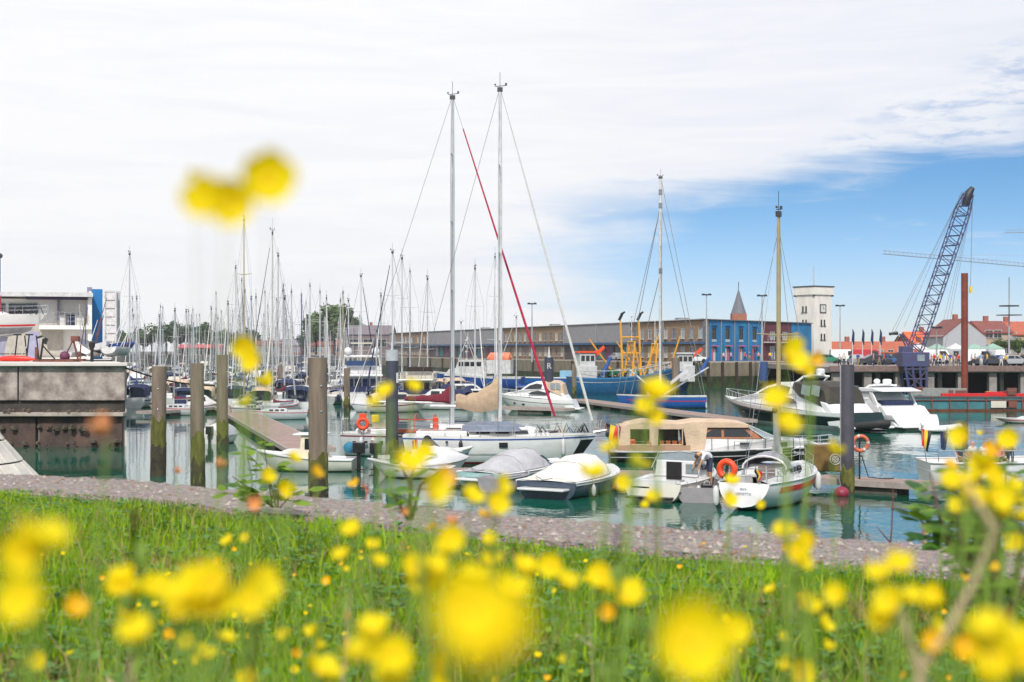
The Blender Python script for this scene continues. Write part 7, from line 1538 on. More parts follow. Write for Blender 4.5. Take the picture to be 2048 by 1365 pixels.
# ------------------------------------------------------------------ grass on the bank
rs = np.random.RandomState(11)
def inner_y(x):
    xs_ = np.array([p[0] for p in inner[1:-1]]); ys_ = np.array([p[1] for p in inner[1:-1]]); return np.interp(x, xs_, ys_)
gm1 = mat('grass blade', (.22, .40, .011), .55, var=.55, scale=1.3, trans=.45, var2=(.04, .115, .005)); gm2 = mat('dry grass blade', (.34, .27, .10), .7, var=.3, scale=2, trans=.3); gm3 = mat('bright grass blade', (.42, .58, .02), .5, var=.35, scale=1.5, trans=.5)
def grass(n, x0, x1, y0, y1, hmin, hmax, wmin, wmax, mats, probs, name, label, edge=.0, lean=.5, clump=True):
    xs_ = rs.uniform(x0, x1, n*3); ys_ = rs.uniform(y0, y1, n*3)
    keep = (np.abs(xs_) < ys_*.40+.35) & (ys_ < inner_y(xs_)+edge+rs.uniform(-.12, .10, n*3)+.09*np.sin(xs_*5)+.06*np.sin(xs_*13+1))
    xs_, ys_ = xs_[keep][:n], ys_[keep][:n]; n = len(xs_)
    cl_ = .55+.45*np.sin(xs_*3.1+1.3*np.sin(ys_*2.3))*np.sin(ys_*2.7+xs_) if clump else np.ones(n)
    h = (hmin+(hmax-hmin)*rs.rand(n)**1.6)*(.65+.6*np.clip(cl_, 0, 1)); w_ = rs.uniform(wmin, wmax, n); a = rs.uniform(0, 2*np.pi, n); ln_ = rs.uniform(0, lean, n)*h; b = rs.uniform(0, 2*np.pi, n)
    V_ = np.zeros((n, 5, 3)); cx, cy = np.cos(a)*w_/2, np.sin(a)*w_/2; dx, dy = np.cos(b)*ln_, np.sin(b)*ln_
    V_[:, 0] = np.stack([xs_-cx, ys_-cy, np.full(n, BANK-.01)], 1); V_[:, 1] = np.stack([xs_+cx, ys_+cy, np.full(n, BANK-.01)], 1)
    V_[:, 2] = np.stack([xs_+cx*.8+dx*.35, ys_+cy*.8+dy*.35, BANK+h*.6], 1); V_[:, 3] = np.stack([xs_-cx*.8+dx*.35, ys_-cy*.8+dy*.35, BANK+h*.6], 1); V_[:, 4] = np.stack([xs_+dx, ys_+dy, BANK+h], 1)
    me = bpy.data.meshes.new(name); me.vertices.add(n*5); me.vertices.foreach_set('co', V_.reshape(-1)); me.loops.add(n*7); me.polygons.add(n*2)
    base = (np.arange(n)*5)[:, None]; li = np.concatenate([base+np.array([0, 1, 2, 3]), base+np.array([3, 2, 4])], 1).astype(np.int32); me.loops.foreach_set('vertex_index', li.reshape(-1))
    ls = np.stack([np.arange(n)*7, np.arange(n)*7+4], 1).astype(np.int32); me.polygons.foreach_set('loop_start', ls.reshape(-1)); mi = rs.choice(len(mats), n, p=probs); patch = (np.sin(xs_*2.3+2)*np.sin(ys_*3.1+xs_*1.3) > .62) & (rs.rand(n) < .45); mi = np.where(patch, 1, mi); me.polygons.foreach_set('material_index', np.repeat(mi, 2).astype(np.int32))
    for m in mats: me.materials.append(m)
    me.update(calc_edges=True); me.validate(); o = bpy.data.objects.new(name, me); C.objects.link(o); return tag(o, label, 'grass', kind='stuff')
grass(150000, -5, 3.4, 3.6, 10.8, .025, .095, .004, .010, [gm1, gm2, gm3], [.60, .06, .34], 'grass', 'short dense green grass covering the bank behind the coping', edge=-.38)
grass(6000, -4, 3.2, 3.3, 9.5, .09, .22, .004, .009, [gm1, gm2, gm3], [.5, .2, .3], 'tall_grass', 'taller loose grass stalks and straws rising over the short turf', edge=-.9, lean=.7)
grass(1500, -5, 3.4, 5, 11.5, .04, .10, .005, .01, [gm1, gm2], [.7, .3], 'edge_grass', 'ragged fringe of grass and straw creeping over the stone coping', edge=-.18, lean=.8)
# clover and broad weeds in the turf
lm1 = mat('weed leaf', (.10, .24, .03), .5, var=.5, scale=3, trans=.35); lm2 = mat('lime leaf', (.26, .42, .04), .5, var=.35, scale=4, trans=.5); lm3 = mat('blue green leaf', (.12, .27, .06), .5, var=.4, scale=3, trans=.3)
rn = random.Random(15); w = MB()
for i in range(5200):
    yv = rn.uniform(3.6, 9.8); xv = rn.uniform(-yv*.4, yv*.4)
    if yv > inner_y(xv)-.45: continue
    r = rn.uniform(.010, .026); zv = BANK+rn.uniform(.03, .11); a = rn.uniform(0, 6.28)
    for q in range(3):
        c = Vector((xv+r*math.cos(a+q*2.09), yv+r*math.sin(a+q*2.09), zv)); u = Vector((math.cos(a+q*2.09), math.sin(a+q*2.09), rn.uniform(.0, .6)))*r*.9; v = Vector((-u.y, u.x, rn.uniform(-.2, .2)*r)); w.add([c-u, c+v*.8, c+u, c-v*.8], [(0, 1, 2, 3)], rn.choice((0, 0, 1, 2)))
tag(w.build('clover', [lm1, lm2, lm3]), 'clover leaves mixed into the turf of the bank', 'clover', kind='stuff')

# ------------------------------------------------------------------ flowers
ym = mat('buttercup petal', (.88, .73, .0), .75, var=.06, scale=40, trans=.35); om = mat('orange yellow petal', (.90, .52, .005), .4, var=.15, scale=40, trans=.3); pm_ = mat('pink brown seed head', (.80, .36, .16), .7, var=.25, scale=30, trans=.2)
stm = mat('pale green stem', (.24, .38, .06), .6, var=.25, scale=12, trans=.2); stb = mat('brown straw stem', (.42, .33, .20), .7, var=.25, scale=12)
def flower_mesh(seed, m=ym, r=.0105, n=5, cup=.9):
    rn = random.Random(seed); mb = MB()
    for k in range(n):
        a = 2*PI*k/n+rn.uniform(-.15, .15); rings = []
        for i in range(4):
            t = i/3; rr = r*(.15+t); wd_ = r*(.25, .62, .72, .30)[i]; zz = r*cup*t*t+rn.uniform(-.05, .05)*r
            rings.append([(rr*math.cos(a)-wd_*s*math.sin(a), rr*math.sin(a)+wd_*s*math.cos(a), zz+abs(s)*r*.12) for s in (-1, 0, 1)])
        mb.loft(rings)
    p = mb.build('petals', m); ce = MB().ball((0, 0, r*.15), r*.28, r*.28, r*.25, n=7, m=4).build('flower_centre', mat('flower centre', (.88, .58, .005), .7, var=.1, scale=40))
    C.objects.unlink(p); C.objects.unlink(ce); return p.data, ce.data
FM = {'y': [flower_mesh(i) for i in range(4)], 'o': [flower_mesh(9+i, om, .009, 4, .9) for i in range(2)], 'p': [flower_mesh(19, pm_, .007, 4, 1.6)], 'b': [flower_mesh(29, ym, .007, 4, 1.3)]}
def part(name, data, parent, loc, rot=(0, 0, 0), sc=1.):
    o = bpy.data.objects.new(name, data); C.objects.link(o); reg(o, parent); o.location = loc; o.rotation_euler = rot; o.scale = (sc,)*3; return o
def plant(px, py, D, heads, kind, label, sc=1., stem=stm, sx=0, leaf=True, group='yellow wildflowers on the bank', sr=.0016, spread=.016, name='wildflower', wide=1.):
    """flower plant whose top stands at the given image place, rooted in the bank"""
    rn = random.Random(int(px*7+py)); top = Vector((X(px, D), D, Z(py, D))); root = Vector((top.x+sx+rn.uniform(-.06, .06), D+rn.uniform(-.02, .06), BANK-.01)); 
    if root.y > inner_y(root.x)+.5: root.y = float(inner_y(root.x))+.3
    t = thing(name, label, 'flower', root, 0, group); T = top-root; mid = T*.55+Vector((rn.uniform(-.03, .03), 0, 0))
    pts = [Vector((0, 0, 0)), T*.25+Vector((rn.uniform(-.02, .02), 0, 0)), mid, T*.85, T-Vector((0, 0, .006))]
    mb = MB(); mb.tube(pts, [sr*1.5, sr*1.3, sr*1.1, sr*.9, sr*.7], n=5); hp_ = []
    for i in range(heads):
        if i == 0 and heads == 1: p = T
        else: p = T+Vector((rn.uniform(-1, 1)*spread*heads**.5*wide, rn.uniform(-1, 1)*spread, rn.uniform(-1, .9)*spread*heads**.35)); mb.tube([T*.9-Vector((0, 0, .02)), T*.93+(p-T)*.5, p-Vector((0, 0, .002))], sr*.6, n=4)
        hp_.append(p)
    mb.build('stem', stem, t)
    for i, p in enumerate(hp_):
        k = kind if len(kind) == 1 else kind[i % len(kind)]; pd, cd_ = rn.choice(FM[k]); s = sc*rn.uniform(.85, 1.15)*(.84 if .65 < D < 2.4 else 1); tilt = (R(rn.uniform(58, 100) if py < 760 else rn.uniform(10, 75)), R(rn.uniform(-30, 30)), rn.uniform(-.9, .9)*(.3 if D < .75 else 1)); f = part('flower_head', pd, t, p, tilt, s); part('flower_centre', cd_, f, (0, 0, 0))
    if leaf and D > .6:
        lf_ = MB()
        for i in range(3):
            q = .25+.2*i; b = T*q; a = rn.uniform(0, 6.28); l_ = rn.uniform(.02, .05); u = Vector((math.cos(a), math.sin(a), .5)); v = Vector((-math.sin(a), math.cos(a), 0)); lf_.add([b, b+u*l_*.5+v*l_*.18, b+u*l_, b+u*l_*.5-v*l_*.18], [(0, 1, 2, 3)])
        lf_.build('leaf', lm1, t)
    return t
FL_ = [  # column, row, distance, heads, kind, label, scale
(452, 402, .58, 2, 'y', 'large blurred yellow bloom high against the white sky, left one of the pair', .72), (535, 365, .60, 1, 'y', 'large blurred lemon yellow bloom high against the sky, right one of the pair', .85), (388, 350, .75, 1, 'b', 'tiny faint bud left of the two high blooms', .4),
(1000, 1250, .345, 2, 'y', 'biggest blurred yellow bloom in the bottom middle of the picture', .9), (1375, 1290, .44, 1, 'y', 'large blurred yellow bloom right of the biggest one', 1.05), (1468, 1262, .95, 1, 'y', 'yellow bloom touching the large one at bottom right of centre', 1.1), (78, 1100, .58, 2, 'y', 'large soft yellow bloom at the left edge of the grass', .8), (50, 1205, .5, 1, 'y', 'dim yellow bloom at the left edge below the large soft one', .7),
(430, 1190, .72, 5, 'y', 'wide yellow flower cluster in the lower left', 1.05), (505, 1200, .8, 3, 'y', 'right wing of the wide yellow cluster in the lower left', 1.), (365, 1225, .8, 3, 'y', 'left wing of the wide yellow cluster in the lower left', .95), (195, 1200, 1.05, 3, 'yo', 'orange tinted yellow flower pair in the lower left', 1.1), (305, 1190, 1.1, 2, 'y', 'double yellow flower between the orange tinted pair and the wide cluster', 1.15), (345, 1192, 1.1, 1, 'y', 'single yellow head right beside the double flower', 1.), (245, 1232, 1.4, 1, 'y', 'small flat yellow flower under the orange tinted pair', 1.15),
(458, 1085, 2.2, 1, 'y', 'left of two small cup shaped flowers in the mid grass', 1.), (493, 1078, 2.3, 1, 'y', 'right of two small cup shaped flowers in the mid grass', 1.), (437, 1125, 3.2, 1, 'o', 'tiny orange flower in the grass under the two cups', 1.), (655, 1163, 3.4, 1, 'o', 'flat orange sliver of a flower in the middle grass', 1.3), (690, 1140, 3., 1, 'b', 'faint yellow bud above the middle grass', 1.),
(725, 1100, 1.35, 3, 'y', 'flat yellow flower group left of centre, against the grass edge', .9), (850, 1118, 1.1, 4, 'y', 'dense yellow cluster above the biggest bloom, left part', 1.05), (905, 1150, 1.15, 3, 'y', 'dense yellow cluster above the biggest bloom, right part', 1.), (975, 1168, .85, 2, 'y', 'yellow bloom rising directly out of the biggest one', 1.05), (1025, 1118, 1.5, 4, 'y', 'arched yellow flower group just above the centre blooms', 1.), (1155, 1140, 1.3, 4, 'y', 'yellow flower tuft right of the arched group', 1.05), (1250, 1196, 1.25, 1, 'y', 'round single yellow bloom on a pale stalk right of centre', 1.6), (1216, 1228, 1.4, 1, 'o', 'small orange head beside the round single bloom', 1.), (1180, 1185, 1.9, 2, 'b', 'pair of faint yellow buds below the yellow tuft', 1.),
(570, 1270, 2., 1, 'y', 'small yellow cup in the lower left grass', 1.), (592, 1308, 2., 1, 'o', 'small orange cup below the yellow cup', .9), (412, 1283, 1.5, 2, 'y', 'yellow pair under the wide cluster', 1.1), (450, 1282, 1.5, 1, 'y', 'single head right of the yellow pair under the wide cluster', 1.), (340, 1272, 2., 1, 'o', 'orange bud left of the yellow pair', 1.), (648, 1285, 1.7, 2, 'b', 'two thin yellow buds right of the small cups', 1.2), (638, 1350, 1.2, 1, 'y', 'bright yellow bloom at the bottom edge left of centre', 1.4), (505, 1358, 1.3, 1, 'y', 'bright yellow bloom cut by the bottom edge', 1.3), (80, 1325, 1.4, 1, 'b', 'faint yellow bloom in the lower left corner', 1.3), (318, 1250, 2.2, 1, 'b', 'thin bud under the double yellow flower', 1.), (392, 1322, 1.8, 1, 'b', 'dim yellow spot low on the left', 1.),
(788, 1300, 1.05, 4, 'y', 'tall yellow spray left of the biggest bloom', 1.15), (775, 1352, .85, 3, 'y', 'yellow mass at the bottom edge left of the biggest bloom', 1.2), (845, 1352, 1.2, 2, 'y', 'yellow pair at the bottom edge below the biggest bloom', 1.1), (958, 1330, 1.6, 1, 'b', 'bud under the biggest bloom', 1.), (873, 1330, 2.2, 1, 'o', 'small orange head at the bottom left of the biggest bloom', 1.), (1130, 1318, 2., 1, 'b', 'pale bud right of the biggest bloom', 1.),
(1595, 1090, 1.35, 2, 'y', 'yellow flower on the coping line, left head', 1.15), (1622, 1112, 1.3, 2, 'y', 'yellow flower on the coping line, right head', 1.15), (1567, 1098, 1.8, 1, 'o', 'orange sliver left of the yellow flower on the coping line', 1.), (1545, 1183, 2.4, 1, 'y', 'small pale yellow flower in the right grass', 1.1), (1622, 1232, 1.5, 2, 'y', 'slanting yellow petals in the right grass', 1.1), (1645, 1252, 1.7, 1, 'y', 'yellow head just below the slanting petals', 1.), (1785, 1185, .95, 5, 'y', 'wide yellow cluster in the right grass', .95), (1745, 1205, 1.05, 3, 'y', 'left part of the wide cluster in the right grass', .9), (1828, 1182, 1.3, 2, 'y', 'right tip of the wide cluster in the right grass', 1.), (1565, 1280, 2., 1, 'y', 'small yellow cup on a pale stem in the lower right', 1.1), (1573, 1332, 1.6, 1, 'y', 'yellow head low on the pale stem', 1.), (1600, 1350, 1.4, 1, 'y', 'yellow bloom at the bottom edge right of centre', 1.2), (1655, 1298, 1.8, 1, 'b', 'thin green yellow bud in the lower right', 1.2), (1862, 1252, 1.4, 1, 'y', 'upright yellow head on the brown stalk in the lower right', 1.1), (1895, 1290, 1.0, 2, 'o', 'orange yellow blur along the brown stalk', 1.), (1985, 1300, .68, 3, 'y', 'large yellow bloom group in the lower right corner', 1.05), (2035, 1305, .75, 2, 'y', 'yellow bloom cut by the right edge low down', 1.1), (1960, 1350, .9, 1, 'y', 'yellow bloom in the bottom right corner', 1.),
(2032, 1088, 1.5, 1, 'y', 'yellow round bloom at the right edge of the coping', 1.2), (1992, 1140, 2.2, 1, 'o', 'orange bloom on the coping at the right', 1.2), (1928, 1160, 2.6, 1, 'o', 'small orange blur on the coping at the right', 1.), (2010, 1080, 1.9, 1, 'o', 'small orange head beside the round bloom at the right edge', .7),
(472, 720, 1.35, 2, 'y', 'blurred yellow flower at the top of the half hidden timber pile', 1.05), (508, 770, 1.9, 2, 'b', 'pale yellow seed head hanging right of the half hidden pile', 1.5), (495, 812, 2., 1, 'b', 'lower pale yellow seed head by the wooden pontoon', 1.5), (784, 790, 1.5, 2, 'y', 'yellow flower crossing the steel pile with the grey cap', 1.), (823, 778, 1.6, 1, 'y', 'yellow flower head right of the steel pile with the grey cap', 1.), (760, 793, 1.8, 1, 'b', 'yellow petal left of the steel pile with the grey cap', 1.2),
(833, 942, 1.0, 2, 'y', 'bright yellow flower before the white launch', 1.2), (850, 908, 1.3, 1, 'y', 'yellow flower head above the bright one before the launch', 1.), (885, 958, 1.3, 1, 'o', 'orange yellow flower left of the grey covered speedboat', 1.2), (938, 1000, 1.5, 1, 'y', 'yellow flower below the grey covered speedboat', 1.3), (983, 1000, 1.35, 2, 'y', 'twin yellow heads right below the grey covered speedboat', 1.1), (968, 1035, 1.8, 1, 'o', 'orange bud under the twin yellow heads', 1.1), (868, 1060, 1.8, 1, 'o', 'orange tinted flower on the coping in the middle', 1.2), (905, 1050, 2., 1, 'p', 'pale pink bud on the coping in the middle', 1.2), (813, 1025, 2.2, 1, 'p', 'pale orange bud at the coping left of centre', 1.1), (711, 972, 2.6, 1, 'o', 'tiny orange flower over the water right of the thick pile', 1.),
(1272, 785, 1.25, 2, 'y', 'blurred yellow flower in front of the trawlers, left head', 1.2), (1318, 806, 1.4, 2, 'y', 'blurred yellow flower in front of the trawlers, right head', 1.), (1210, 932, 1.35, 2, 'y', 'yellow flower left of the cuddy cruiser', 1.1), (1272, 932, 1.5, 1, 'y', 'yellow flower over the stern of the motor cruiser', 1.2), (1243, 968, 1.7, 1, 'y', 'small yellow flower at the cuddy cruiser corner', 1.1), (1308, 1000, 1.7, 1, 'y', 'yellow flower on the cuddy cruiser transom', 1.2), (1290, 1015, 2.6, 1, 'b', 'tiny bud beside the cuddy cruiser transom', 1.),
(1573, 712, 1.3, 1, 'y', 'blurred yellow flower below the blue shop building', 1.5), (1632, 715, 1.6, 2, 'o', 'ochre blur at the foot of the white tower', .9), (1618, 745, 1.7, 1, 'b', 'dim ochre petals below the white tower', 1.3), (1578, 838, 1.12, 2, 'y', 'big yellow flower in front of the dark green sport yacht', 1.15), (1665, 905, 1.5, 1, 'b', 'faint yellow blur before the brown locker', 1.4), (1455, 1002, 1.9, 1, 'y', 'small yellow flower on the white sailboat transom', 1.2), (1463, 968, 2.1, 1, 'y', 'small yellow flower above the transom lettering', 1.1),
(1935, 908, 1.45, 3, 'y', 'uppermost yellow flower of the bush at the right edge', 1.1), (1990, 905, 1.6, 2, 'yo', 'yellow flower before the excursion boat', 1.1), (1922, 958, 1.3, 3, 'y', 'yellow flower on the left side of the bush', 1.1), (1958, 975, 1.3, 3, 'y', 'yellow flower in the middle of the bush', 1.1), (1900, 935, 1.9, 1, 'o', 'orange head at the left tip of the bush', 1.2), (2018, 962, 1.5, 2, 'y', 'yellow flower before the excursion boat hull', 1.1), (1995, 1005, 1.3, 2, 'y', 'yellow flower low in the right bush', 1.1), (1945, 1030, 1.6, 2, 'y', 'narrow yellow flower hanging in the right bush', 1.1), (2040, 1012, 1.3, 2, 'y', 'yellow flower at the right edge beside the excursion boat', 1.1), (1960, 870, 3., 1, 'b', 'tiny bud over the bush', .8),
(215, 862, .95, 1, 'p', 'blurred salmon orange bud before the left quay wall', 1.0), (513, 1012, 1.8, 1, 'p', 'pale orange bud on the coping at the left', 1.3), (585, 922, 1.9, 1, 'y', 'small yellow flower before the pilothouse boat', 1.2), (548, 968, 1.9, 2, 'b', 'lime yellow buds left of the thick pile', 1.6), (630, 948, 1.8, 1, 'o', 'orange yellow flower on the foot of the thick pile', 1.1), (440, 935, 2., 1, 'p', 'orange tip over the reflection right of the second pile', 1.2), (352, 945, 3., 1, 'p', 'slim reddish seed head between the two left piles', 1.1), (1520, 1010, 2.4, 1, 'b', 'lime bud below the white sailboat', 1.), (745, 1095, 1.9, 1, 'y', 'yellow head beside the flat flower group', 1.)]
for px, py, D, hd_, kd, lb, s_ in FL_:
    big = D < .75
    plant(px, py, D, hd_, kd, lb, s_, sx=random.Random(int(px)).uniform(-.08, .08)*(0 if big else 1), wide=1.4 if 'wide' in lb or 'wing' in lb else 1., spread=.006 if D < .75 else (.011 if D < 1.2 else .013), sr=.0003 if py < 500 else .0015)
# small low flowers in the turf
REFS = [(180, 'lower left corner'), (380, 'leftmost double flower'), (600, 'wide yellow cluster'), (860, 'two cups'), (1120, 'biggest bloom'), (1330, 'round single bloom'), (1520, 'large bloom right of centre'), (1700, 'slanting petals'), (1880, 'wide cluster on the right'), (2200, 'brown forked stalk')]
seen_l = {}
def lowlab(px, D, i, what='small low yellow flower'):
    ref = next(r for lim, r in REFS if px < lim); dep = 'near' if D > 3.6 else 'close below'; key = what+' '+dep+' the '+ref; n = seen_l[key] = seen_l.get(key, 0)+1
    return key if n == 1 else ['', '', 'second ', 'third ', 'fourth ', 'fifth ', 'sixth ', 'seventh ', 'eighth ', 'ninth ', 'tenth ', 'eleventh ', 'twelfth ', 'another ', 'another ', 'another '][min(n, 14)]+key
rn = random.Random(44)
for i in range(72):
    D = rn.uniform(2.9, 6.0); px = rn.uniform(60, 2000); zt_ = rn.uniform(.12, .32); py = 700+(EYE-BANK-zt_)*F/D
    if D > inner_y(X(px, D))-.3: continue
    t = plant(px, py, D, 1, rn.choice('yyob'), lowlab(px, D, i), rn.uniform(.7, 1.), group='small low flowers in the turf', leaf=False)
# bare stalks and straws close to the camera
ST = [(270, 1020, 1.1, 'thick pale blurred stalk in the left grass', .006), (1235, 1050, 1.0, 'thick pale green stalk rising below the cuddy cruiser', .0045), (1590, 1150, 1.2, 'pale stem under the flower on the coping line', .003), (700, 1180, 1.6, 'thin blurred straw left of centre', .003), (520, 1225, 1.3, 'curved pale stalk right of the wide cluster', .0035), (1195, 1240, 1.6, 'thin green stalk between the two biggest blooms', .0025), (480, 1185, 1.5, 'grey green stalk behind the wide cluster', .0025), (775, 880, 2.6, 'thin stem before the grey yacht stern', .0018)]
for px, py, D, lb, r in ST:
    t = thing('plant_stalk', lb, 'stalk', (X(px, D), D, BANK), 0, 'bare stalks near the camera'); h_ = Z(py, D)-BANK; rn2 = random.Random(px)
    MB().tube([(0, 0, 0), (rn2.uniform(-.02, .02), 0, h_*.4), (rn2.uniform(-.02, .02), 0, h_*.8), (0, 0, h_)], [r, r*.9, r*.7, r*.4], n=6).build('stem', stm if 'green' in lb else stb, t)
    mb = MB()
    for i in range(10): q = h_*(.6+.4*i/10); mb.ball((rn2.uniform(-1, 1)*r*2.5, 0, q), r*.9, r*.8, r*1.8, n=5, m=3)
    mb.build('seed_head', pm_ if 'straw' in lb else stm, t)
bs_ = thing('plant_stalk', 'long brown forked stalk slanting up through the lower right corner', 'stalk', (X(1835, 1.0), 1.0, BANK), 0, 'bare stalks near the camera'); o_ = Vector((X(1835, 1.0), 1.0, BANK)); P = lambda px, py, D=1.: Vector((X(px, D), D, Z(py, D)))-o_
mb = MB(); mb.tube([Vector((0, 0, 0)), P(1840, 1340), P(1890, 1270), P(1945, 1170), P(1990, 1060)], [.0045, .004, .003, .0024, .0015], n=6); mb.tube([P(1840, 1345), P(1812, 1270), P(1795, 1200)], [.004, .0035, .002], n=6); mb.tube([P(1990, 1060), P(1950, 1000), P(1930, 960)], [.003, .0025, .0015], n=5); mb.build('stem', stb, bs_)
# upright weeds filling the near foreground
rn = random.Random(71)
for i in range(70):
    D = rn.uniform(1.3, 3.6); px = rn.uniform(-20, 2070); py = rn.uniform(1215, 1420); h_ = Z(py, D)-BANK
    if h_ < .1: continue
    t = thing('tall_weed', lowlab(px, D, i, rn.choice(('leafy green weed', 'thin straw coloured weed'))), 'weed', (X(px, D), D, BANK), rn.uniform(0, 6), 'weeds near the camera')
    dry = 'straw' in t['label']; mb = MB(); a = rn.uniform(-.06, .06); mb.tube([(0, 0, 0), (a*.4, 0, h_*.5), (a, a, h_)], [.002, .0015, .0008], n=4); mb.build('stem', stb if dry else stm, t); mb = MB()
    for k in range(3 if dry else 12):
        q = rn.uniform(.3, .98); b = Vector((a*q, 0, h_*q)); an = rn.uniform(0, 6.28); l_ = rn.uniform(.02, .06); u = Vector((math.cos(an), math.sin(an), rn.uniform(.2, 1.1))); v = Vector((-math.sin(an), math.cos(an), 0)); mb.add([b, b+u*l_*.5+v*l_*.13, b+u*l_, b+u*l_*.5-v*l_*.13], [(0, 1, 2, 3)])
    mb.build('leaf', stb if dry else rn.choice((lm1, lm2, lm1)), t)
# leafy shrubs at the coping
def leafshrub(label, stems, lm, seed, ls=(.03, .07), loc=(0, 0, BANK), nl=10):
    rn = random.Random(seed); t = thing('leafy_shrub', label, 'shrub', loc, 0); o_ = Vector(loc); st_ = MB(); n = 0
    for (px0, py0, px1, py1, D) in stems:
        a = Vector((X(px0, D), D, Z(py0, D)))-o_; b = Vector((X(px1, D), D+rn.uniform(-.15, .15), Z(py1, D)))-o_; m_ = a.lerp(b, .5)+Vector((rn.uniform(-.05, .05), 0, .03)); st_.tube([a, m_, b], [.006, .004, .002], n=4)
        for k in range(nl):
            q = .15+.85*k/(nl-1); c = (a.lerp(m_, q*2) if q < .5 else m_.lerp(b, q*2-1)); an = rn.uniform(0, 6.28); l_ = rn.uniform(*ls); u = Vector((math.cos(an), math.sin(an)*.8, rn.uniform(-.25, .45))).normalized(); v = u.cross(Vector((rn.uniform(-.3, .3), rn.uniform(-.6, .1), 1))).normalized(); nn_ = u.cross(v); c2 = c+u*l_*.25
            if n < 280:
                lf_ = MB(); P_ = [c2, c2+u*l_*.3+v*l_*.33, c2+u*l_*.72+v*l_*.25, c2+u*l_, c2+u*l_*.72-v*l_*.25, c2+u*l_*.3-v*l_*.33, c2+u*l_*.5-nn_*l_*.08]; lf_.add(P_, [(0, 1, 6), (1, 2, 6), (2, 3, 6), (3, 4, 6), (4, 5, 6), (5, 0, 6)]); lf_.build('leaf', rn.choice(lm), t); n += 1
    st_.build('stem', mat('reddish twig', (.12, .06, .05), .7), t); return t
leafshrub('leafy green bush overhanging the water at the right edge of the coping', [(1930, 1125, 1850, 1080, 5.2), (1935, 1125, 1845, 1035, 5.2), (1940, 1125, 1880, 990, 5.2), (1950, 1125, 1920, 960, 5.2), (1960, 1130, 1960, 950, 5.1), (1975, 1130, 2000, 940, 5.1), (1985, 1130, 2040, 960, 5.0), (1960, 1130, 1900, 1055, 5.2), (1980, 1130, 1990, 1040, 5.0), (1950, 1130, 1930, 1040, 5.1), (2000, 1130, 2050, 1030, 5.0), (1965, 1125, 1870, 1010, 5.1)], [lm1, mat('deep green leaf', (.04, .12, .03), .5, var=.4, trans=.3), lm1, lm2], 5, (.05, .11), (X(1960, 5.2), 5.2, BANK), 16)
leafshrub('slender lime green plant with palmate leaves on the coping in front of the moored boats', [(545, 1015, 500, 905, 8.3), (548, 1015, 470, 950, 8.3), (552, 1015, 530, 880, 8.2), (556, 1015, 575, 930, 8.2), (548, 1015, 455, 985, 8.3), (560, 1015, 600, 985, 8.2), (545, 1015, 488, 975, 8.3)], [lm2, lm2, lm1], 8, (.07, .13), (X(548, 8.3), 8.3, BANK), 9)
leafshrub('dark green leafy tuft right of the yellow flowers before the launch', [(815, 1040, 800, 930, 4.2), (820, 1040, 845, 905, 4.2), (822, 1040, 880, 940, 4.2), (815, 1040, 790, 975, 4.2)], [lm1, lm2], 12, (.03, .06), (X(818, 4.2), 4.2, BANK), 9)
leafshrub('lime green leafy stems carrying the yellow flowers at the right edge', [(1990, 1250, 1905, 960, 2.6), (1995, 1250, 1930, 920, 2.6), (2000, 1250, 1960, 900, 2.6), (2005, 1250, 1990, 930, 2.5), (2010, 1250, 2020, 950, 2.5), (2015, 1250, 2045, 990, 2.5), (1995, 1250, 1940, 1030, 2.6), (2010, 1250, 2010, 1040, 2.5)], [lm2, lm1], 22, (.03, .06), (X(2000, 2.6), 2.6, BANK), 14)
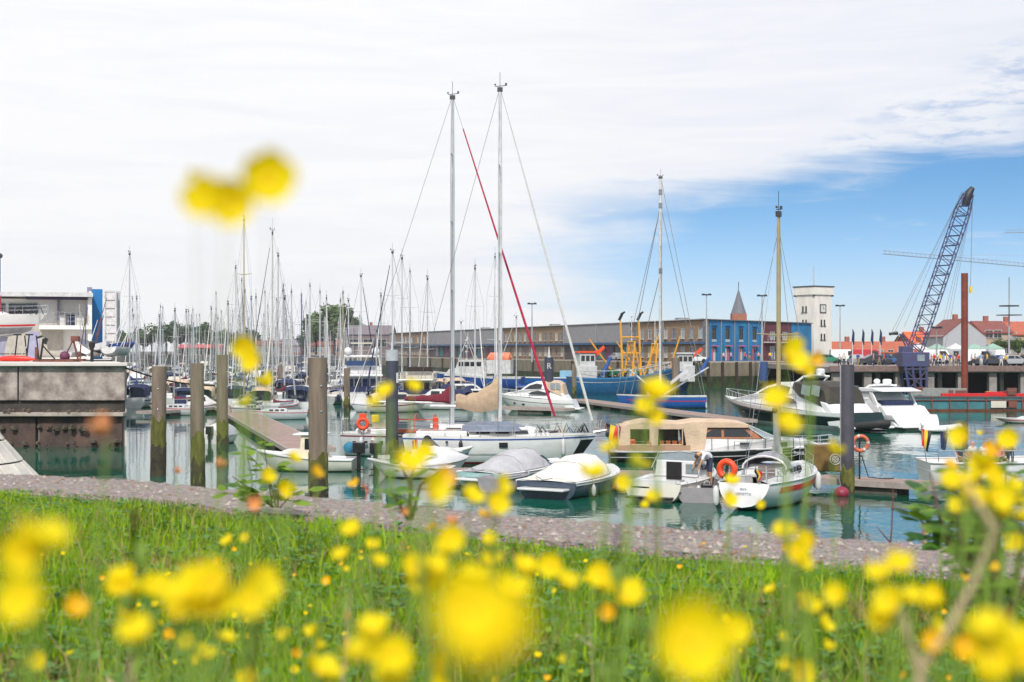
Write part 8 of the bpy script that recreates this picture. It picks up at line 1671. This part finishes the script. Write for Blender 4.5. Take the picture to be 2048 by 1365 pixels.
tw_ = thing('bare_twig', 'bare dark twig with small red knots sticking up over the blue water', 'twig', (X(1783, 7.3), 7.3, BANK)); o_ = Vector((X(1783, 7.3), 7.3, BANK)); P = lambda px, py, D=7.3: Vector((X(px, D), D, Z(py, D)))-o_
mb = MB(); mb.tube([P(1780, 1092), P(1783, 1060), P(1785, 1010), P(1786, 975)], [.005, .004, .004, .002], n=5); mb.tube([P(1781, 1086), P(1765, 1068), P(1752, 1052)], [.004, .003, .001], n=4); mb.ball(P(1786, 1017), .011, n=6, m=4); mb.ball(P(1786, 996), .008, n=6, m=4); mb.build('stem', mat('red brown twig', (.13, .045, .05), .7), tw_)
# labels: things that look alike are told apart by their order from the left within their row
by = {}
for o in bpy.data.objects:
    if 'label' in o and o.parent is None: by.setdefault(o['label'], []).append(o)
ORD = ['leftmost', 'second from left', 'third from left', 'fourth from left', 'fifth from left', 'sixth from left', 'seventh from left', 'eighth from left', 'ninth from left', 'tenth from left']
for lb_, os_ in by.items():
    if 1 < len(os_) <= 10:
        for q, o in enumerate(sorted(os_, key=lambda o: o.location.x/max(o.location.y, .1))):
            if len(lb_.split()) < 13: o['label'] = lb_+', '+ORD[q]+' there'
            elif len(lb_.split()) < 16: o['label'] = ORD[q].split(' ')[0]+' '+lb_
HZ_ = MB().box((0, 815, 41), (3400, 1790, 90)); hz_ = HZ_.build('haze', mat('haze surface', (1, 1, 1))); hm = bpy.data.materials.new('harbour haze'); hm.use_nodes = True; t_ = hm.node_tree; t_.nodes.clear()
pv_ = t_.nodes.new('ShaderNodeVolumePrincipled'); pv_.inputs['Density'].default_value = .00014; pv_.inputs['Color'].default_value = (.95, .97, 1, 1); pv_.inputs['Anisotropy'].default_value = .2; oo_ = t_.nodes.new('ShaderNodeOutputMaterial'); t_.links.new(pv_.outputs[0], oo_.inputs['Volume'])
hz_.data.materials.clear(); hz_.data.materials.append(hm); hz_['kind'] = 'stuff'; SC.cycles.volume_bounces = 0
print('objects', len(bpy.data.objects), 'tris', sum(len(m.polygons)*2 for m in bpy.data.meshes))

for o in bpy.data.objects:
    if 'label' in o and len(o['label'].split()) > 16: print('LONG', len(o['label'].split()), o['label'])
